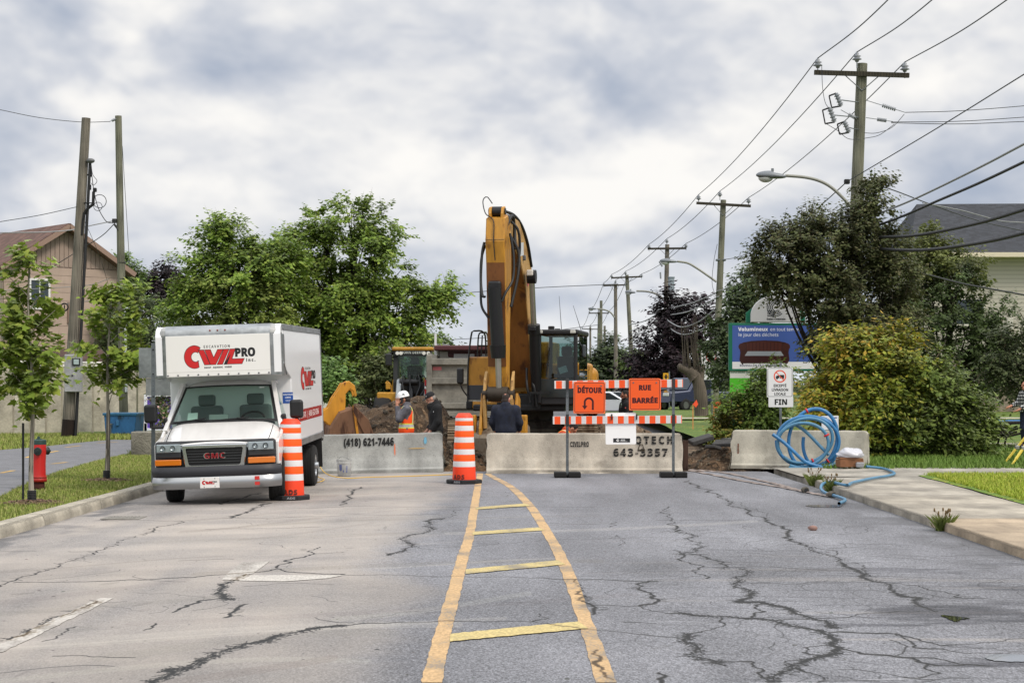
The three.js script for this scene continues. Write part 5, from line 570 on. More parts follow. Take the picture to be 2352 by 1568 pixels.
// soil heaps: rough cones of clods and stones
function heap(label, cx0, cz0, rx, rz, h, seed, tint, peaks = []) { const n = 90, g = grid(n, n, (u, v) => { const x = (u * 2 - 1) * 1.15, z = (v * 2 - 1) * 1.15, d = Math.hypot(x, z), nn = fbm(x * 2.2 + seed, z * 2.2, 5, 0, seed) - .5, f = fbm(x * 9 + seed, z * 9, 3, 0, seed + 2) - .5; let y = h * clamp(1 - d * .98 + nn * .5) ** .9; for (const [a, b, c, e] of peaks) y += e * Math.exp(-((x - a) ** 2 + (z - b) ** 2) / (c * c)); y *= sm(1.12, .85, d); return V(cx0 + x * rx, y + f * .14 * sm(1.1, .8, d) - .10, cz0 + z * rz); });
  const o = thing('soil_heap', label, 'soil heap', [0, 0, 0], 'heaps of dug soil'); part(o, 'soil', g, M(tint, 1, 0, { map: T.soil, bumpMap: T.bump, bumpScale: .04 })); const r = rng(seed), p = g.attributes.position, st = new THREE.InstancedMesh(new THREE.IcosahedronGeometry(1, 0), M('#a39a8c', .95), 700), ob = new THREE.Object3D(), c = new THREE.Color(); for (let k = 0; k < 700; k++) { const i = (r() * p.count) | 0; if (p.getY(i) < -.05) { ob.scale.setScalar(.0001); } else { const s = .012 + r() ** 4 * .05; ob.scale.set(s * (1 + r()), s, s * (1 + r())); } ob.position.set(p.getX(i) + (r() - .5) * .05, p.getY(i) + .005, p.getZ(i) + (r() - .5) * .05); ob.rotation.set(r() * 6, r() * 6, r() * 6); ob.updateMatrix(); st.setMatrixAt(k, ob.matrix); const q = .10 + r() * .3; c.setRGB(q, q * .92, q * .8); st.setColorAt(k, c); } st.name = 'stones'; st.userData.kind = 'stuff'; shade(st); o.add(st); return o; }
heap('tall brown heap of stony soil behind the man with the hard hat', -2.85, -42.0, 2.2, 2.2, 1.75, 4, '#b5a896', [[.38, -.4, .3, .75], [-.45, -.3, .16, .4]]); heap('low gravel bank showing in the gap beside the traffic drum', -1.1, -37.6, 1.0, .8, .75, 7, '#c9b8a2'); heap('grey gravel heap behind the long barrier and the signs', 2.5, -44.5, 1.8, 2.0, 1.25, 9, '#d2c6b6'); heap('brown soil bank between the long barrier and the pale barrier', 4.9, -38.6, 1.5, 1.5, .62, 11, '#b0a392', [[-.2, .2, .5, .1]]); heap('gravel spread under the right track of the excavator', 3.4, -39.6, 1.6, 1.6, .55, 13, '#d0c3b2');
{ const sl = [[4.15, .62, -38.2, .5, .1, .35, .2], [4.6, .55, -37.9, .42, .08, .3, -.4], [4.95, .60, -38.6, .5, .09, .4, .6], [5.15, .30, -37.7, .45, .09, .3, 1.0], [4.35, .47, -37.6, .3, .07, .25, .9]]; sl.forEach(([x, y, z, w, h, d, r], i) => single('asphalt_slab', ['largest', 'small', 'topmost', 'rightmost', 'lowest'][i] + ' broken slab of old asphalt on the soil bank by the pale barrier', 'asphalt slab', rb(w, h, d, .02, x, y, z, .2 - r * .3, r, .25 - i * .1), M('#6f6e6b', .95, 0, { map: T.asphalt }), 'broken asphalt slabs')); }
// ================================================================ PEOPLE: one continuous surface from a distance field, clothes over it
function surfaceNets(f, lo, hi, c) {
  const nx = Math.ceil((hi.x - lo.x) / c) + 1, ny = Math.ceil((hi.y - lo.y) / c) + 1, nz = Math.ceil((hi.z - lo.z) / c) + 1, S = new Float32Array(nx * ny * nz), id = (i, j, k) => i + nx * (j + ny * k);
  for (let k = 0; k < nz; k++) for (let j = 0; j < ny; j++) for (let i = 0; i < nx; i++) S[id(i, j, k)] = f(lo.x + i * c, lo.y + j * c, lo.z + k * c);
  const vi = new Int32Array(nx * ny * nz).fill(-1), pos = [], ix = [];
  for (let k = 0; k < nz - 1; k++) for (let j = 0; j < ny - 1; j++) for (let i = 0; i < nx - 1; i++) {
    let m = 0; const v = []; for (let q = 0; q < 8; q++) { const s = S[id(i + (q & 1), j + ((q >> 1) & 1), k + (q >> 2))]; v.push(s); if (s < 0) m |= 1 << q; } if (m === 0 || m === 255) continue;
    let x = 0, y = 0, z = 0, n = 0; for (let a = 0; a < 8; a++) for (const d of [1, 2, 4]) { const b = a ^ d; if (b < a || (v[a] < 0) === (v[b] < 0)) continue; const t = v[a] / (v[a] - v[b]); x += lerp(a & 1, b & 1, t); y += lerp((a >> 1) & 1, (b >> 1) & 1, t); z += lerp(a >> 2, b >> 2, t); n++; }
    vi[id(i, j, k)] = pos.length / 3; pos.push(lo.x + (i + x / n) * c, lo.y + (j + y / n) * c, lo.z + (k + z / n) * c);
  }
  const quad = (a, b, d, e, flip) => { if (a < 0 || b < 0 || d < 0 || e < 0) return; flip ? ix.push(a, d, b, b, d, e) : ix.push(a, b, d, b, e, d); };
  for (let k = 1; k < nz - 1; k++) for (let j = 1; j < ny - 1; j++) for (let i = 1; i < nx - 1; i++) { const s = S[id(i, j, k)] < 0;
    if (s !== S[id(i + 1, j, k)] < 0) quad(vi[id(i, j - 1, k - 1)], vi[id(i, j, k - 1)], vi[id(i, j - 1, k)], vi[id(i, j, k)], !s);
    if (s !== S[id(i, j + 1, k)] < 0) quad(vi[id(i - 1, j, k - 1)], vi[id(i - 1, j, k)], vi[id(i, j, k - 1)], vi[id(i, j, k)], !s);
    if (s !== S[id(i, j, k + 1)] < 0) quad(vi[id(i - 1, j - 1, k)], vi[id(i, j - 1, k)], vi[id(i - 1, j, k)], vi[id(i, j, k)], !s); }
  const g = new THREE.BufferGeometry(); g.setAttribute('position', new THREE.Float32BufferAttribute(pos, 3)); g.setIndex(ix); g.computeVertexNormals(); return g;
}
const cap = (a, b, r1, r2 = r1) => { const d = b.clone().sub(a), L = Math.max(1e-9, d.lengthSq()); const lo = V(Math.min(a.x - r1, b.x - r2), Math.min(a.y - r1, b.y - r2), Math.min(a.z - r1, b.z - r2)), hi = V(Math.max(a.x + r1, b.x + r2), Math.max(a.y + r1, b.y + r2), Math.max(a.z + r1, b.z + r2)); return { lo, hi, f: (x, y, z) => { const px = x - a.x, py = y - a.y, pz = z - a.z, t = clamp((px * d.x + py * d.y + pz * d.z) / L); return Math.hypot(px - d.x * t, py - d.y * t, pz - d.z * t) - lerp(r1, r2, t); } }; };
const ell = (c, r) => ({ lo: c.clone().sub(r), hi: c.clone().add(r), f: (x, y, z) => (Math.hypot((x - c.x) / r.x, (y - c.y) / r.y, (z - c.z) / r.z) - 1) * Math.min(r.x, r.y, r.z) });
function blob(prims, cell, k = .03, grow = 0, cut) { const lo = V(9, 9, 9), hi = V(-9, -9, -9); prims.forEach(p => { lo.min(p.lo); hi.max(p.hi); }); lo.subScalar(grow + .03); hi.addScalar(grow + .03); const f = (x, y, z) => { let d = 9; for (const p of prims) { const e = p.f(x, y, z); if (d > 8) d = e; else { const h = Math.max(k - Math.abs(d - e), 0) / k; d = Math.min(d, e) - h * h * k * .25; } } d -= grow; if (cut) d = Math.max(d, cut(x, y, z)); return d; }; return surfaceNets(f, lo, hi, cell); }
function handPrims(w, dir, side, curl) { // palm, four fingers of different lengths, thumb leaving the side of the palm
  const n = V().crossVectors(dir, side).normalize(), P = (a, b, c) => w.clone().addScaledVector(dir, a).addScaledVector(side, b).addScaledVector(n, c), out = [cap(P(0, 0, 0), P(.03, 0, 0), .028, .03), cap(P(.03, -.022, 0), P(.085, -.028, 0), .02, .015), cap(P(.03, .0, 0), P(.09, -.005, 0), .02, .015), cap(P(.03, .02, 0), P(.085, .026, 0), .02, .014)];
  [[-.033, .068], [-.011, .078], [.011, .073], [.031, .058]].forEach(([s, l]) => { const a = P(.085, s, 0), b = P(.085 + l * .5, s * 1.15, curl * l * .35), c = P(.085 + l * .9, s * 1.2, curl * l * .95); out.push(cap(a, b, .0098, .009), cap(b, c, .009, .0078)); });
  const t0 = P(.02, -.028, 0), t1 = P(.055, -.056, curl * .015), t2 = P(.088, -.064, curl * .03); out.push(cap(t0, t1, .014, .011), cap(t1, t2, .011, .009)); return out; }
function V3() { return new THREE.Vector3(); }
function person(o) {
  const J = {}; for (const [k, v] of Object.entries(o.J)) J[k] = V(...v); const t = thing('person', o.label, 'person', o.pos, o.group); t.rotation.y = o.yaw; const w = o.bulk ?? 1;
  const torso = [cap(J.sL.clone().lerp(J.chest, .25), J.sR.clone().lerp(J.chest, .25), .085 * w), cap(J.chest.clone().add(V(-.075, 0, 0)), J.pel.clone().add(V(-.06, .04, 0)), .115 * w, .112 * w), cap(J.chest.clone().add(V(.075, 0, 0)), J.pel.clone().add(V(.06, .04, 0)), .115 * w, .112 * w), cap(J.chest, J.neck, .09, .058)];
  const arm = s => [cap(J['s' + s], J['e' + s], .058 * w, .045), cap(J['e' + s], J['w' + s], .045, .031)], leg = s => [cap(J['h' + s], J['k' + s], .092 * w, .062), cap(J['k' + s], J['a' + s], .06, .042), cap(J['a' + s], J['a' + s].clone().add(V(0, -.035, .14)), .042, .036)];
  // head with jaw, nose, brow and ears, turned on the neck
  const q = new THREE.Quaternion().setFromEuler(new THREE.Euler(...(o.tilt || [0, 0, 0]))), hc = J.head, H = (x, y, z) => V(x, y, z).applyQuaternion(q).add(hc), inv = q.clone().invert();
  const hl = (p) => ({ lo: hc.clone().subScalar(.17), hi: hc.clone().addScalar(.17), f: (x, y, z) => { const l = V(x, y, z).sub(hc).applyQuaternion(inv); return p.f(l.x, l.y, l.z); } });
  const head = [ell(V(0, .025, -.012), V(.076, .098, .096)), cap(V(0, -.06, .03), V(0, -.085, .055), .052, .036), cap(V(0, .02, .085), V(0, -.018, .108), .010, .016), cap(V(-.03, .03, .078), V(.03, .03, .078), .014), cap(V(-.02, -.055, .082), V(.02, -.055, .082), .011), ell(V(-.078, .0, .0), V(.012, .032, .022)), ell(V(.078, .0, .0), V(.012, .032, .022))].map(hl);
  const side = s => o['side' + s] ? V(...o['side' + s]).normalize() : V(0, 0, 1), hd = s => o['dir' + s] ? V(...o['dir' + s]).normalize() : J['w' + s].clone().sub(J['e' + s]).normalize();
  const body = blob([...torso, ...arm('L'), ...arm('R'), ...leg('L'), ...leg('R'), cap(J.neck, hc.clone().lerp(J.neck, .35), .056, .052)], .016, .05), hg = blob([...head, cap(J.neck, hc.clone().lerp(J.neck, .3), .056, .054)], .0055, .022), hands = ['L', 'R'].map(s => blob([...handPrims(J['w' + s], hd(s), side(s), o['curl' + s] ?? .6), cap(J['w' + s].clone().addScaledVector(hd(s), -.04), J['w' + s], .03, .028)], .0038, .008));
  part(t, 'body', [body, hg, ...hands], M(o.skin || '#b98068', .6)); for (const s of [-1, 1]) part(t, 'eye', sph(.011, ...H(s * .031, .012, .079).toArray(), 1, 1, .6, 8), M('#2a211d', .3));
  const cl = (n, prims, grow, m, cut) => part(t, n, blob(prims, .014, .05, grow, cut), m);
  const waist = J.pel.y - (o.hem ?? .08);
  if (o.trousers) cl('trousers', [cap(J.pel.clone().add(V(-.06, .06, 0)), J.pel.clone().add(V(.06, .06, 0)), .12 * w), ...['L', 'R'].flatMap(s => [cap(J['h' + s], J['k' + s], .098 * w, .075), cap(J['k' + s], J['a' + s], .074, .062)])], .014, M(o.trousers, .9, 0, { map: T.cloth }));
  if (o.top) cl(o.topName || 'jacket', [...torso, ...arm('L'), ...arm('R'), cap(J.pel.clone().add(V(-.05, 0, 0)), J.pel.clone().add(V(.05, 0, 0)), .125 * w), ...(o.collar ? [cap(J.neck.clone().add(V(0, -.02, -.02)), J.neck.clone().add(V(0, .03, -.015)), .07, .072)] : []), ...(o.hood ? [cap(J.neck.clone().add(V(-.06, -.01, -.07)), J.neck.clone().add(V(.06, -.01, -.07)), .065), cap(J.neck.clone().add(V(0, .03, -.05)), J.neck.clone().add(V(0, -.02, .05)), .075)] : [])], .022, M(o.top, .9, 0, { map: T.cloth }), (x, y, z) => Math.max(waist - y - (fbm(x * 9, z * 9, 2) - .5) * .02, ['L', 'R'].reduce((m, s) => Math.max(m, .062 - Math.hypot(x - J['w' + s].x, y - J['w' + s].y, z - J['w' + s].z)), -9)));
  for (const s of ['L', 'R']) part(t, 'shoe', blob([cap(J['a' + s].clone().add(V(0, -.03, -.05)), J['a' + s].clone().add(V(0, -.04, .16)), .05, .042)], .012, .02, .008), M('#2a2522', .8));
  return { t, J, H, q, hc, hl, torso, arm, cl, w };
}
const stand = (a = {}) => ({ pel: [0, .95, 0], chest: [0, 1.27, .0], neck: [0, 1.46, .0], head: [0, 1.615, .02], sL: [-.185, 1.40, 0], sR: [.185, 1.40, 0], eL: [-.23, 1.12, -.03], eR: [.23, 1.12, -.03], wL: [-.24, .87, .05], wR: [.24, .87, .05], hL: [-.09, .90, 0], hR: [.09, .90, 0], kL: [-.10, .49, .02], kR: [.10, .49, .02], aL: [-.11, .085, -.03], aR: [.11, .085, -.03], ...a });
const inHead = (p, g, rot) => { g.applyQuaternion(p.q); g.translate(p.hc.x, p.hc.y, p.hc.z); return g; };
function hair(p, m, prims, cut) { part(p.t, 'hair', inHead(p, blob(prims, .007, .03, 0, cut)), m); }
{ // worker on the phone, hard hat and vest
  const p = person({ label: 'person in white hard hat and orange vest talking on a phone', pos: [-2.30, -.10, -37.9], yaw: -1.45, trousers: '#23252b', top: '#6f6f78', topName: 'shirt', collar: true, tilt: [.22, .1, 0], skin: '#b07a62', hem: .16, J: stand({ head: [.0, 1.60, .06], neck: [0, 1.455, .01], eR: [.20, 1.17, .17], wR: [.10, 1.49, .21], eL: [-.22, 1.12, -.04], wL: [-.2, .92, .1] }), dirR: [-.12, 1, -.12], sideR: [-.3, 0, 1], curlR: .5 });
  hair(p, M('#231b18', .8), [ell(V(0, .03, -.03), V(.088, .10, .10)), cap(V(-.03, -.03, -.08), V(.03, -.03, -.08), .055), cap(V(0, -.05, -.085), V(0, -.12, -.07), .05, .035)], (x, y, z) => Math.max(z - .035 + .2 * Math.max(0, y - .05), y - .07));
  const hg = lathe([[0, .15], [.04, .147], [.08, .13], [.108, .095], [.124, .045], [.128, 0], [.132, -.002], [.12, -.004]], 28); hg.scale(.92, .92, 1.08); const hat = part(p.t, 'hard_hat', inHead(p, tf(hg, 0, .055, -.005)), M('#e9eaec', .35)); part(hat, 'brim', inHead(p, [tf(new THREE.CylinderGeometry(.135, .14, .008, 24, 1, false, -1.1, 2.2), 0, .052, .02)][0]), M('#e9eaec', .35)); part(hat, 'hat_lettering', inHead(p, tf(plane(.05, .045, 0, 0, 0), .112, .105, .0, 0, Math.PI / 2 - .15, 0).rotateZ(0)), M('#2d4a48', .6));
  part(p.t, 'phone', tf(rb(.07, .145, .009, .004, 0, 0, 0), .098, 1.585, .115, -.1, 1.3, 0), blackPlastic);
  const vest = blob([...p.torso, cap(p.J.pel.clone().add(V(-.05, -.02, 0)), p.J.pel.clone().add(V(.05, -.02, 0)), .128)], .012, .05, .036, (x, y, z) => Math.max(.86 - y, Math.abs(x) - .205 + .05 * sm(1.2, 1.45, y), y - 1.475, (y > 1.2 ? .075 - Math.hypot(x * .6, Math.max(0, 1.50 - y) * .8, z - .02 < 0 ? .2 : 0) : -1)));
  const col = new Float32Array(vest.attributes.position.count * 3), c1 = lin('#ff5312'), c2 = lin('#dfe35c'), c3 = lin('#b9bcbc'); for (let i = 0; i < vest.attributes.position.count; i++) { const x = vest.attributes.position.getX(i), y = vest.attributes.position.getY(i); let c = c1; const d = Math.abs(y - 1.03); if (d < .026) c = c3; else if (d < .052) c = c2; const e = Math.abs(Math.abs(x) - .135); if (y > 1.08 && e < .016) c = c3; else if (y > 1.08 && e < .032) c = c2; col[3 * i] = c.r; col[3 * i + 1] = c.g; col[3 * i + 2] = c.b; } vest.setAttribute('color', new THREE.BufferAttribute(col, 3)); part(p.t, 'safety_vest', vest, M('#ffffff', .7, 0, { vertexColors: true }));
}
{ // bearded man in cap looking down
  const p = person({ label: 'person in black cap and black hooded jacket looking down', pos: [-1.62, -.08, -37.1], yaw: -1.35, trousers: '#63645c', top: '#15161a', hood: true, tilt: [.42, .1, 0], skin: '#bd8a76', hem: .12, J: stand({ chest: [0, 1.27, .02], neck: [0, 1.455, .05], head: [0, 1.60, .115], eR: [.23, 1.12, .0], wR: [.2, .90, .17], eL: [-.23, 1.12, 0], wL: [-.2, .92, .16], kR: [.10, .49, -.03], aR: [.11, .085, -.16], kL: [-.10, .49, .08], aL: [-.11, .085, .05] }), curlR: 1.1, curlL: 1.1 });
  part(p.t, 'beard', inHead(p, blob([cap(V(0, -.075, .04), V(0, -.095, .062), .058, .04), cap(V(-.05, -.05, .03), V(.05, -.05, .03), .03)], .007, .02, 0, (x, y) => y + .058)), M('#9a8f88', .95));
  const cp = lathe([[0, .135], [.05, .13], [.085, .105], [.098, .06], [.1, .03], [.092, .03]], 24); cp.scale(.95, 1, 1.1); const cap1 = part(p.t, 'cap', inHead(p, tf(cp, 0, .018, -.008)), M('#141519', .85)); part(cap1, 'visor', inHead(p, tf(prism(Array.from({ length: 13 }, (_, k) => [.085 * Math.cos(Math.PI * k / 12), .10 * Math.sin(Math.PI * k / 12)]), .012, .003), 0, .055, .085, Math.PI / 2 + .25)), M('#141519', .85)); part(cap1, 'cap_badge', inHead(p, tf(plane(.03, .02, 0, 0, 0), .055, .095, .085, 0, .6)), M('#c7c9cc', .6));
  hair(p, M('#8b8580', .9), [ell(V(0, .01, -.03), V(.083, .075, .088))], (x, y, z) => Math.max(z + .005, y - .05)); part(p.t, 'chest_logo', tf(plane(.04, .025, 0, 0, 0), .225, 1.33, .08, 0, 1.2), M('#b9bbbf', .7));
}
{ // man seen from behind
  const p = person({ label: 'person in navy blue jacket seen from behind', pos: [-.13, -.10, -36.85], yaw: Math.PI - .25, bulk: 1.2, trousers: '#1d2129', top: '#1d2438', collar: true, tilt: [.25, -.35, 0], skin: '#b9806c', hem: .13, J: stand({ sL: [-.225, 1.40, 0], sR: [.225, 1.40, 0], eL: [-.30, 1.12, .02], eR: [.30, 1.12, .0], wL: [-.26, .93, .14], wR: [.26, .93, .12], head: [0, 1.605, .045] }) });
  hair(p, M('#2b211d', .9), [ell(V(0, .03, -.018), V(.083, .10, .100)), cap(V(-.035, -.05, -.07), V(.035, -.05, -.07), .04)], (x, y, z) => Math.max(z - .045 + .3 * Math.max(0, .06 - y), .03 - Math.hypot(x + .01, y - .10, z + .07)));
}
{ // bearded man behind the signs
  const p = person({ label: 'dark bearded person in black top between the two orange signs', pos: [2.72, -.05, -41.6], yaw: -1.35, bulk: 1.12, trousers: '#26282c', top: '#17191c', collar: true, tilt: [.12, 0, 0], skin: '#9a6650', J: stand({ eR: [.25, 1.12, .02], wR: [.16, .98, .22], eL: [-.25, 1.12, .02], wL: [-.16, .98, .22] }) });
  part(p.t, 'beard', inHead(p, blob([cap(V(0, -.075, .04), V(0, -.10, .062), .06, .044), cap(V(-.055, -.04, .02), V(.055, -.04, .02), .032)], .007, .02, 0, (x, y) => y + .045)), M('#1c1512', .95)); hair(p, M('#1c1512', .9), [ell(V(0, .035, -.018), V(.083, .10, .100))], (x, y, z) => z - .05 + .5 * Math.max(0, .05 - y)); part(p.t, 'jacket_logo', tf(plane(.07, .03, 0, 0, 0), .262, 1.33, .06, 0, 1.3), M('#b5544c', .7)); part(p.t, 'lanyard', tf(box(.012, .16, .006, .06, 1.36, .135, -.1)), M('#9fb8a4', .7));
}
{ // worker kneeling low behind the long barrier
  const p = person({ label: 'person in orange reflective vest bent low behind the long barrier', pos: [1.08, -.06, -37.9], yaw: 1.35, trousers: '#2f3238', top: '#e2572a', topName: 'shirt', collar: true, tilt: [1.0, 0, 0], J: { pel: [0, .42, -.12], chest: [0, .70, .02], neck: [0, .86, .12], head: [0, .93, .25], sL: [-.185, .80, .07], sR: [.185, .80, .07], eL: [-.24, .55, .16], eR: [.24, .55, .16], wL: [-.16, .38, .34], wR: [.16, .38, .34], hL: [-.09, .38, -.12], hR: [.09, .38, -.12], kL: [-.12, .42, .28], kR: [.12, .12, .22], aL: [-.12, .08, .14], aR: [.12, .08, -.2] }, hem: .1 });
  hair(p, M('#1d1714', .9), [ell(V(0, .035, -.018), V(.084, .10, .100))], (x, y, z) => z - .05 + .5 * Math.max(0, .05 - y));
  const vest = blob(p.torso, .012, .05, .036, (x, y, z) => Math.max(.4 - y, Math.abs(x) - .2)), P = vest.attributes.position, col = new Float32Array(P.count * 3), c1 = lin('#ff5312'), c2 = lin('#dfe35c'), c3 = lin('#c9cccc'); for (let i = 0; i < P.count; i++) { const e = Math.abs(Math.abs(P.getX(i)) - .12), c = e < .02 ? c3 : e < .045 ? c2 : c1; col[3 * i] = c.r; col[3 * i + 1] = c.g; col[3 * i + 2] = c.b; } vest.setAttribute('color', new THREE.BufferAttribute(col, 3)); part(p.t, 'safety_vest', vest, M('#ffffff', .7, 0, { vertexColors: true }));
}
{ // passer-by cut by the right edge of the picture
  const p = person({ label: 'person in black and white plaid shirt at the right edge beside the tripod', pos: [13.36, .2, -45.2], yaw: -1.3, trousers: '#26304a', top: '#ffffff', topName: 'shirt', hem: .02, J: stand({ eR: [.24, 1.14, .08], wR: [.2, 1.0, .32], eL: [-.24, 1.14, .12], wL: [-.16, 1.08, .36], kR: [.10, .5, .12], aR: [.11, .09, .05] }) }); hair(p, M('#2a2320', .9), [ell(V(0, .035, -.018), V(.083, .10, .100))], (x, y, z) => z - .05 + .5 * Math.max(0, .05 - y));
  const shirt = p.t.children.find(c => c.name === 'shirt'), pl = canvasTex(256, 256, (c, w, h) => { c.fillStyle = '#d5d5d2'; c.fillRect(0, 0, w, h); for (let i = 0; i < 4; i++) { c.fillStyle = 'rgba(20,22,26,.72)'; c.fillRect(i * 64, 0, 32, h); c.fillRect(0, i * 64, w, 32); } }); pl.wrapS = pl.wrapT = THREE.RepeatWrapping; pl.repeat.set(3, 3); shirt.material = printMat(pl, .9);
}
// ================================================================ UTILITY POLES AND OVERHEAD LINES
const porcelain = M('#8b9096', .35), wireMat = M('#3c3e42', .6), cableMat = M('#26272a', .6), paleCable = M('#8c8e90', .6);
function lampOn(par, o, S, arm, hx, hy, len, z) { // curved bracket arm and cobra head; picture points at distance z
  const L = (p, d = 0) => at(p[0], p[1], z - d).sub(o); part(par, 'lamp_arm', tube(arm.map(p => L(p)), .045 * S, 30, 8), M('#8f9088', .6, .3)); const c = L([hx, hy]), h = part(par, 'lamp_head', [(() => { const g = new THREE.SphereGeometry(.5, 20, 12), p = g.attributes.position; for (let i = 0; i < p.count; i++) { const x = p.getX(i), y = p.getY(i); p.setXYZ(i, x * len, y * .26 * (x < 0 ? 1.15 : .8) * (y < 0 ? .7 : 1), p.getZ(i) * .34); } g.computeVertexNormals(); return tf(g, c.x, c.y, c.z, 0, 0, -.06); })(), rb(.07, .10, .07, .01, c.x + len * .04, c.y + .17, c.z)], M('#767b80', .5, .4)); part(h, 'lamp_lens', [tf(new THREE.SphereGeometry(.17, 14, 8, 0, 6.3, Math.PI / 2, Math.PI / 2).scale(1.25, .8, .8), c.x - len * .18, c.y - .05, c.z)], M('#b9bcb8', .2)); }
function pole(label, z, top, base, arm, ins, r0, r1, mat, extra) {
  const b = at(base[0], base[1], z); b.y = z > 60 ? .1 : -.05; const o = b.clone(), t = at(top[0], top[1], z).sub(o), p = thing('utility_pole', label, 'utility pole', o, 'wooden utility poles'); const L = (px, py, d = 0) => at(px, py, z - d).sub(o);
  part(p, 'pole_shaft', [bar(V(0, 0, 0), t, r0, r1, 18)], mat || greenWood); const K = z > 100 ? .8 : 1;
  if (arm) { const a = L(arm[0], arm[1], .2), c = L(arm[2], arm[3], .2), m = a.clone().lerp(c, .5); part(p, 'crossarm', beam(a, c, .10, .13), M('#5d584a', .9, 0, { map: T.wood })); for (const q of [.30, .70]) part(p, 'arm_brace', bar(a.clone().lerp(c, q), t.clone().multiplyScalar(1 - .8 / t.length()).add(V(0, 0, .16)), .015, .015, 5), galv); }
  for (const [ix, iy] of ins || []) { const c = L(ix, iy, .2); part(p, 'insulator', [tf(lathe([[.0, -.16], [.05, -.16], [.06, -.12], [.14, -.09], [.06, -.03], [.12, 0], [.05, .04], [.06, .08], [.03, .11], [0, .11]], 12), c.x, c.y, c.z), bar(V(c.x, c.y - .34, c.z), V(c.x, c.y - .12, c.z), .018)], porcelain); }
  extra && extra(p, o, L); return p;
}
const P2 = { 1: [[1879, 143], [1969, 129], [2079, 152]], 2: [[1605, 452], [1654, 444], [1720, 459]], 3: [[1491, 565], [1532, 552], [1576, 563]], 4: [[1405, 633], [1437, 626], [1474, 632]], 5: [[1387, 652], [1414, 646], [1436, 652]], 7: [[1354, 716], [1376, 711], [1398, 716]], 9: [[1337, 752], [1356, 747], [1374, 753]] };
const ZP = { 1: 50, 2: 87.6, 3: 115, 4: 146, 5: 159, 7: 217, 9: 270 };
pole('tall wooden utility pole with fuse cutouts and street lamp above the crab apple tree', 50, [1981, 146], [1944, 1040], [1871, 166, 2089, 173], P2[1], .21, .15, null, (p, o, L) => {
  lampOn(p, o, 1, [[1964, 486], [1946, 464], [1914, 433], [1885, 416], [1850, 407], [1805, 403]], 1772, 404, .88, 49.8);
  for (const [x, y, x2, y2] of [[1918, 214, 1933, 243], [1903, 247, 1918, 280], [1937, 279, 1951, 304]]) { const a = L(x + 3, y, .5), b = L(x2, y2, .5), c = part(p, 'fuse_cutout', [bar(a, b, .055, .055, 10), ...[.15, .35, .6, .8].map(q => bar(a.clone().lerp(b, q), a.clone().lerp(b, q + .06), .085, .085, 12))], porcelain); part(c, 'fuse_tube', [bar(L(x - 13, y + 6, .5), L(x2 - 22, y2 + 4, .5), .02, .02, 6), bar(L(x - 13, y + 6, .5), a, .025, .025, 6), bar(L(x2 - 22, y2 + 4, .5), b, .025, .025, 6)], darkSteel); part(c, 'cutout_bracket', bar(a.clone().lerp(b, .5), L(1972, (y + y2) / 2 + 6, .15), .016, .016, 5), galv); }
  for (const [x, y, x2, y2] of [[1990, 230, 2080, 258], [1932, 252, 1975, 276], [1990, 270, 2052, 279]]) { const a = L(x, y, .1), b = L(x2, y2, .1); part(p, 'strain_insulator', [bar(a, b, .012, .012, 5), ...Array.from({ length: 7 }, (_, k) => bar(a.clone().lerp(b, .42 + k * .05), a.clone().lerp(b, .45 + k * .05), .055, .055, 10))], porcelain); }
  for (const pts of [[[1888, 150], [1890, 200], [1896, 235], [1906, 250]], [[1900, 285], [1925, 300], [1948, 318], [1975, 320]], [[1985, 305], [2015, 305], [2050, 292], [2078, 262]], [[1984, 318], [2020, 310], [2055, 285]]]) part(p, 'jumper_wire', tube(pts.map(q => L(q[0], q[1], .3)), .009, 16, 5), wireMat);
  part(p, 'spool_bracket', [rb(.16, .14, .14, .03, ...L(1946, 417, .2).toArray()), rb(.3, .06, .08, .02, ...L(1990, 416, .2).toArray())], darkSteel);
});
pole('wooden utility pole with crossarm standing behind the no parking sign', 87.6, [1662, 459], [1640, 958], [1600, 466, 1725, 473], P2[2], .2, .14, null, (p, o, L) => { lampOn(p, o, 1.2, [[1646, 647], [1625, 632], [1600, 615], [1580, 604], [1556, 600]], 1536, 600, .9, 87.4); part(p, 'down_wire', tube([L(1644, 680, .3), L(1636, 650, .3), L(1640, 600, .3), L(1648, 560, .3)], .012, 14, 5), cableMat); part(p, 'clamp', rb(.5, .1, .3, .03, ...L(1656, 597, 0).toArray()), galv); });
pole('wooden utility pole with grey transformer before the dark purple tree', 115, [1533, 561], [1525, 946], [1488, 571, 1577, 570], P2[3], .2, .14, woodMat, (p, o, L) => { lampOn(p, o, 1.4, [[1523, 685], [1505, 674], [1485, 669], [1462, 668]], 1448, 671, .7, 114.8); part(p, 'transformer', [cyl(.27, .27, 1.0, ...L(1540, 653, -.1).toArray(), 0, 0, 0, 18), cyl(.3, .3, .08, ...L(1540, 637, -.1).toArray(), 0, 0, 0, 18)], M('#8d9aa2', .5, .3)); part(p, 'cutout', [bar(L(1515, 600, .3), L(1522, 612, .3), .07, .07, 6), bar(L(1518, 640, .3), L(1517, 625, .3), .06, .06, 6)], porcelain); part(p, 'yellow_guard', bar(L(1528, 775, .2), L(1527, 792, .2), .10, .10, 6), M('#c9a02c', .6)); });
pole('slightly leaning wooden utility pole left of the dark purple tree', 146, [1440, 631], [1457, 928], [1404, 638, 1475, 635], P2[4], .21, .15, greenWood);
pole('brownish utility pole with short crossarm and street lamp far down the street', 159, [1414, 653], [1415, 926], [1386, 656, 1437, 654], P2[5], .2, .15, woodMat, (p, o, L) => lampOn(p, o, 1.6, [[1412, 729], [1402, 717], [1388, 711], [1372, 709]], 1361, 709, .8, 158.8));
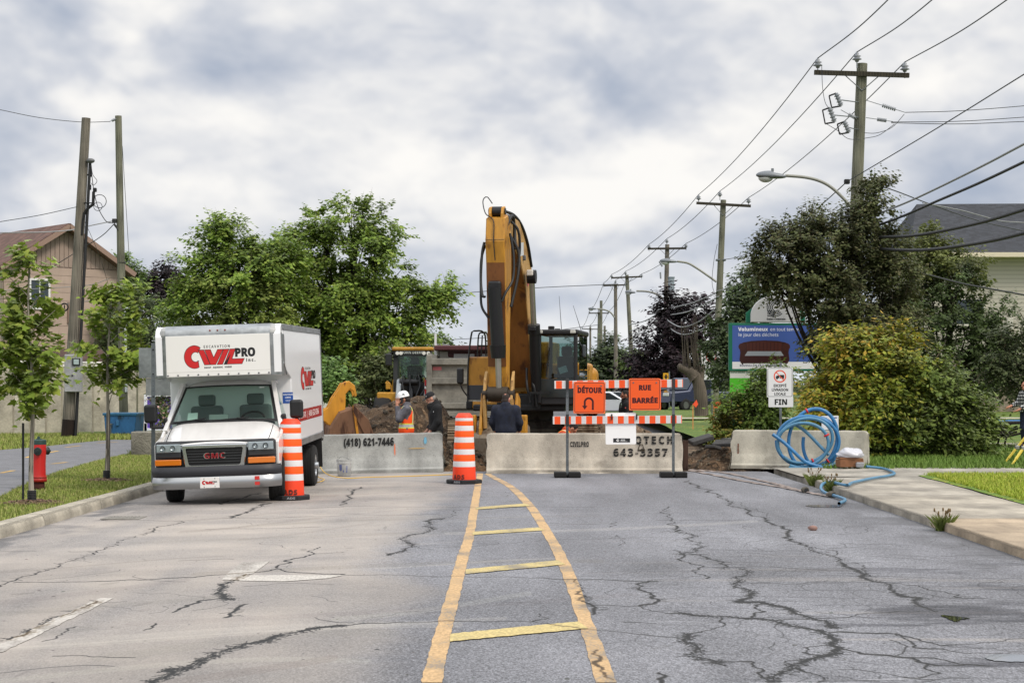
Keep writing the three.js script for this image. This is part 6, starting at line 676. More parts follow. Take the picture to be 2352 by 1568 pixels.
pole('bare utility pole without crossarm far down the street', 189, [1381, 690], [1379, 918], null, null, .2, .15, greenWood);
pole('far utility pole with wide low crossarm beside the bare pole', 217, [1376, 716], [1373, 914], [1354, 719, 1398, 719], P2[7], .2, .15, greenWood);
pole('short bare utility pole farthest right of the distant pole group', 240, [1389, 748], [1389, 912], null, null, .2, .15, woodMat);
pole('smallest utility pole at the far end of the line', 270, [1356, 750], [1356, 910], [1337, 755, 1374, 756], P2[9], .2, .15, woodMat);
function wire(label, pts, r, m, seg = 40) { return single('overhead_wire', label, 'wire', tube(pts, r, seg, 5), m, 'overhead wires'); }
const sagged = (a, b, s, n = 10) => Array.from({ length: n + 1 }, (_, i) => { const t = i / n, p = a.clone().lerp(b, t); p.y -= s * 4 * t * (1 - t); return p; });
const names = ['left', 'middle', 'right'];
[[1, 2], [2, 3], [3, 4], [4, 5], [5, 7], [7, 9]].forEach(([i, j], n) => { for (let k = 0; k < 3; k++) { const a = at(...P2[i][k], ZP[i] - .2), b = at(...P2[j][k], ZP[j] - .2); a.y += .12; b.y += .12; wire(`${names[k]} line wire on the ${['first', 'second', 'third', 'fourth', 'fifth', 'last'][n]} span down the street`, sagged(a, b, .008 * a.distanceTo(b)), [.016, .018, .02, .022, .024, .026][n], wireMat); } });
[[8.79, 2032], [9.95, 2132], [11.3, 2302]].forEach(([x, px], k) => { const a = at(...P2[1][k], 49.8); a.y += .12; const d = at(px, 0, 0 + x * FOC / (px - 1176)); const e = a.clone().lerp(d, 1.35); wire(`${names[k]} line wire rising from the tall pole out of the top of the picture`, [a, a.clone().lerp(e, .5).add(V(0, -.12, 0)), e], .016, wireMat); });
const wq = (px, py, X) => at(px, py, X * FOC / (px - 1176));
wire('thin neutral wire climbing right from the tall pole below its crossarm', [at(1946, 417, 49.8), wq(2150, 296, 9.9), wq(2352, 171, 10), wq(2480, 92, 10)], .014, wireMat); wire('thin wire running down left from the tall pole behind the crab apple tree', sagged(at(1946, 417, 49.8), at(1660, 596, 87.4), .5), .016, wireMat);
wire('upper twisted cable rising right from the crab apple crown', [at(1960, 513, 50), wq(2035, 484, 9.95), wq(2107, 454, 10), wq(2247, 386, 10.1), wq(2352, 331, 10.2), wq(2450, 280, 10.2)], .026, paleCable); wire('second twisted cable rising right from the crab apple crown', [at(1960, 536, 50), wq(2057, 503, 10), wq(2152, 462, 10.05), wq(2250, 420, 10.1), wq(2352, 372, 10.2), wq(2450, 325, 10.2)], .032, cableMat);
wire('thick black cable sagging above the right trees, upper one', [at(1962, 545, 50), wq(2040, 544, 9.9), wq(2120, 538, 9.9), wq(2247, 512, 10), wq(2352, 481, 10.1), wq(2480, 440, 10.2)], .04, cableMat); wire('thick black cable sagging above the right trees, lower one', [at(1962, 562, 50), wq(2016, 571, 9.9), wq(2120, 574, 9.9), wq(2247, 558, 10), wq(2352, 535, 10.1), wq(2480, 500, 10.2)], .042, cableMat);
wire('dark service wire sloping down right across the grey roof', [at(1990, 417, 50), at(2057, 438, 52), at(2136, 468, 55), at(2247, 506, 58), at(2352, 530, 60), at(2480, 560, 64)], .018, wireMat); wire('pale service wire crossing the grey roof on the right', [at(2120, 466, 54), at(2205, 482, 57), at(2250, 494, 58), at(2300, 507, 60), at(2352, 511, 61), at(2460, 520, 64)], .016, paleCable); wire('black service cable dropping right from the crab apple to the siding house', [at(1970, 600, 50), at(2088, 620, 52), at(2215, 652, 55), at(2352, 677, 58), at(2480, 705, 62)], .03, cableMat);
for (const [n, y0, y1, y2] of [['upper', 258, 249, 242], ['middle', 280, 275, 272], ['lower', 282, 285, 288]]) wire(`${n} thin branch wire leaving the tall pole to the right`, [at(n === 'upper' ? 2080 : 2048, y0, 49.9), at(2200, (y0 + y1) / 2 + 1, 50), at(2352, y1 - 6, 50), at(2500, y2 - 14, 50)], .011, wireMat);
[['top', [[1900, 620], [1780, 640], [1700, 657], [1648, 668]], 50, 87.4], ['low', [[1900, 632], [1770, 656], [1700, 672], [1646, 682]], 50, 87.4]].forEach(([n, pts, a, b]) => wire(`${n} pale cable running from the crab apple to the second pole`, pts.map((p, i) => at(p[0], p[1], lerp(a, b, i / 3))), .028, paleCable));
[['upper', [[1646, 672], [1600, 692], [1565, 702], [1529, 709]]], ['second', [[1646, 684], [1590, 712], [1560, 720], [1529, 724]]], ['third', [[1644, 709], [1606, 738], [1567, 751], [1539, 739], [1529, 728]]], ['lowest', [[1640, 735], [1612, 756], [1574, 768], [1548, 760], [1529, 742]]]].forEach(([n, pts]) => wire(`${n} pale cable sagging between the second pole and the transformer pole`, pts.map((p, i) => at(p[0], p[1], lerp(87.4, 114.8, i / (pts.length - 1)))), .034, paleCable));
[['upper', [[1523, 712], [1483, 736], [1445, 746]]], ['second', [[1523, 727], [1480, 752], [1447, 760]]], ['third', [[1523, 748], [1486, 763], [1449, 766]]], ['lowest', [[1523, 762], [1486, 783], [1450, 782]]]].forEach(([n, pts]) => wire(`${n} pale cable sagging between the transformer pole and the leaning pole`, pts.map((p, i) => at(p[0], p[1], lerp(114.8, 145.8, i / 2))), .04, paleCable));
wire('thin wire low across the sky behind the excavator boom', [at(860, 690, 150), at(1180, 664, 150), at(1420, 652, 158)], .03, wireMat); wire('lower thin wire across the sky behind the excavator boom', [at(1000, 782, 200), at(1180, 770, 200), at(1380, 745, 216)], .034, wireMat);
// left poles
{ const z = 58; pole('weathered leaning utility pole with a grey meter box', z, [197, 271], [153, 1004], null, null, .20, .145, woodMat, (p, o, L) => {
  part(p, 'conduit', [bar(L(206, 372, .05), L(172, 1004, .05), .05, .055, 8)], blackPlastic); part(p, 'weather_head', sph(.12, ...L(207, 369, .1).toArray(), 1.2, .7, 1), M('#5c5e60', .5)); const b = part(p, 'meter_box', [rb(.56, 1.24, .36, .03, ...L(168, 857, .32).toArray(), 0, .15)], M('#c2c3c6', .45, .25, { map: T.grime })); part(b, 'meter_window', [rb(.26, .25, .03, .05, ...L(174, 831, .52).toArray(), 0, .15)], M('#1d2022', .4)); part(b, 'meter_glass', [rb(.17, .17, .02, .03, ...L(174, 831, .535).toArray(), 0, .15)], M('#9fb0b0', .15)); part(b, 'lock', sph(.03, ...L(165, 862, .52).toArray()), darkSteel);
  part(p, 'wire_loop', [torus(.22, .012, ...L(228, 462, .1).toArray()), torus(.14, .01, ...L(224, 474, .12).toArray())], cableMat); part(p, 'side_bracket', [bar(L(190, 466, .1), L(214, 466, .1), .02), bar(L(213, 468, .1), L(214, 440, .1), .05), rb(.12, .14, .12, .03, ...L(217, 436, .1).toArray()), tube([L(214, 468, .1), L(198, 482, .1), L(190, 500, .1), L(186, 540, .1)], .05, 14)], darkSteel); part(p, 'insulator_bracket', [bar(L(199, 402, .05), L(208, 398, .05), .025), bar(L(208, 390, .05), L(208, 406, .05), .035), rb(.05, .18, .05, .02, ...L(207, 430, .05).toArray())], blackPlastic);
  part(p, 'drip_loop', [tube([L(208, 372, .1), L(212, 400, .1), L(222, 415, .1), L(214, 425, .1), L(208, 420, .1)], .01, 20, 5), tube([L(207, 372, .1), L(211, 410, .1), L(216, 445, .1), L(226, 480, .05), L(243, 508, .0), L(258, 512, -.2)], .014, 30, 5)], cableMat); part(p, 'wheel_reel', [torus(.12, .025, ...L(147, 705, .3).toArray()), bar(L(147, 700, .3), L(147, 710, .3), .02)], darkSteel); part(p, 'charred_base', bar(V(0, 0, 0), V(.06, .75, 0), .215, .212, 18), M('#3b2a20', .95, 0, { map: T.wood })); });
  pole('straight greenish utility pole beside the leaning pole', 64, [271, 266], [284, 1000], null, null, .165, .12, greenWood, (p, o, L) => { part(p, 'strain_insulator', [bar(L(250, 279, .1), L(267, 273, .1), .012), bar(L(256, 277, .1), L(263, 274, .1), .05, .05, 8)], porcelain); part(p, 'cable_clamp', [rb(.16, .16, .14, .03, ...L(262, 507, .1).toArray()), bar(L(262, 515, .1), L(272, 530, .1), .04, .03)], cableMat); part(p, 'strap', [torus(.14, .012, ...L(278, 603, 0).toArray(), Math.PI / 2), torus(.14, .012, ...L(279, 640, 0).toArray(), Math.PI / 2)], darkSteel); part(p, 'guy_wire', bar(L(280, 335, 0), L(297, 610, .0), .01, .01, 4), wireMat); part(p, 'pale_conduit', bar(L(286, 690, .14), L(289, 900, .14), .05, .05, 8), M('#c7cccf', .6)); });
  wire('thin wire entering from the left at the top of the left poles', [at(-60, 240, 60), at(0, 252, 61), at(90, 270, 62), at(186, 280, 63), at(252, 279, 63.9)], .012, wireMat); wire('thin wire meeting the leaning pole from the left above the roof', [at(-40, 518, 58), at(0, 509, 58), at(90, 494, 58), at(184, 473, 58)], .012, wireMat); wire('twisted service cable crossing the brown roof to the straight pole', [at(-40, 534, 60), at(30, 534, 61), at(100, 533, 62), at(163, 528, 63), at(211, 517, 63.5), at(260, 507, 63.9)], .022, paleCable); wire('service cable dropping left from the straight pole across the gable', [at(263, 512, 63.9), at(235, 540, 64), at(185, 572, 65), at(140, 600, 68), at(105, 622, 72)], .016, cableMat); wire('thin wire falling from the leaning pole over the right eave', [at(190, 500, 58), at(210, 545, 60), at(232, 600, 64), at(258, 690, 66)], .008, wireMat); wire('faint cable across the left house wall', [at(-20, 668, 66), at(100, 662, 66), at(200, 655, 66), at(250, 640, 64)], .012, paleCable); wire('lower faint cable across the left house wall', [at(-20, 712, 66), at(80, 706, 66), at(180, 694, 66), at(262, 682, 64)], .012, paleCable); }
// ================================================================ LEFT SIDE
{ const c = gnd(88, 1126, HL), h = thing('fire_hydrant', 'red fire hydrant with dark green top on the grass verge', 'hydrant', c), red = M('#c41d18', .38, 0, { clearcoat: .4, clearcoatRoughness: .2 }), gr = M('#23403c', .5), rust = M('#5a2a22', .8, .1, { map: T.dirtpaint });
  part(h, 'barrel', lathe([[0, .16], [.118, .16], [.122, .18], [.122, .25], [.115, .26], [.112, .45], [.120, .62], [.122, .76], [.118, .77], [0, .77]], 28), red); part(h, 'flange', lathe([[.10, .14], [.132, .145], [.134, .175], [.132, .20], [.118, .21], [.132, .215], [.132, .235], [.11, .24]], 28), M('#a3221b', .5)); part(h, 'foot', lathe([[0, -.02], [.098, -.02], [.094, .145], [0, .145]], 24), rust); part(h, 'bonnet', lathe([[.124, .765], [.124, .83], [.118, .842], [.05, .85], [0, .85]], 28), gr); part(h, 'stem_nut', [cyl(.028, .024, .05, 0, .872, 0, 0, 0, 0, 5), cyl(.05, .05, .012, 0, .853, 0)], gr);
  for (const [a, y] of [[.15, .655], [2.3, .655]]) { const n = part(h, 'outlet_cap', [cyl(.062, .06, .1, .0, 0, .125, Math.PI / 2, 0, 0, 18), cyl(.024, .022, .04, 0, 0, .19, Math.PI / 2, 0, 0, 5), torus(.058, .01, 0, 0, .16)].map(g => tf(g.rotateY(a), 0, y, 0)), M('#1f2c2c', .5)); } for (let k = 0; k < 6; k++) part(h, 'bolt', cyl(.011, .011, .03, .122 * Math.cos(k * 1.05), .205, .122 * Math.sin(k * 1.05), 0, 0, 0, 6), rust); }
for (const [px, py, h, lab] of [[52, 1152, 1.18, 'black steel stake standing left of the nearer sapling'], [250, 1103, 1.30, 'black steel stake standing tight against the farther sapling']]) { const p = gnd(px, py, HL); single('tree_stake', lab, 'stake', [box(.034, h, .008, p.x, p.y + h / 2, p.z), box(.008, h, .03, p.x, p.y + h / 2, p.z - .015)], blackPlastic, 'tree stakes'); }
{ const b = thing('sign_board', 'grey sign panels seen from behind on a perforated post by the truck', 'road sign', gnd(352, 1112, HL)); part(b, 'post', [box(.05, 2.5, .05, 0, 1.25, 0), box(.07, 2.5, .012, 0, 1.25, .03)], galv); const z = 31.2, o = b.position; const pc = (a, t, c, d, zz) => { const p = at(a, t, zz), q = at(c, d, zz); return rb(q.x - p.x, p.y - q.y, .006, .003, (p.x + q.x) / 2 - o.x, (p.y + q.y) / 2 - o.y, -zz - o.z); }; part(b, 'sign_back', pc(318, 799, 396, 868, 31.1), M('#a7adad', .45, .55, { map: T.grime })); part(b, 'sign_back', pc(334, 869, 400, 908, 31.12), M('#b9bcba', .45, .55, { map: T.grime })); for (let k = 0; k < 14; k++) part(b, 'hole', cyl(.006, .006, .004, 0, 1.2 + k * .09, .0375, Math.PI / 2, 0, 0, 6), blackPlastic); for (const y of [1.55, 1.95, 2.38]) part(b, 'bolt', cyl(.014, .014, .02, 0, y, .04, Math.PI / 2, 0, 0, 8), darkSteel); }
single('concrete_block', 'rough grey concrete block on the verge behind the truck mirror', 'block', (() => { const p = gnd(345, 1046, HL), g = new RoundedBoxGeometry(1.05, .62, .7, 6, .04), q = g.attributes.position; for (let i = 0; i < q.count; i++) { const n = 1 + (fbm(q.getX(i) * 6 + 3, q.getY(i) * 6 + q.getZ(i) * 4, 3) - .5) * .08; q.setXYZ(i, q.getX(i) * n, q.getY(i) * n, q.getZ(i) * n); } g.computeVertexNormals(); return tf(g, p.x + .1, p.y + .3, p.z); })(), M('#8f8d86', .95, 0, { map: T.concrete, bumpMap: T.bump, bumpScale: .03 }));
{ const z = 50, b = thing('poster_board', 'white framed board with a purple panel behind the parked truck', 'board', at(357, 990, z)); const o = b.position, c = at(370, 950, z).sub(o); part(b, 'frame', [[-.45, 0, .09, 1.1], [.45, 0, .09, 1.1], [0, .52, .9, .07], [0, -.45, .9, .07]].map(([x, y, w, h]) => rb(w, h, .08, .01, c.x + x, c.y + y, c.z)), M('#d9dce0', .5)); part(b, 'panel', [box(.86, .95, .03, c.x, c.y + .03, c.z - .01)], M('#5a3f9e', .5)); part(b, 'panel_print', plane(.8, .9, c.x, c.y + .03, c.z + .008), printMat(canvasTex(128, 144, (x, w, h) => { x.fillStyle = '#5b40a4'; x.fillRect(0, 0, w, h); x.fillStyle = '#e9e6f4'; for (const [a, b, l] of [[62, 30, 30], [70, 58, 36], [62, 86, 40]]) { x.fillRect(a, b, l, 6); x.fillRect(a, b + 12, l * .6, 6); } }), .5), true); for (const x of [-.45, .45]) part(b, 'leg', box(.08, .55, .08, c.x + x, -.05, c.z), M('#d9dce0', .5)); }
{ const z = 62, p = at(285, 1004, z), d = thing('waste_container', 'blue steel waste container by the beige fence', 'container', [p.x, HL, p.z]); const S = z / FOC, w = 66 * S, hh = 50 * S; part(d, 'tub', [prism([[-w / 2, .08], [w / 2, .08], [w / 2 + .06, hh], [-w / 2 - .06, hh]], 1.4, .02)], M('#2f6ea3', .55, 0, { map: T.dirtpaint })); part(d, 'rim', [rb(w + .2, .09, 1.5, .02, 0, hh, 0)], M('#3f86b4', .5, 0, { map: T.grime })); part(d, 'rust_skirt', [box(w - .02, .14, 1.38, 0, .15, 0), ], M('#8a3a3a', .8)); part(d, 'lift_lug', [rb(.1, .2, .1, .02, -w * .08, hh * .6, .72)], M('#356f9c', .5)); part(d, 'standpipe', [cyl(.06, .06, .35, -w * .30, .25, .95), cyl(.09, .09, .05, -w * .30, .43, .95)], galv); for (const s of [-1, 1]) part(d, 'skid', box(.1, .1, 1.4, s * w * .4, .05, 0), darkSteel); }
{ // beige fence with capped rails, posts and panels
  const f = thing('privacy_fence', 'beige privacy fence with white top rails along the bike path', 'fence'), a = V(-20.2, HL, -60), b = V(-14.1, HL, -68), n = 14, pm = M('#b9ad98', .85, 0, { map: T.grime }), H = 2.62;
  for (let i = 0; i < n; i++) { const p = a.clone().lerp(b, i / n), q = a.clone().lerp(b, (i + 1) / n), e = p.clone().lerp(q, .03), g = p.clone().lerp(q, .97); part(f, 'fence_panel', beam(e.setY(HL + H / 2 - .05), g.setY(HL + H / 2 - .05), .03, H - .2), M(['#dbd4c6', '#d5cdbd', '#ded7ca'][i % 3], .85, 0, { map: T.grime })); part(f, 'fence_post', [bar(p.clone(), p.clone().setY(HL + H), .045, .045, 8)], i > 10 ? greenWood : M('#c3baa9', .8, 0, { map: T.grime })); }
  for (const y of [H - .12, H + .02]) part(f, 'top_rail', bar(a.clone().setY(HL + y), b.clone().setY(HL + y), .045, .045, 8), M('#d6d4cc', .5)); }
function wallBoards(t, name, pts, y0, y1, h, mat, depth = .03) { // lapped boards on a vertical wall from pts[0] to pts[1]; each board a piece
  const [a, b] = pts; for (let y = y0; y < y1 - .02; y += h) { const hh = Math.min(h, y1 - y) - .012; part(t, name, beam(V(a.x, y + hh / 2, a.z), V(b.x, y + hh / 2, b.z), depth + (.006), hh), mat); } }
{ // house on the left: gable wall, brown roof
  const ry = .72, pk = at(147, 518, 75), t = thing('siding_house', 'two storey house with pinkish brown siding and brown gable roof', 'house', [pk.x, 0, pk.z]); t.rotation.y = ry; const hw = 2.75, top = pk.y, ev = top - 1.72, len = 11, sd = M('#b5a296', .8, 0, { map: T.faint }), sd2 = M('#a6948a', .8, 0, { map: T.faint }), br = M('#8d6a5d', .9, 0, { map: T.shingle }), trim = M('#8d7568', .7);
  part(t, 'wall', [prism([[-hw, 0], [hw, 0], [hw, ev], [0, top - .1], [-hw, ev]], .1).translate(0, 0, -.12), box(.1, ev, len, hw - .05, ev / 2, -len / 2 - .1), box(.1, ev, len, -hw + .05, ev / 2, -len / 2 - .1)], sd2);
  wallBoards(t, 'siding_board', [V(-hw, 0, -.04), V(hw, 0, -.04)], .1, ev - .1, .36, sd); for (let y = .1; y < ev - .4; y += .36) part(t, 'siding_board', box(.03, .345, len, -hw - .01, y + .17, -len / 2 - .1), sd);
  for (let k = 0; k < 26; k++) { const x = -hw + .1 + k * (2 * hw - .2) / 25, h = (top - .15 - ev) * (1 - Math.abs(x) / hw); if (h > .05) part(t, 'gable_board', box(.19, h, .03, x, ev - .06 + h / 2, -.045), sd2); }
  const ang = Math.atan2(top - ev, hw); for (const s of [-1, 1]) { const L = Math.hypot(hw, top - ev) + .45; part(t, 'roof_slope', box(L, .12, len + .6, s * (L / 2) * Math.cos(ang), top - (L / 2) * Math.sin(ang) + .02, -len / 2 + .2, 0, 0, -s * ang), br); part(t, 'rake_board', box(L, .2, .05, s * (L / 2) * Math.cos(ang), top - (L / 2) * Math.sin(ang) - .06, .53, 0, 0, -s * ang), trim); part(t, 'soffit', box(L, .03, .55, s * (L / 2) * Math.cos(ang), top - (L / 2) * Math.sin(ang) - .12, .24, 0, 0, -s * ang), M('#6d574c', .8)); }
  for (const [x, y, w, h] of [[-1.15, 5.75, .8, 1.15], [-.2, 2.6, .7, .5]]) { const wd = part(t, 'window', [rb(w + .16, .09, .08, .01, x, y + h / 2 + .04, 0), rb(w + .16, .09, .08, .01, x, y - h / 2 - .04, 0), rb(.09, h, .08, .01, x - w / 2 - .04, y, 0), rb(.09, h, .08, .01, x + w / 2 + .04, y, 0), rb(.05, h, .06, .01, x, y, 0)], M('#dfe0e0', .5)); part(wd, 'pane', box(w, h, .02, x, y, -.012), M('#39424a', .08)); } part(t, 'vent_pipe', cyl(.06, .06, .9, .2, 5.0, .02), trim); }
{ const t = thing('low_shed', 'low outbuilding with brown shingle roof behind the beige fence', 'shed', [-19.2, 0, -72]); part(t, 'shed_wall', box(5.4, 2.6, 1.4, 0, 1.3, 0), M('#a8968a', .85)); part(t, 'shed_roof', [grid(1, 1, (u, v) => V(lerp(-3.1 + v * 1.0, 3.1 - v * 1.0, u), 2.75 + v * .62, 1.3 - v * 1.6))], M('#6f544b', .9, 0, { map: T.shingle })); part(t, 'shed_fascia', box(6.2, .12, .06, 0, 2.72, 1.32), M('#cfcac2', .6)); }
{ const t = thing('pale_building', 'pale grey low building far behind the soil heap', 'building', at(850, 925, 105).setY(0)); part(t, 'wall', box(9, 3.2, 6, 0, 1.6, 0), M('#c9c8c4', .8)); part(t, 'roof', [sideprism([[-3.4, 3.2], [3.4, 3.2], [0, 4.4]], 9.4, 0)], M('#8d8d8d', .9, 0, { map: T.shingle })); for (const x of [-2.6, .6]) { const w = part(t, 'window', box(1.1, 1, .1, x, 1.7, 3.0), M('#e4e4e4', .6)); part(w, 'pane', box(.9, .8, .03, x, 1.7, 3.05), M('#3d464c', .1)); } part(t, 'door', box(.95, 2, .08, 3.4, 1.0, 3.02), M('#a9b9c4', .6)); }
// ================================================================ RIGHT SIDE
{ // town sign and poster panel
  const z = 52, s = thing('town_sign', 'green framed town sign with rounded grey top behind the bushes', 'town sign', at(1760, 1000, z).setY(HR)), o = s.position, P = (x, y, d = 0) => at(x, y, z - d).sub(o), S = z / FOC, gm = M('#0f6b50', .5), wh = M('#c3c4c6', .55);
  const c = P(1775, 790); part(s, 'poster_frame', [rb(236 * S, 110 * S, .16, .02, P(1792, 797).x, P(1792, 797).y, -.02)], gm); for (const x of [1690, 1890]) part(s, 'leg', box(.12, 3.2, .12, P(x, 0).x, 1.5, -.17), gm);
  const arc = new THREE.Shape(), w = 57 * S, y0 = P(0, 740).y, yt = P(0, 680).y, x0 = P(1781, 0).x; arc.moveTo(x0 - w, y0); arc.lineTo(x0 - w, y0 + 18 * S); arc.quadraticCurveTo(x0 - w * .9, yt - 8 * S, x0 - 14 * S, yt); arc.quadraticCurveTo(x0 + 14 * S, yt + 2 * S, x0 + 34 * S, yt - 14 * S); arc.quadraticCurveTo(x0 + w, y0 + 38 * S, x0 + w, y0 + 16 * S); arc.lineTo(x0 + w, y0); part(s, 'crest_panel', prism(arc, .10, .015).translate(0, 0, .03), wh); part(s, 'crest_back', [prism([[x0 - w - 10 * S, y0], [x0 - w - 10 * S, y0 + 22 * S], [x0 - w + 6 * S, y0 + 34 * S], [x0 + w - 4 * S, y0 + 34 * S], [x0 + w + 12 * S, y0 + 22 * S], [x0 + w + 12 * S, y0]], .08).translate(0, 0, -.06)], gm);
  const logo = stencil(256, 300, q => { q.strokeStyle = '#22282c'; q.lineWidth = 11; for (const r of [44, 66, 88, 110]) { q.beginPath(); q.arc(130, 128, r, -.75, Math.PI * .5 + .2, true); q.stroke(); } for (const r of [44, 66, 88, 110]) { q.beginPath(); q.arc(130, 128, r, .75, Math.PI * .5 - .1, false); q.stroke(); } for (let i = 0; i < 4; i++) { q.beginPath(); q.moveTo(22, 176 + i * 22); q.quadraticCurveTo(50, 168 + i * 22, 76, 176 + i * 22); q.quadraticCurveTo(100, 186 + i * 22, 130, 176 + i * 22); q.stroke(); } q.lineWidth = 7; q.strokeRect(176, 62, 26, 30); q.beginPath(); q.moveTo(160, 60); q.lineTo(190, 26); q.lineTo(222, 62); q.stroke(); q.fillStyle = '#22282c'; q.font = 'bold 34px serif'; q.lineWidth = 2; q.strokeText('Saint Constant', 14, 288); q.fillText('Saint Constant', 14, 288); }); part(s, 'crest_print', plane(46 * S, 54 * S, P(1781, 0).x, P(0, 710).y, .0845), printMat(logo, .6, { transparent: true }), true);
  const poster = canvasTex(1024, 480, (q, W0, H0) => { q.fillStyle = '#4560a8'; q.fillRect(0, 0, W0, H0); const r = rng(6); q.fillStyle = '#ececf0'; q.fillRect(0, H0 - 78, W0, 78); q.fillStyle = '#f2f2f6'; q.font = 'bold 54px sans-serif'; q.lineWidth = 2; q.strokeStyle = '#f2f2f6'; q.strokeText('Volumineux', 62, 62); q.fillText('Volumineux', 62, 62); const vw = q.measureText('Volumineux ').width; q.font = '50px sans-serif'; q.fillText('en tout temps', 70 + vw, 62); q.fillText('le jour des déchets', 62, 122); 
    // the pictured couch
    const so = (pts, f) => { q.beginPath(); pts.forEach((p, i) => i ? q.lineTo(...p) : q.moveTo(...p)); q.closePath(); q.fillStyle = f; q.fill(); }; so([[70, 230], [110, 190], [200, 172], [340, 166], [480, 172], [560, 190], [600, 226], [590, 300], [600, 380], [580, 420], [92, 420], [74, 380], [84, 300]], '#3b1c18'); so([[150, 196], [340, 176], [520, 196], [510, 300], [160, 300]], '#50261f'); so([[160, 286], [510, 286], [540, 336], [130, 336]], '#9aa0a8'); so([[130, 336], [540, 336], [560, 410], [110, 410]], '#3a1616'); for (let i = 0; i < 9; i++) { q.fillStyle = 'rgba(40,14,14,.6)'; q.fillRect(170 + i * 38, 190, 8, 96); } q.fillStyle = '#45211b'; q.beginPath(); q.arc(104, 236, 40, 0, 7); q.fill(); q.beginPath(); q.arc(566, 236, 40, 0, 7); q.fill(); q.fillStyle = '#2a1010'; q.fillRect(100, 410, 14, 26); q.fillRect(556, 410, 14, 26); q.fillStyle = '#252c44'; so([[800, 60], [940, 80], [930, 400], [850, 400]], '#23283a'); q.strokeStyle = '#20264a'; q.lineWidth = 4; q.beginPath(); q.moveTo(640, 356); q.lineTo(790, 356); q.stroke(); q.fillStyle = '#26305c'; q.font = 'bold 30px sans-serif'; q.fillText('ROUSSILLON.CA/CALENDRIER', 76, H0 - 26); });
  part(s, 'poster', plane(224 * S, 100 * S, P(1794, 0).x, P(0, 797).y, .0615), printMat(poster, .4), true); part(s, 'lower_panel', [box(46 * S, 62 * S, .06, P(1700, 0).x, P(0, 884).y, -.02)], M('#55c22a', .5)); part(s, 'lower_print', plane(46 * S, 20 * S, P(1700, 0).x, P(0, 858).y, .0125), printMat(canvasTex(256, 110, (q, a, b) => { q.fillStyle = '#dfe0dc'; q.fillRect(0, 0, a, b); q.fillStyle = '#2c7a52'; q.font = 'bold 34px sans-serif'; q.fillText('NOVEMBRE 202', 6, 50); }), .5), true); }
{ const z = 38.6, S = z / FOC, s = thing('truck_ban_sign', 'white sign with truck ban symbol and FIN plate above the blue coil', 'road sign', at(1793, 1060, z).setY(.02)), o = s.position, P = (x, y) => at(x, y, z).sub(o); part(s, 'post', [box(.05, 2.3, .03, P(1794, 0).x, 1.15, -.03)], galv);
  const c = P(1792, 878), d = P(1794, 923); part(s, 'sign_plate', tf(prism(rr(60 * S, 69 * S, .03), .006, .001), c.x, c.y, 0), M('#d7d8da', .45)); part(s, 'sign_print', plane(58.5 * S, 67.5 * S, c.x, c.y, .0045), printMat(canvasTex(420, 484, (q, w, h) => { q.fillStyle = '#dcdddf'; q.fillRect(0, 0, w, h); q.strokeStyle = '#1c1d20'; q.lineWidth = 7; q.beginPath(); q.roundRect(10, 10, w - 20, h - 20, 22); q.stroke(); q.fillStyle = '#17181b'; q.fillRect(206, 118, 74, 56); q.beginPath(); q.moveTo(140, 174); q.lineTo(140, 150); q.lineTo(158, 128); q.lineTo(200, 128); q.lineTo(200, 174); q.fill(); for (const x of [162, 256]) { q.beginPath(); q.arc(x, 178, 15, 0, 7); q.fill(); } q.strokeStyle = '#dd4a26'; q.lineWidth = 19; q.beginPath(); q.arc(210, 142, 94, 0, 7); q.stroke(); q.lineWidth = 14; q.beginPath(); q.moveTo(146, 76); q.lineTo(276, 208); q.stroke(); q.fillStyle = q.strokeStyle = '#1c1d20'; q.textAlign = 'center'; q.lineWidth = 5; q.font = '56px sans-serif'; for (const [t, y] of [['EXCEPTÉ', 316], ['LIVRAISON', 384], ['LOCALE', 452]]) { q.strokeText(t, 210, y); q.fillText(t, 210, y); } }), .45), true);
  part(s, 'lower_plate', tf(prism(rr(57 * S, 24 * S, .02), .006, .001), d.x, d.y, .007), M('#d7d8da', .45)); part(s, 'lower_print', plane(55.5 * S, 22.5 * S, d.x, d.y, .0115), printMat(canvasTex(400, 164, (q, w, h) => { q.fillStyle = '#dcdddf'; q.fillRect(0, 0, w, h); q.fillStyle = q.strokeStyle = '#17181b'; q.font = 'bold 130px sans-serif'; q.textAlign = 'center'; q.lineWidth = 6; q.strokeText('FIN', 200, 128); q.fillText('FIN', 200, 128); }), .45), true); }
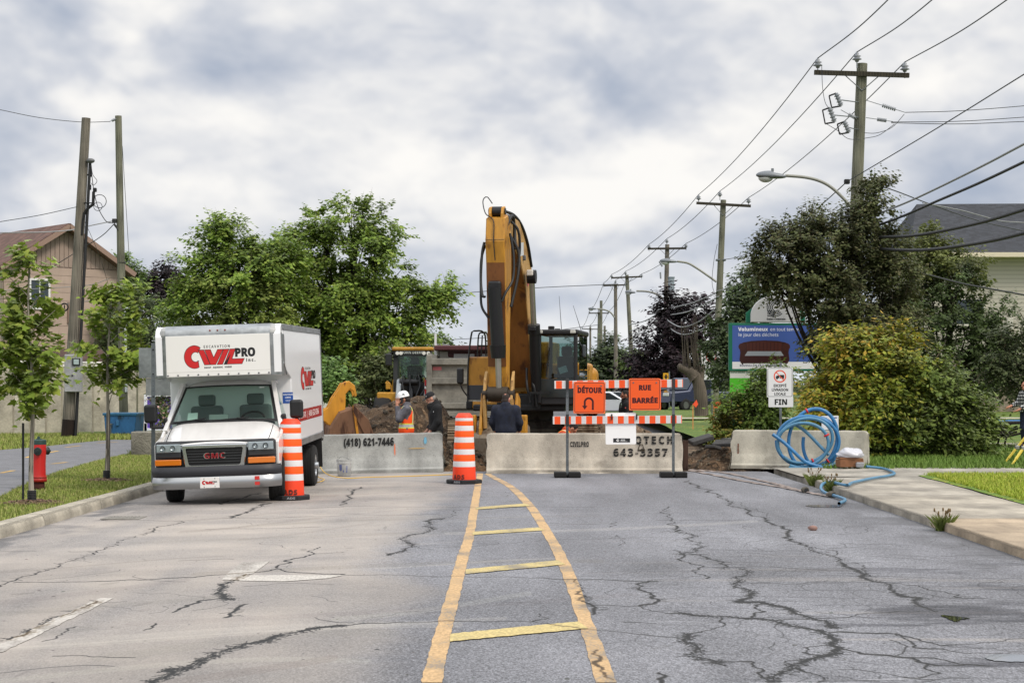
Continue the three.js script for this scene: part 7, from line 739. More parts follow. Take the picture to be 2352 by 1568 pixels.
{ const z = 80, S = z / FOC, s = thing('parking_sign', 'white no parking sign over a smaller notice by the second pole', 'road sign', at(1632, 960, z).setY(.3)), o = s.position, P = (x, y) => at(x, y, z).sub(o); const c = P(1634, 826), d = P(1636, 862); part(s, 'post', bar(V(P(1636, 0).x, 0, -.05), V(P(1636, 0).x, c.y, -.05), .05), galv); part(s, 'sign_plate', box(46 * S, 46 * S, .03, c.x, c.y, 0), M('#d4d5d8', .5)); part(s, 'sign_print', plane(45 * S, 45 * S, c.x, c.y, .0165), printMat(canvasTex(256, 256, (q, w, h) => { q.fillStyle = '#d8d9dc'; q.fillRect(0, 0, w, h); q.fillStyle = q.strokeStyle = '#1c1d20'; q.font = 'bold 90px sans-serif'; q.textAlign = 'center'; q.fillText('P', 128, 124); q.font = '58px sans-serif'; q.fillText('00h - 7h', 128, 232); q.strokeStyle = '#b82632'; q.lineWidth = 13; q.beginPath(); q.arc(128, 92, 62, 0, 7); q.stroke(); q.beginPath(); q.moveTo(84, 48); q.lineTo(172, 136); q.stroke(); }), .5), true); part(s, 'notice_plate', box(52 * S, 20 * S, .03, d.x, d.y, .0), M('#d4d5d8', .5)); part(s, 'notice_print', plane(51 * S, 19 * S, d.x, d.y, .0165), printMat(canvasTex(256, 96, (q, w, h) => { q.fillStyle = '#d8d9dc'; q.fillRect(0, 0, w, h); q.fillStyle = '#2c3036'; q.font = 'bold 28px sans-serif'; q.fillText('OPÉRATION', 30, 38); q.font = '24px sans-serif'; q.fillRect(110, 62, 110, 16); }), .5), true); }
{ const z = 96, S = z / FOC, s = thing('crossing_sign', 'small yellow sign with black figure on the transformer pole', 'road sign', at(1530, 866, z)); part(s, 'sign_plate', box(13 * S, 19 * S, .03, 0, 0, 0), M('#d9a21a', .5)); part(s, 'sign_print', [cyl(.05, .05, .01, 0, .10, .02, Math.PI / 2), box(.1, .14, .01, 0, -.02, .02), box(.22, .04, .01, 0, .03, .02)], M('#1b1a16', .6)); part(s, 'post', bar(V(.18, -2.3, 0), V(.18, .32, 0), .04), galv); }
{ // house on the right, grey hip roof
  const t = thing('beige_house', 'large house with beige siding and grey shingle roof at the right', 'house', [24, .3, -86]); const stripe = rep(tex(64, 256, (x, y) => { const f = (y * 8) % 1; return 232 - (f > .86 ? 70 : 0) + (f < .1 ? 12 : 0); }), .5, .62), vs = M('#c9c4b8', .75, 0, { map: stripe }), rf = M('#4a4e56', .9, 0, { map: T.shingle });
  part(t, 'wall', [box(26, 8.0, .2, 9, 4, 0), box(.2, 8.0, 9, -4, 4, -4.5)], vs); part(t, 'stone_base', [box(26.1, 2.0, .3, 9, 1, .06)], M('#9a9084', .95, 0, { map: T.concrete, bumpMap: T.bump, bumpScale: .05 })); for (let k = 0; k < 5; k++) for (let i = 0; i < 14; i++) part(t, 'stone_course', rb(.55, .2, .12, .03, -3.6 + i * .6 + (k % 2) * .3, 2.12 + k * .22, .16), M(['#a79c8c', '#b5aa9b', '#99907f'][(i * 3 + k) % 3], .95, 0, { map: T.grime }));
  const ro = (P) => { const g = new THREE.BufferGeometry(); g.setAttribute('position', new THREE.Float32BufferAttribute(P.flat(), 3)); g.setIndex(P.length === 4 ? [0, 1, 2, 0, 2, 3] : [0, 1, 2]); g.computeVertexNormals(); return g; }; part(t, 'roof', [ro([[-4.6, 8.0, .9], [22.6, 8.0, .9], [22, 11.3, -6], [-2.6, 11.15, -6]]), ro([[-4.6, 8.0, -9.6], [-4.6, 8.0, .9], [-2.6, 11.15, -6]])], rf); part(t, 'gutter', [box(27.2, .22, .16, 9, 7.95, .98), box(27, .02, 1, 9, 7.86, .5)], M('#d5cbb4', .6));
  const ac = part(t, 'air_conditioner', [rb(.95, .78, .4, .04, 3.05, 7.1, .35)], M('#d9d9d4', .5)); part(ac, 'fan_grille', [torus(.27, .02, 2.95, 7.1, .56), ...[.06, .12, .18, .24].map(r => torus(r, .012, 2.95, 7.1, .56)), cyl(.27, .27, .02, 2.95, 7.1, .545, Math.PI / 2, 0, 0, 24)], M('#7a7c7c', .6)); part(t, 'meter', rb(.3, .6, .2, .04, .55, 4.6, .2), M('#c3c0b6', .6)); for (const [x, y] of [[-1.4, 5.2], [7, 5.2]]) { const w = part(t, 'window', box(1.5, 1.4, .1, x, y, .12), M('#dcd8cc', .6)); part(w, 'pane', box(1.3, 1.2, .04, x, y, .17), M('#39424a', .08)); } }
{ const z = 46.5, p = at(2268, 1040, z), w = thing('old_cart', 'old dark wooden farm cart on the lawn behind the yellow shrub', 'cart', [p.x, .12, p.z]), wd = M('#3a342c', .95, 0, { map: T.wood }); part(w, 'cart_bed', [prism([[-.7, .62], [.95, .68], [.95, .74], [-.75, .70]], .9, .01), prism([[-.62, .2], [.4, .42], [.55, .68], [-.68, .64]], .8, .01)], wd); part(w, 'shaft', [bar(V(-.8, .05, .3), V(.9, .45, .35), .03), bar(V(-.8, .05, -.3), V(.9, .45, -.35), .03)], wd); for (const s of [-1, 1]) part(w, 'leg', [tube([V(.9, .6, s * .3), V(.5, .45, s * .32), V(.35, .02, s * .32)], .028, 12), bar(V(.35, .06, s * .32), V(.9, .06, s * .32), .025)], wd); const wh = part(w, 'wheel', [torus(.26, .035, -.78, .27, 0), torus(.05, .03, -.78, .27, 0)], wd); for (let k = 0; k < 6; k++) part(wh, 'spoke', bar(V(-.78, .27, 0), V(-.78 + .25 * Math.cos(k * 1.05), .27 + .25 * Math.sin(k * 1.05), 0), .014), wd); }
single('blue_tarp', 'strip of blue sheeting low on the lawn behind the cart', 'tarp', (() => { const p = at(2270, 960, 62); return rb(2.6, .12, .5, .04, p.x, .55, p.z); })(), M('#2f74ad', .5));
{ const t = thing('survey_tripod', 'yellow surveying tripod legs at the right edge', 'tripod', [0, 0, 0]), ap = at(2440, 900, 37.9), ym = M('#d9c04a', .5); [[2308, 1066, 0], [2326, 1064, .6], [2500, 1070, -.4]].forEach(([x, y, d]) => { const f = at(x, y, 37.6 - d); f.y = HR + .02; part(t, 'leg', [beam(ap, ap.clone().lerp(f, .93), .05, .035), beam(ap.clone().lerp(f, .9), f, .03, .03)], ym); part(t, 'leg_clamp', rb(.09, .09, .09, .02, ...ap.clone().lerp(f, .78).toArray()), M('#9b9a98', .4, .5)); }); part(t, 'tripod_head', [cyl(.1, .1, .06, ap.x, ap.y + .02, ap.z), rb(.16, .2, .16, .03, ap.x, ap.y + .15, ap.z)], M('#c8a83a', .5)); }
[[1640, 985, 925, 44, 'orange flagged survey stake on the far grass beside the bush'], [1667, 965, 925, 50, 'pink ribboned survey stake nearest the bush'], [1604, 925, 905, 84, 'thin orange survey stake by the blue pickup'], [1592, 950, 928, 62, 'short survey stake with orange flag on the grass']].forEach(([x, y0, y1, z, lab], i) => { const a = at(x, y0 + 30, z), b = at(x, y1, z); a.y = Math.min(a.y, HR + .55 * sm(38, 100, z) - .02); const s = thing('survey_stake', lab, 'stake', a, 'survey stakes'); part(s, 'stake', box(.035, b.y - a.y, .02, 0, (b.y - a.y) / 2, 0), M('#c98a52', .8)); part(s, 'flag', tf(prism([[0, 0], [.2, .05], [.16, -.12], [.02, -.16]], .006), .0, b.y - a.y, .015, 0, .3, i * .2), M(i === 1 ? '#e2607e' : '#f0512a', .6)); });
// far vehicles
function car(label, p, ry, col, kind) { const t = thing(kind === 'pickup' ? 'pickup_truck' : 'parked_car', label, kind === 'pickup' ? 'pickup' : 'car', p, 'vehicles parked down the street'); t.rotation.y = ry; const pm = M(col, .25, .1, { clearcoat: 1, clearcoatRoughness: .08 }), hi = kind ? .25 : 0, prof = kind === 'pickup' ? [[-2.6, .45], [-2.6, 1.05], [-.6, 1.05], [-.45, 1.75], [.6, 1.78], [1.1, 1.12], [2.5, 1.0], [2.6, .5]] : [[-2.2, .35], [-2.25, .9], [-1.9, 1.0], [-1.5, 1.42 + hi], [.2, 1.45 + hi], [1.0, .98], [2.1, .85], [2.2, .4]]; part(t, 'body', sideprism(prof, 1.8, .06), pm); part(t, 'side_glass', sideprism(prof.length && kind === 'pickup' ? [[-.4, 1.15], [-.35, 1.66], [.55, 1.68], [.95, 1.15]] : [[-1.6, 1.02], [-1.35, 1.36 + hi], [.15, 1.38 + hi], [.8, 1.02]], 1.82, .01), M('#1c2226', .08)); part(t, 'windscreen', [grid(1, 1, (u, v) => V(lerp(-.72, .72, u), kind === 'pickup' ? lerp(1.16, 1.72, v) : lerp(1.0, 1.40 + hi, v), (kind === 'pickup' ? lerp(1.09, .64, v) : lerp(.99, .27, v)) + .03))], M('#2a3238', .06)); for (const s of [-1, 1]) { part(t, 'headlight', rb(.4, .16, .1, .03, s * .62, kind === 'pickup' ? .9 : .72, kind === 'pickup' ? 2.54 : 2.14), M('#d6d8d8', .15)); for (const z of [-1.4, 1.4]) { const w = part(t, 'wheel', tf(lathe([[.18, -.11], [.33, -.11], [.35, 0], [.33, .11], [.18, .11]], 20), s * .82, .35, z, 0, 0, Math.PI / 2), rubber); part(w, 'rim', cyl(.2, .2, .2, s * .83, .35, z, 0, 0, Math.PI / 2, 14), metalMat); } } return t; }
car('white car mostly hidden behind the two orange signs', at(1405, 930, 95).setY(.1), 1.2, '#d5d8dc'); car('blue pickup beside the dead tree trunk', at(1592, 930, 92).setY(.5), -.9, '#232c4c', 'pickup'); car('dark parked car behind the dead tree trunk', at(1612, 930, 102).setY(.6), -1.3, '#22303c', 'suv'); car('dark blue car left of the blue pickup', at(1555, 930, 108).setY(.3), 1.4, '#2a323c');
// ================================================================ TREES AND SHRUBS
const leafMat = new THREE.MeshPhysicalMaterial({ vertexColors: true, roughness: .75, specularIntensity: .35, transmission: .42, thickness: 0, side: THREE.DoubleSide }), barkMat = M('#6d6255', .95, 0, { map: T.wood, bumpMap: T.woodbump, bumpScale: .01 }), darkBark = M('#3c352e', .95, 0, { map: T.wood });
const MAPLE = [[0, 0], [.16, .10], [.42, .02], [.34, .26], [.50, .46], [.24, .50], [.17, .72], [0, 1], [-.17, .72], [-.24, .50], [-.50, .46], [-.34, .26], [-.42, .02], [-.16, .10]];
function leaves(o, seed) { // o.lobes: [x, y, z, rx, ry, rz, colour set]; many leaf-sized faces on twigs spread through the crown
  const r = rng(seed), pos = [], nor = [], col = [], ix = []; const gauss = () => (r() + r() + r() - 1.5) * .9; const vol = o.lobes.map(l => l[3] * l[4] + .2), tot = vol.reduce((a, b) => a + b); const ax = V(), up = V(0, 1, 0), n = V(), s = V(), q = V(), c = V();
  const maple = o.shape === 'maple'; const twigs = [];
  // clumps first, so that foliage masses shade one another
  const clumps = []; for (let k = 0; k < o.clumps; k++) { let t = r() * tot, i = 0; while ((t -= vol[i]) > 0 && i < vol.length - 1) i++; const l = o.lobes[i]; const a = r() * 6.283, h = r() * 2 - 1, w = Math.sqrt(1 - h * h), rad = 1 - .62 * Math.pow(r(), 1.5), d = V(Math.cos(a) * w, h, Math.sin(a) * w); clumps.push({ p: V(l[0] + d.x * l[3] * rad, l[1] + d.y * l[4] * rad, l[2] + d.z * l[5] * rad), d, l, tone: gauss() * .28, edge: rad }); }
  for (const cl of clumps) { const nt = o.twigs * (.7 + r() * .6); for (let k = 0; k < nt; k++) {
    ax.copy(cl.d).multiplyScalar(.9).add(V(gauss(), gauss() + (o.up ?? .35), gauss()).multiplyScalar(.75)).normalize(); const len = o.len * (.5 + r() * .9), st = cl.p.clone().add(V(gauss(), gauss() * .7, gauss()).multiplyScalar(o.spread)); if (r() < .35) twigs.push([st.clone(), st.clone().addScaledVector(ax, len * .9)]);
    const nl = o.per * (.7 + r() * .6) | 0; for (let j = 0; j < nl; j++) { const t = (j + r()) / nl, L = o.leaf * (.65 + r() * .6); c.copy(st).addScaledVector(ax, len * t).add(V(gauss(), gauss(), gauss()).multiplyScalar(o.leaf * .55)); c.y -= (o.droop ?? .1) * len * t * t;
      n.set(gauss() * .9, .8 + r() * .4, gauss() * .9).addScaledVector(cl.d, .55).normalize(); s.set(gauss(), -.25 + gauss() * .5, gauss()).addScaledVector(ax, .6).addScaledVector(n, 0); s.addScaledVector(n, -s.dot(n)).normalize(); q.crossVectors(n, s);
      const set = o.cols[cl.l[6] ?? 0], base = set[(r() * set.length) | 0], f = Math.max(.35, 1 + cl.tone + gauss() * .22), b0 = pos.length / 3; const put = (u, v, h) => { pos.push(c.x + q.x * u * L + s.x * v * L + n.x * h * L, c.y + q.y * u * L + s.y * v * L + n.y * h * L, c.z + q.z * u * L + s.z * v * L + n.z * h * L); nor.push(n.x, n.y, n.z); col.push(base[0] * f * (o.gain ?? 1.5), base[1] * f * (o.gain ?? 1.5), base[2] * f * (o.gain ?? 1.5)); };
      if (maple) { MAPLE.forEach(([u, v]) => put(u, v, -Math.abs(u) * .25)); put(0, .38, .05); for (let k2 = 0; k2 < MAPLE.length; k2++) ix.push(b0 + MAPLE.length, b0 + (k2 + 1) % MAPLE.length, b0 + k2); } else { const wd = o.wide ?? .34; put(0, 0, 0); put(wd, .48, -.10); put(0, 1, -.05); put(-wd, .48, -.10); ix.push(b0, b0 + 2, b0 + 1, b0, b0 + 3, b0 + 2); } } } }
  const g = new THREE.BufferGeometry(); g.setAttribute('position', new THREE.Float32BufferAttribute(pos, 3)); g.setAttribute('normal', new THREE.Float32BufferAttribute(nor, 3)); g.setAttribute('color', new THREE.Float32BufferAttribute(col, 3)); g.setIndex(ix); return { g, twigs, clumps, r };
}
function tree(name, label, category, base, lobes, o, seed, group) { // lobes in world metres
  const t = thing(name, label, category, base, group), b = V(base.x, base.y, base.z); o = { ...o, lobes: lobes.map(l => [l[0] - b.x, l[1] - b.y, l[2] - b.z, ...l.slice(3)]) }; const { g, twigs, clumps, r } = leaves(o, seed);
  const cm = shade(new THREE.Mesh(g, leafMat)); cm.name = 'crown'; t.add(cm); const wood = [], fork = V((o.lean?.[0] || 0), o.fork ?? 1.6, 0), tr = o.trunk ?? .18;
  if (o.trunkTop !== 0) { const top = V(o.lobes.reduce((a, l) => a + l[0], 0) / lobes.length, Math.max(...o.lobes.map(l => l[1])), o.lobes[0][2] * .5); part(t, 'trunk', tube([V(0, -.1, 0), V(fork.x * .5 + .03, fork.y * .5, 0), fork, fork.clone().lerp(top, .5).add(V(.1, 0, .05)), top.clone().lerp(fork, .2)], 1, 40, 10).clone(), o.bark || barkMat).geometry = taper([V(0, -.1, 0), V(fork.x * .5 + .03, fork.y * .5, 0), fork, fork.clone().lerp(top, .5).add(V(.1, 0, .05)), top.clone().lerp(fork, .15)], tr * 1.15, tr * .15);
    const limbs = []; for (const l of o.lobes) { const e = V(l[0], l[1] + l[4] * .3, l[2]), m = fork.clone().lerp(e, .5); m.y -= .1 * e.distanceTo(fork); limbs.push(taper([fork.clone().add(V(0, r() * .5, 0)), m, e], tr * .32, tr * .06, 14, 6)); }
    clumps.forEach((c, i) => { if (i % 3 === 0) { const l = c.l, s0 = V(l[0], l[1], l[2]).lerp(fork, .25); limbs.push(taper([s0, s0.clone().lerp(c.p, .5).add(V(0, -.08, 0)), c.p], tr * .16, tr * .04, 6, 4)); } }); part(t, 'limbs', limbs, o.bark || barkMat); }
  if (twigs.length) { const p = []; for (const [a, e] of twigs) { const w = .012 * (o.twigW ?? 1); p.push(a.x - w, a.y, a.z, a.x + w, a.y, a.z, e.x, e.y, e.z, a.x, a.y, a.z - w, a.x, a.y, a.z + w, e.x, e.y, e.z); } const tg = new THREE.BufferGeometry(); tg.setAttribute('position', new THREE.Float32BufferAttribute(p, 3)); tg.computeVertexNormals(); const m = part(t, 'twigs', tg, o.twigMat || M('#6a6150', .9, 0, { side: THREE.DoubleSide })); m.userData.kind = 'stuff'; }
  return t;
}
function taper(pts, r0, r1, n = 30, s = 10) { const c = new THREE.CatmullRomCurve3(pts), fr = c.computeFrenetFrames(n, false); return grid(s, n, (u, v) => { const i = Math.round(v * n), p = c.getPoint(v), a = u * Math.PI * 2, rr0 = lerp(r0, r1, Math.pow(v, .8)) * (v < .06 ? 1.25 - v * 4 : 1); return p.addScaledVector(fr.normals[i], Math.cos(a) * rr0).addScaledVector(fr.binormals[i], Math.sin(a) * rr0); }); }
const pl = (z, list) => list.map(([px, py, rx, ry, k, dz]) => { const p = at(px, py, z + (dz || 0)), S = z / FOC; return [p.x, p.y, p.z, rx * S, ry * S, Math.min(rx, ry * 1.3) * S * .95, k || 0]; });
const gp = (px, z, y = 0) => V((px - 1176) * z / FOC, y, -z);
const MG = [[[.105, .165, .024], [.135, .20, .03], [.09, .14, .022], [.175, .225, .04]], [[.155, .20, .045], [.175, .22, .05], [.135, .18, .04], [.205, .235, .055]]];
tree('maple_tree', 'big broad green maple behind the soil heap and loader', 'tree', gp(828, 63), pl(63, [[800, 575, 85, 95], [745, 640, 115, 95], [850, 640, 85, 100], [715, 735, 100, 85], [860, 760, 100, 80], [925, 705, 62, 62], [985, 690, 48, 32], [1015, 668, 36, 16], [812, 495, 52, 45], [700, 565, 55, 42], [872, 545, 48, 58], [760, 830, 110, 55], [790, 700, 100, 90], [950, 770, 48, 40], [735, 510, 22, 34], [665, 640, 52, 62], [665, 730, 60, 60], [670, 580, 40, 40]]), { gain: 1.7, clumps: 440, twigs: 10, per: 13, leaf: .15, len: .62, spread: .30, droop: .35, up: .2, cols: MG, trunk: .26, fork: 2.0, bark: darkBark }, 41, 'trees behind the building site');
tree('light_maple_tree', 'paler green tree left of the big maple, above the truck roof', 'tree', gp(540, 60), pl(60, [[520, 575, 62, 52], [462, 630, 48, 44], [590, 615, 70, 58], [520, 690, 95, 62, 1], [605, 715, 80, 62, 1], [445, 725, 60, 62], [545, 640, 90, 72], [500, 535, 34, 30], [560, 770, 110, 50, 1], [640, 660, 45, 50], [650, 600, 44, 44]]), { gain: 1.75, clumps: 310, twigs: 10, per: 12, leaf: .145, len: .6, spread: .28, droop: .25, up: .3, cols: MG, trunk: .22, fork: 2.0, bark: darkBark }, 42, 'trees behind the building site');
tree('willow_tree', 'greyish green willow behind the straight utility pole', 'tree', gp(345, 76), pl(76, [[345, 735, 48, 62], [300, 720, 34, 55], [395, 755, 55, 50], [430, 770, 40, 40], [310, 800, 50, 50], [260, 750, 30, 50]]), { clumps: 130, twigs: 10, per: 12, leaf: .17, wide: .2, len: .6, spread: .3, droop: .4, cols: [[[.12, .16, .07], [.15, .19, .09], [.10, .14, .06]]], trunk: .2 }, 43, 'trees behind the building site');
tree('purple_tree', 'dark purple leaved tree rising behind the willow', 'tree', gp(372, 88), pl(88, [[370, 650, 36, 34], [400, 640, 28, 26], [345, 670, 26, 30], [395, 690, 45, 40]]), { clumps: 70, twigs: 9, per: 12, leaf: .2, len: .6, spread: .3, cols: [[[.020, .014, .018], [.03, .02, .022], [.016, .013, .013]]], trunk: .2, bark: darkBark }, 44, 'purple leaved trees');
tree('slender_tree', 'light green slender tree at the right eave of the brown house', 'tree', gp(288, 82), pl(82, [[288, 640, 20, 46], [272, 620, 13, 30], [304, 650, 14, 36], [270, 680, 24, 40]]), { clumps: 56, twigs: 9, per: 11, leaf: .16, len: .55, spread: .25, up: .8, cols: [[[.11, .17, .05], [.14, .2, .06]]], trunk: .14 }, 45, 'trees behind the building site');
tree('shade_tree', 'dark shaded tree under the maple beside the loader', 'tree', gp(842, 72), pl(72, [[800, 850, 45, 45], [850, 840, 50, 50], [880, 800, 40, 40], [760, 830, 40, 50], [820, 890, 50, 35]]), { clumps: 90, twigs: 9, per: 12, leaf: .19, len: .6, spread: .3, cols: [[[.022, .018, .016], [.03, .03, .018], [.02, .016, .018]]], trunk: .2, bark: darkBark }, 46, 'trees behind the building site');
tree('loader_shrub', 'mottled olive bush left of the loader mirror', 'shrub', gp(868, 60), pl(60, [[868, 850, 26, 26], [880, 880, 22, 26], [850, 885, 24, 22], [888, 845, 16, 20]]), { clumps: 50, twigs: 8, per: 11, leaf: .14, len: .45, spread: .2, cols: [[[.10, .13, .045], [.14, .16, .06], [.08, .10, .035]]], trunk: .07, fork: .5 }, 47, 'shrubs behind the building site');
tree('truck_shrub', 'light green shrub showing just right of the box truck', 'shrub', gp(768, 52), pl(52, [[766, 868, 22, 26], [758, 905, 24, 30], [784, 895, 14, 20]]), { clumps: 40, twigs: 8, per: 11, leaf: .14, len: .42, spread: .2, cols: [[[.11, .19, .05], [.14, .22, .06]]], trunk: .06, fork: .5 }, 48, 'shrubs behind the building site');
tree('rose_bush', 'small flowering bush behind the truck mirror', 'shrub', gp(376, 46), pl(46, [[376, 912, 14, 16], [366, 940, 14, 22], [384, 950, 12, 20]]), { clumps: 26, twigs: 7, per: 9, leaf: .09, len: .3, spread: .14, cols: [[[.08, .12, .04], [.06, .1, .03], [.45, .30, .28], [.09, .13, .04]]], trunk: .03, fork: .3 }, 49);
tree('distant_tree', 'small bright tree top far behind the loader roof', 'tree', gp(985, 130), pl(130, [[985, 786, 24, 12], [970, 800, 28, 16], [1005, 800, 22, 14], [985, 830, 34, 26]]), { clumps: 60, twigs: 8, per: 10, leaf: .3, len: .8, spread: .4, up: .7, cols: [[[.13, .19, .05], [.16, .22, .07]]], trunk: .2 }, 50, 'trees far down the street');
tree('purple_tree', 'broad dark purple tree behind the transformer pole', 'tree', gp(1560, 112), pl(112, [[1560, 745, 46, 55], [1530, 790, 60, 62], [1610, 770, 45, 62], [1495, 825, 50, 50], [1575, 830, 80, 60], [1640, 830, 40, 60], [1545, 705, 26, 24], [1595, 705, 24, 26], [1470, 850, 36, 36], [1530, 880, 90, 34]]), { clumps: 210, twigs: 10, per: 12, leaf: .26, len: .8, spread: .45, cols: [[[.022, .013, .018], [.032, .018, .024], [.018, .013, .015]]], trunk: .3, bark: darkBark }, 51, 'purple leaved trees');
const OL = [[[.058, .07, .022], [.072, .084, .03], [.048, .062, .02], [.075, .07, .03], [.09, .098, .04]], [[.075, .11, .035], [.095, .13, .045], [.06, .09, .03]]];
tree('crab_apple_tree', 'large dark olive crab apple tree round the tall pole', 'tree', gp(1905, 47.2, .15), pl(47.2, [[1828, 600, 74, 88], [1905, 575, 82, 72], [1978, 540, 66, 60], [2008, 470, 34, 38], [2012, 425, 16, 18], [1785, 570, 36, 30], [1792, 622, 44, 36], [1910, 695, 84, 88], [1972, 690, 90, 96], [1950, 790, 84, 62], [1990, 800, 78, 60], [1760, 590, 16, 44], [1860, 520, 40, 30], [2060, 640, 50, 70], [1935, 855, 74, 34], [2020, 860, 90, 40], [2062, 730, 56, 70], [2045, 575, 34, 46]]), { gain: 1.75, clumps: 580, twigs: 10, per: 12, leaf: .105, len: .45, spread: .24, up: .5, droop: .1, cols: OL, trunk: .2, fork: 1.6, bark: darkBark }, 52, 'trees right of the street');
tree('green_tree', 'dense dark green tree in front of the beige house', 'tree', gp(2170, 60, .25), pl(60, [[2120, 610, 62, 55, 1], [2180, 670, 72, 66], [2235, 740, 62, 70], [2110, 740, 85, 85], [2270, 810, 52, 62], [2150, 840, 100, 55], [2130, 560, 18, 30, 1], [2165, 600, 30, 36, 1], [2060, 800, 60, 70], [2240, 860, 60, 40], [2090, 880, 80, 40], [2205, 605, 60, 44, 1], [2285, 740, 46, 66], [2315, 840, 44, 56]]), { clumps: 310, twigs: 10, per: 12, leaf: .13, len: .5, spread: .28, cols: [[[.055, .085, .024], [.07, .105, .03], [.045, .07, .02]], [[.11, .13, .035], [.13, .15, .04]]], trunk: .2, bark: darkBark }, 53, 'trees right of the street');
tree('hedge_tree', 'narrow dark tree left of the town sign', 'tree', gp(1700, 66, .3), pl(66, [[1718, 665, 26, 30], [1700, 710, 34, 44], [1672, 760, 34, 54], [1725, 770, 40, 62], [1655, 820, 26, 44], [1700, 860, 50, 40], [1740, 690, 30, 40]]), { clumps: 140, twigs: 10, per: 11, leaf: .15, len: .5, spread: .28, up: .5, cols: [[[.045, .07, .028], [.065, .095, .035], [.09, .12, .05]]], trunk: .16, bark: darkBark }, 54, 'trees right of the street');
const YG = [[[.14, .18, .02], [.18, .21, .025], [.11, .15, .018], [.24, .23, .03]], [[.30, .27, .03], [.22, .24, .028], [.17, .21, .025], [.40, .27, .04], [.20, .22, .025]], [[.085, .125, .026], [.11, .15, .03], [.13, .17, .035]]];
tree('yellow_shrub', 'wide shrub with yellowing leaves behind the pale barrier', 'shrub', gp(2070, 41.5, .1), pl(41.5, [[1955, 850, 42, 50, 1], [2015, 840, 62, 52, 0], [2085, 870, 62, 55, 0], [2140, 915, 66, 66, 2], [1925, 915, 40, 52, 1], [2010, 930, 72, 66, 0], [2100, 985, 92, 60, 2], [2185, 985, 56, 54, 2], [2135, 865, 38, 40, 2], [1985, 1010, 54, 44, 0], [2215, 1030, 34, 34, 2], [2060, 1035, 90, 36, 2], [1930, 800, 14, 24, 1], [2050, 790, 16, 20, 1], [1990, 790, 12, 18, 1], [2235, 975, 30, 34, 2], [2200, 935, 34, 34, 2], [1900, 960, 26, 44, 1], [1890, 905, 16, 22, 1]]), { clumps: 380, twigs: 9, per: 11, leaf: .14, wide: .26, len: .58, spread: .3, up: .4, droop: .35, gain: 1.5, cols: YG, trunk: .07, fork: .5 }, 55, 'shrubs right of the street');
tree('green_shrub', 'bright green shrub between the soil bank and the truck ban sign', 'shrub', gp(1715, 43, .1), pl(43, [[1738, 920, 34, 34, 0], [1690, 950, 34, 46, 0], [1755, 930, 38, 50, 0], [1775, 870, 18, 34, 0], [1705, 985, 50, 34, 1], [1765, 990, 44, 36, 2], [1660, 985, 18, 26, 1]]), { clumps: 110, twigs: 9, per: 11, leaf: .10, len: .36, spread: .18, up: .5, cols: [[[.11, .17, .025], [.14, .2, .035], [.09, .14, .025]], [[.22, .19, .04], [.13, .16, .03]], [[.06, .10, .03], [.08, .12, .035]]], trunk: .05, fork: .4 }, 56, 'shrubs right of the street');
tree('edge_tree', 'dark leaved branch reaching in at the right edge', 'tree', gp(2420, 47, .2), pl(47, [[2335, 850, 34, 30], [2350, 895, 22, 26], [2300, 800, 26, 36], [2345, 770, 40, 40], [2400, 800, 60, 70], [2290, 850, 20, 14]]), { clumps: 80, twigs: 9, per: 10, leaf: .10, len: .4, spread: .2, cols: [[[.06, .085, .03], [.08, .1, .04], [.05, .065, .028]]], trunk: .12, fork: 1.4, bark: darkBark }, 57, 'trees right of the street');
tree('background_tree', 'green tree beyond the distant poles', 'tree', gp(1405, 165), pl(165, [[1405, 820, 26, 40], [1430, 845, 26, 36], [1385, 850, 26, 32], [1350, 845, 30, 36]]), { clumps: 110, twigs: 9, per: 10, leaf: .36, len: 1.0, spread: .5, cols: [[[.06, .09, .035], [.08, .11, .045], [.045, .06, .035]]], trunk: .3 }, 58, 'trees far down the street'); tree('background_tree', 'lighter green bush at the foot of the leaning far pole', 'tree', gp(1468, 135), pl(135, [[1462, 850, 22, 40], [1480, 870, 24, 30]]), { clumps: 60, twigs: 9, per: 10, leaf: .3, len: .8, spread: .4, cols: [[[.11, .16, .04], [.14, .19, .05]]], trunk: .15 }, 59, 'trees far down the street');
// far wood closing the street, and garden trees behind both rows of houses: too far to tell apart
{ const r = rng(70), L = []; for (let i = 0; i < 46; i++) { const px = lerp(-500, 2900, i / 45) + (r() - .5) * 60, z = 205 + r() * 60, h = 5 + r() * 5; L.push([(px - 1176) * z / FOC, h * .55, -z, 5 + r() * 3, h * .5, 4, r() < .25 ? 1 : 0]); } const { g } = leaves({ lobes: L, clumps: 700, twigs: 8, per: 10, leaf: .55, len: 1.5, spread: .9, cols: [[[.06, .085, .035], [.075, .10, .045], [.05, .07, .035]], [[.10, .13, .05], [.12, .14, .06]]] }, 71); const m = shade(new THREE.Mesh(g, leafMat)); m.name = 'far_wood'; m.userData.kind = 'stuff'; m.userData.label = 'far line of trees closing the horizon'; scene.add(m); }
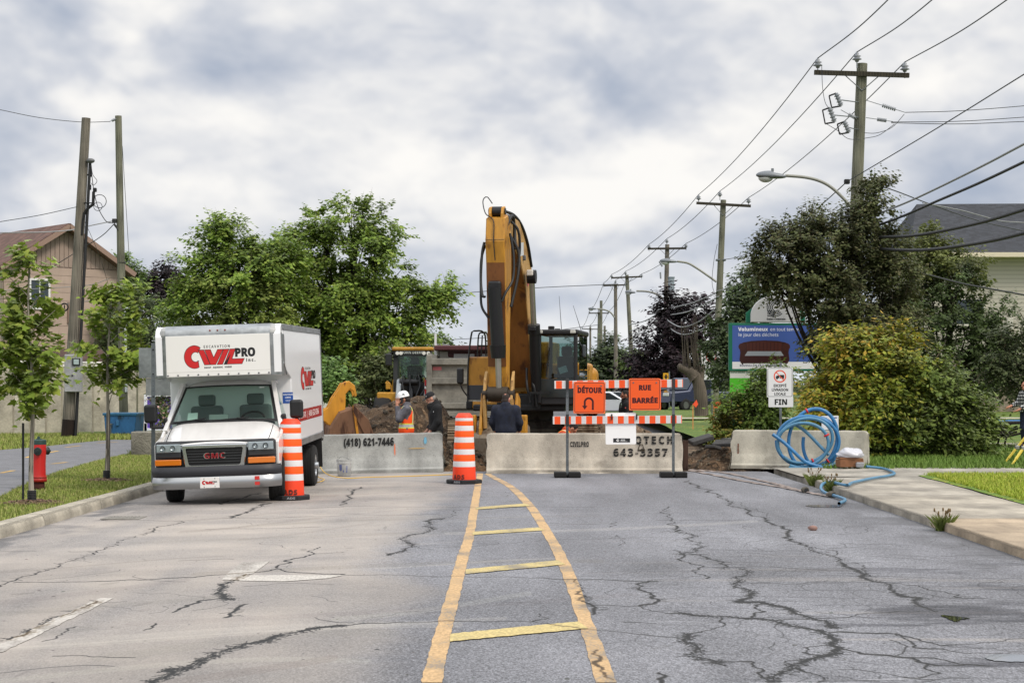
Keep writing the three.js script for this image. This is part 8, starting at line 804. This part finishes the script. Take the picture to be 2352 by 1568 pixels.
// pollarded dead trunk with upright shoots
{ const z = 78, t = thing('dead_tree', 'grey dead pollard trunk with bare upright shoots', 'tree', at(1612, 960, z).setY(.35)), o = t.position, P = (x, y, d = 0) => at(x, y, z - d).sub(o), gm = M('#978c82', .95, 0, { map: T.wood, bumpMap: T.woodbump, bumpScale: .02 }); part(t, 'trunk', taper([V(0, -.2, 0), P(1610, 915), P(1606, 885), P(1596, 862), P(1580, 850)], .34, .24), gm); part(t, 'cut_limb', [taper([P(1596, 868), P(1580, 852), P(1562, 843)], .26, .17, 12, 10), sph(.17, ...P(1562, 843).toArray(), .7, 1, 1)], gm); part(t, 'side_stem', taper([P(1606, 885), P(1612, 860), P(1616, 838)], .2, .08, 12, 8), gm); const r = rng(8); for (let k = 0; k < 26; k++) { const x = 1570 + r() * 46, y = 856 - Math.abs(x - 1595) * .2, h = 70 + r() * 65, a = P(x, y, .1), b = P(x + (r() - .6) * 22, y - h, r() * .6); part(t, 'shoot', bar(a, b, .025, .008, 4), gm); } }
// two young maples on the verge
function sapling(label, base, pts, top, seed, lean) { const z = -base.z, t = tree('young_maple', label, 'tree', base, pl(z, pts), { clumps: 56, twigs: 5, per: 7, leaf: .125, len: .30, spread: .10, up: .9, droop: .15, shape: 'maple', cols: [[[.13, .19, .022], [.16, .22, .028], [.11, .16, .02], [.20, .24, .04]]], trunkTop: 0, twigW: .6 }, seed, 'young maples on the verge'); const P = p => at(p[0], p[1], z).sub(base); const gm = M('#d6cfc6', .9, 0, { map: T.wood }); part(t, 'trunk', taper([V(0, -.02, 0), ...lean.map(P)], .045, .012, 30, 8), gm); const r = rng(seed + 5); for (const l of pts) { const a = P(lean[1]).lerp(P(lean[lean.length - 1]), clamp((lean[1][1] - l[1] - 10) / (lean[1][1] - lean.at(-1)[1]))), e = P([l[0], l[1]]); if (a.distanceTo(e) > .06) part(t, 'branch', taper([a.clone().add(V(0, -.12, 0)), a.clone().lerp(e, .5).add(V(0, -.03, 0)), e.clone().add(V((e.x - a.x) * .4, .15, 0))], .014, .004, 10, 5), gm); }
  part(t, 'trunk_guard', [cyl(.062, .062, .19, 0, .11, 0, 0, 0, 0, 16), ...Array.from({ length: 8 }, (_, k) => torus(.062, .007, 0, .03 + k * .024, 0, Math.PI / 2, 0, 0, 16))], blackPlastic);
  const ms = new THREE.InstancedMesh(new THREE.BoxGeometry(.05, .01, .022), M('#ffffff', .95), 420), ob = new THREE.Object3D(), cc = new THREE.Color(); for (let k = 0; k < 420; k++) { const a = r() * 6.28, d = Math.sqrt(r()) * .42; ob.position.set(base.x + Math.cos(a) * d * 1.1, base.y + .012 + .05 * (1 - d / .42) + r() * .012, base.z + Math.sin(a) * d); ob.rotation.set(r() - .5, r() * 6.28, r() - .5); const s = .6 + r() * .8; ob.scale.set(s, s, s); ob.updateMatrix(); ms.setMatrixAt(k, ob.matrix); const q = .05 + r() * .16; cc.setRGB(q * 1.15, q * .75, q * .5); ms.setColorAt(k, cc); } ms.name = numbered('mulch'); ms.userData.kind = 'stuff'; ms.userData.label = 'wood chips round the young maple'; shade(ms); scene.add(ms); return t; }
sapling('nearer young maple beside the hydrant with a pale slim trunk', gnd(72, 1158, HL), [[68, 610, 14, 24], [30, 655, 24, 34], [95, 680, 28, 36], [50, 710, 34, 34], [110, 735, 22, 30], [32, 760, 24, 30], [85, 790, 30, 30], [20, 800, 18, 26], [60, 840, 34, 30], [115, 835, 22, 30], [40, 880, 28, 26], [112, 880, 20, 24], [78, 900, 24, 16], [60, 945, 12, 12]], 0, 81, [[70, 1080], [74, 960], [72, 850], [64, 740], [66, 600]]);
sapling('farther young maple between the hydrant and the parked truck', gnd(244, 1106, HL), [[267, 660, 20, 30], [244, 690, 26, 30], [299, 700, 22, 22], [234, 740, 28, 28], [284, 760, 30, 32], [319, 730, 14, 16], [224, 800, 26, 22], [274, 820, 36, 28], [319, 805, 24, 24], [244, 845, 28, 22], [309, 850, 28, 26], [231, 870, 20, 16], [279, 880, 30, 18], [259, 905, 16, 12]], 0, 82, [[246, 1040], [247, 950], [246, 850], [250, 760], [258, 650]]);
renderer.render(scene, camera);
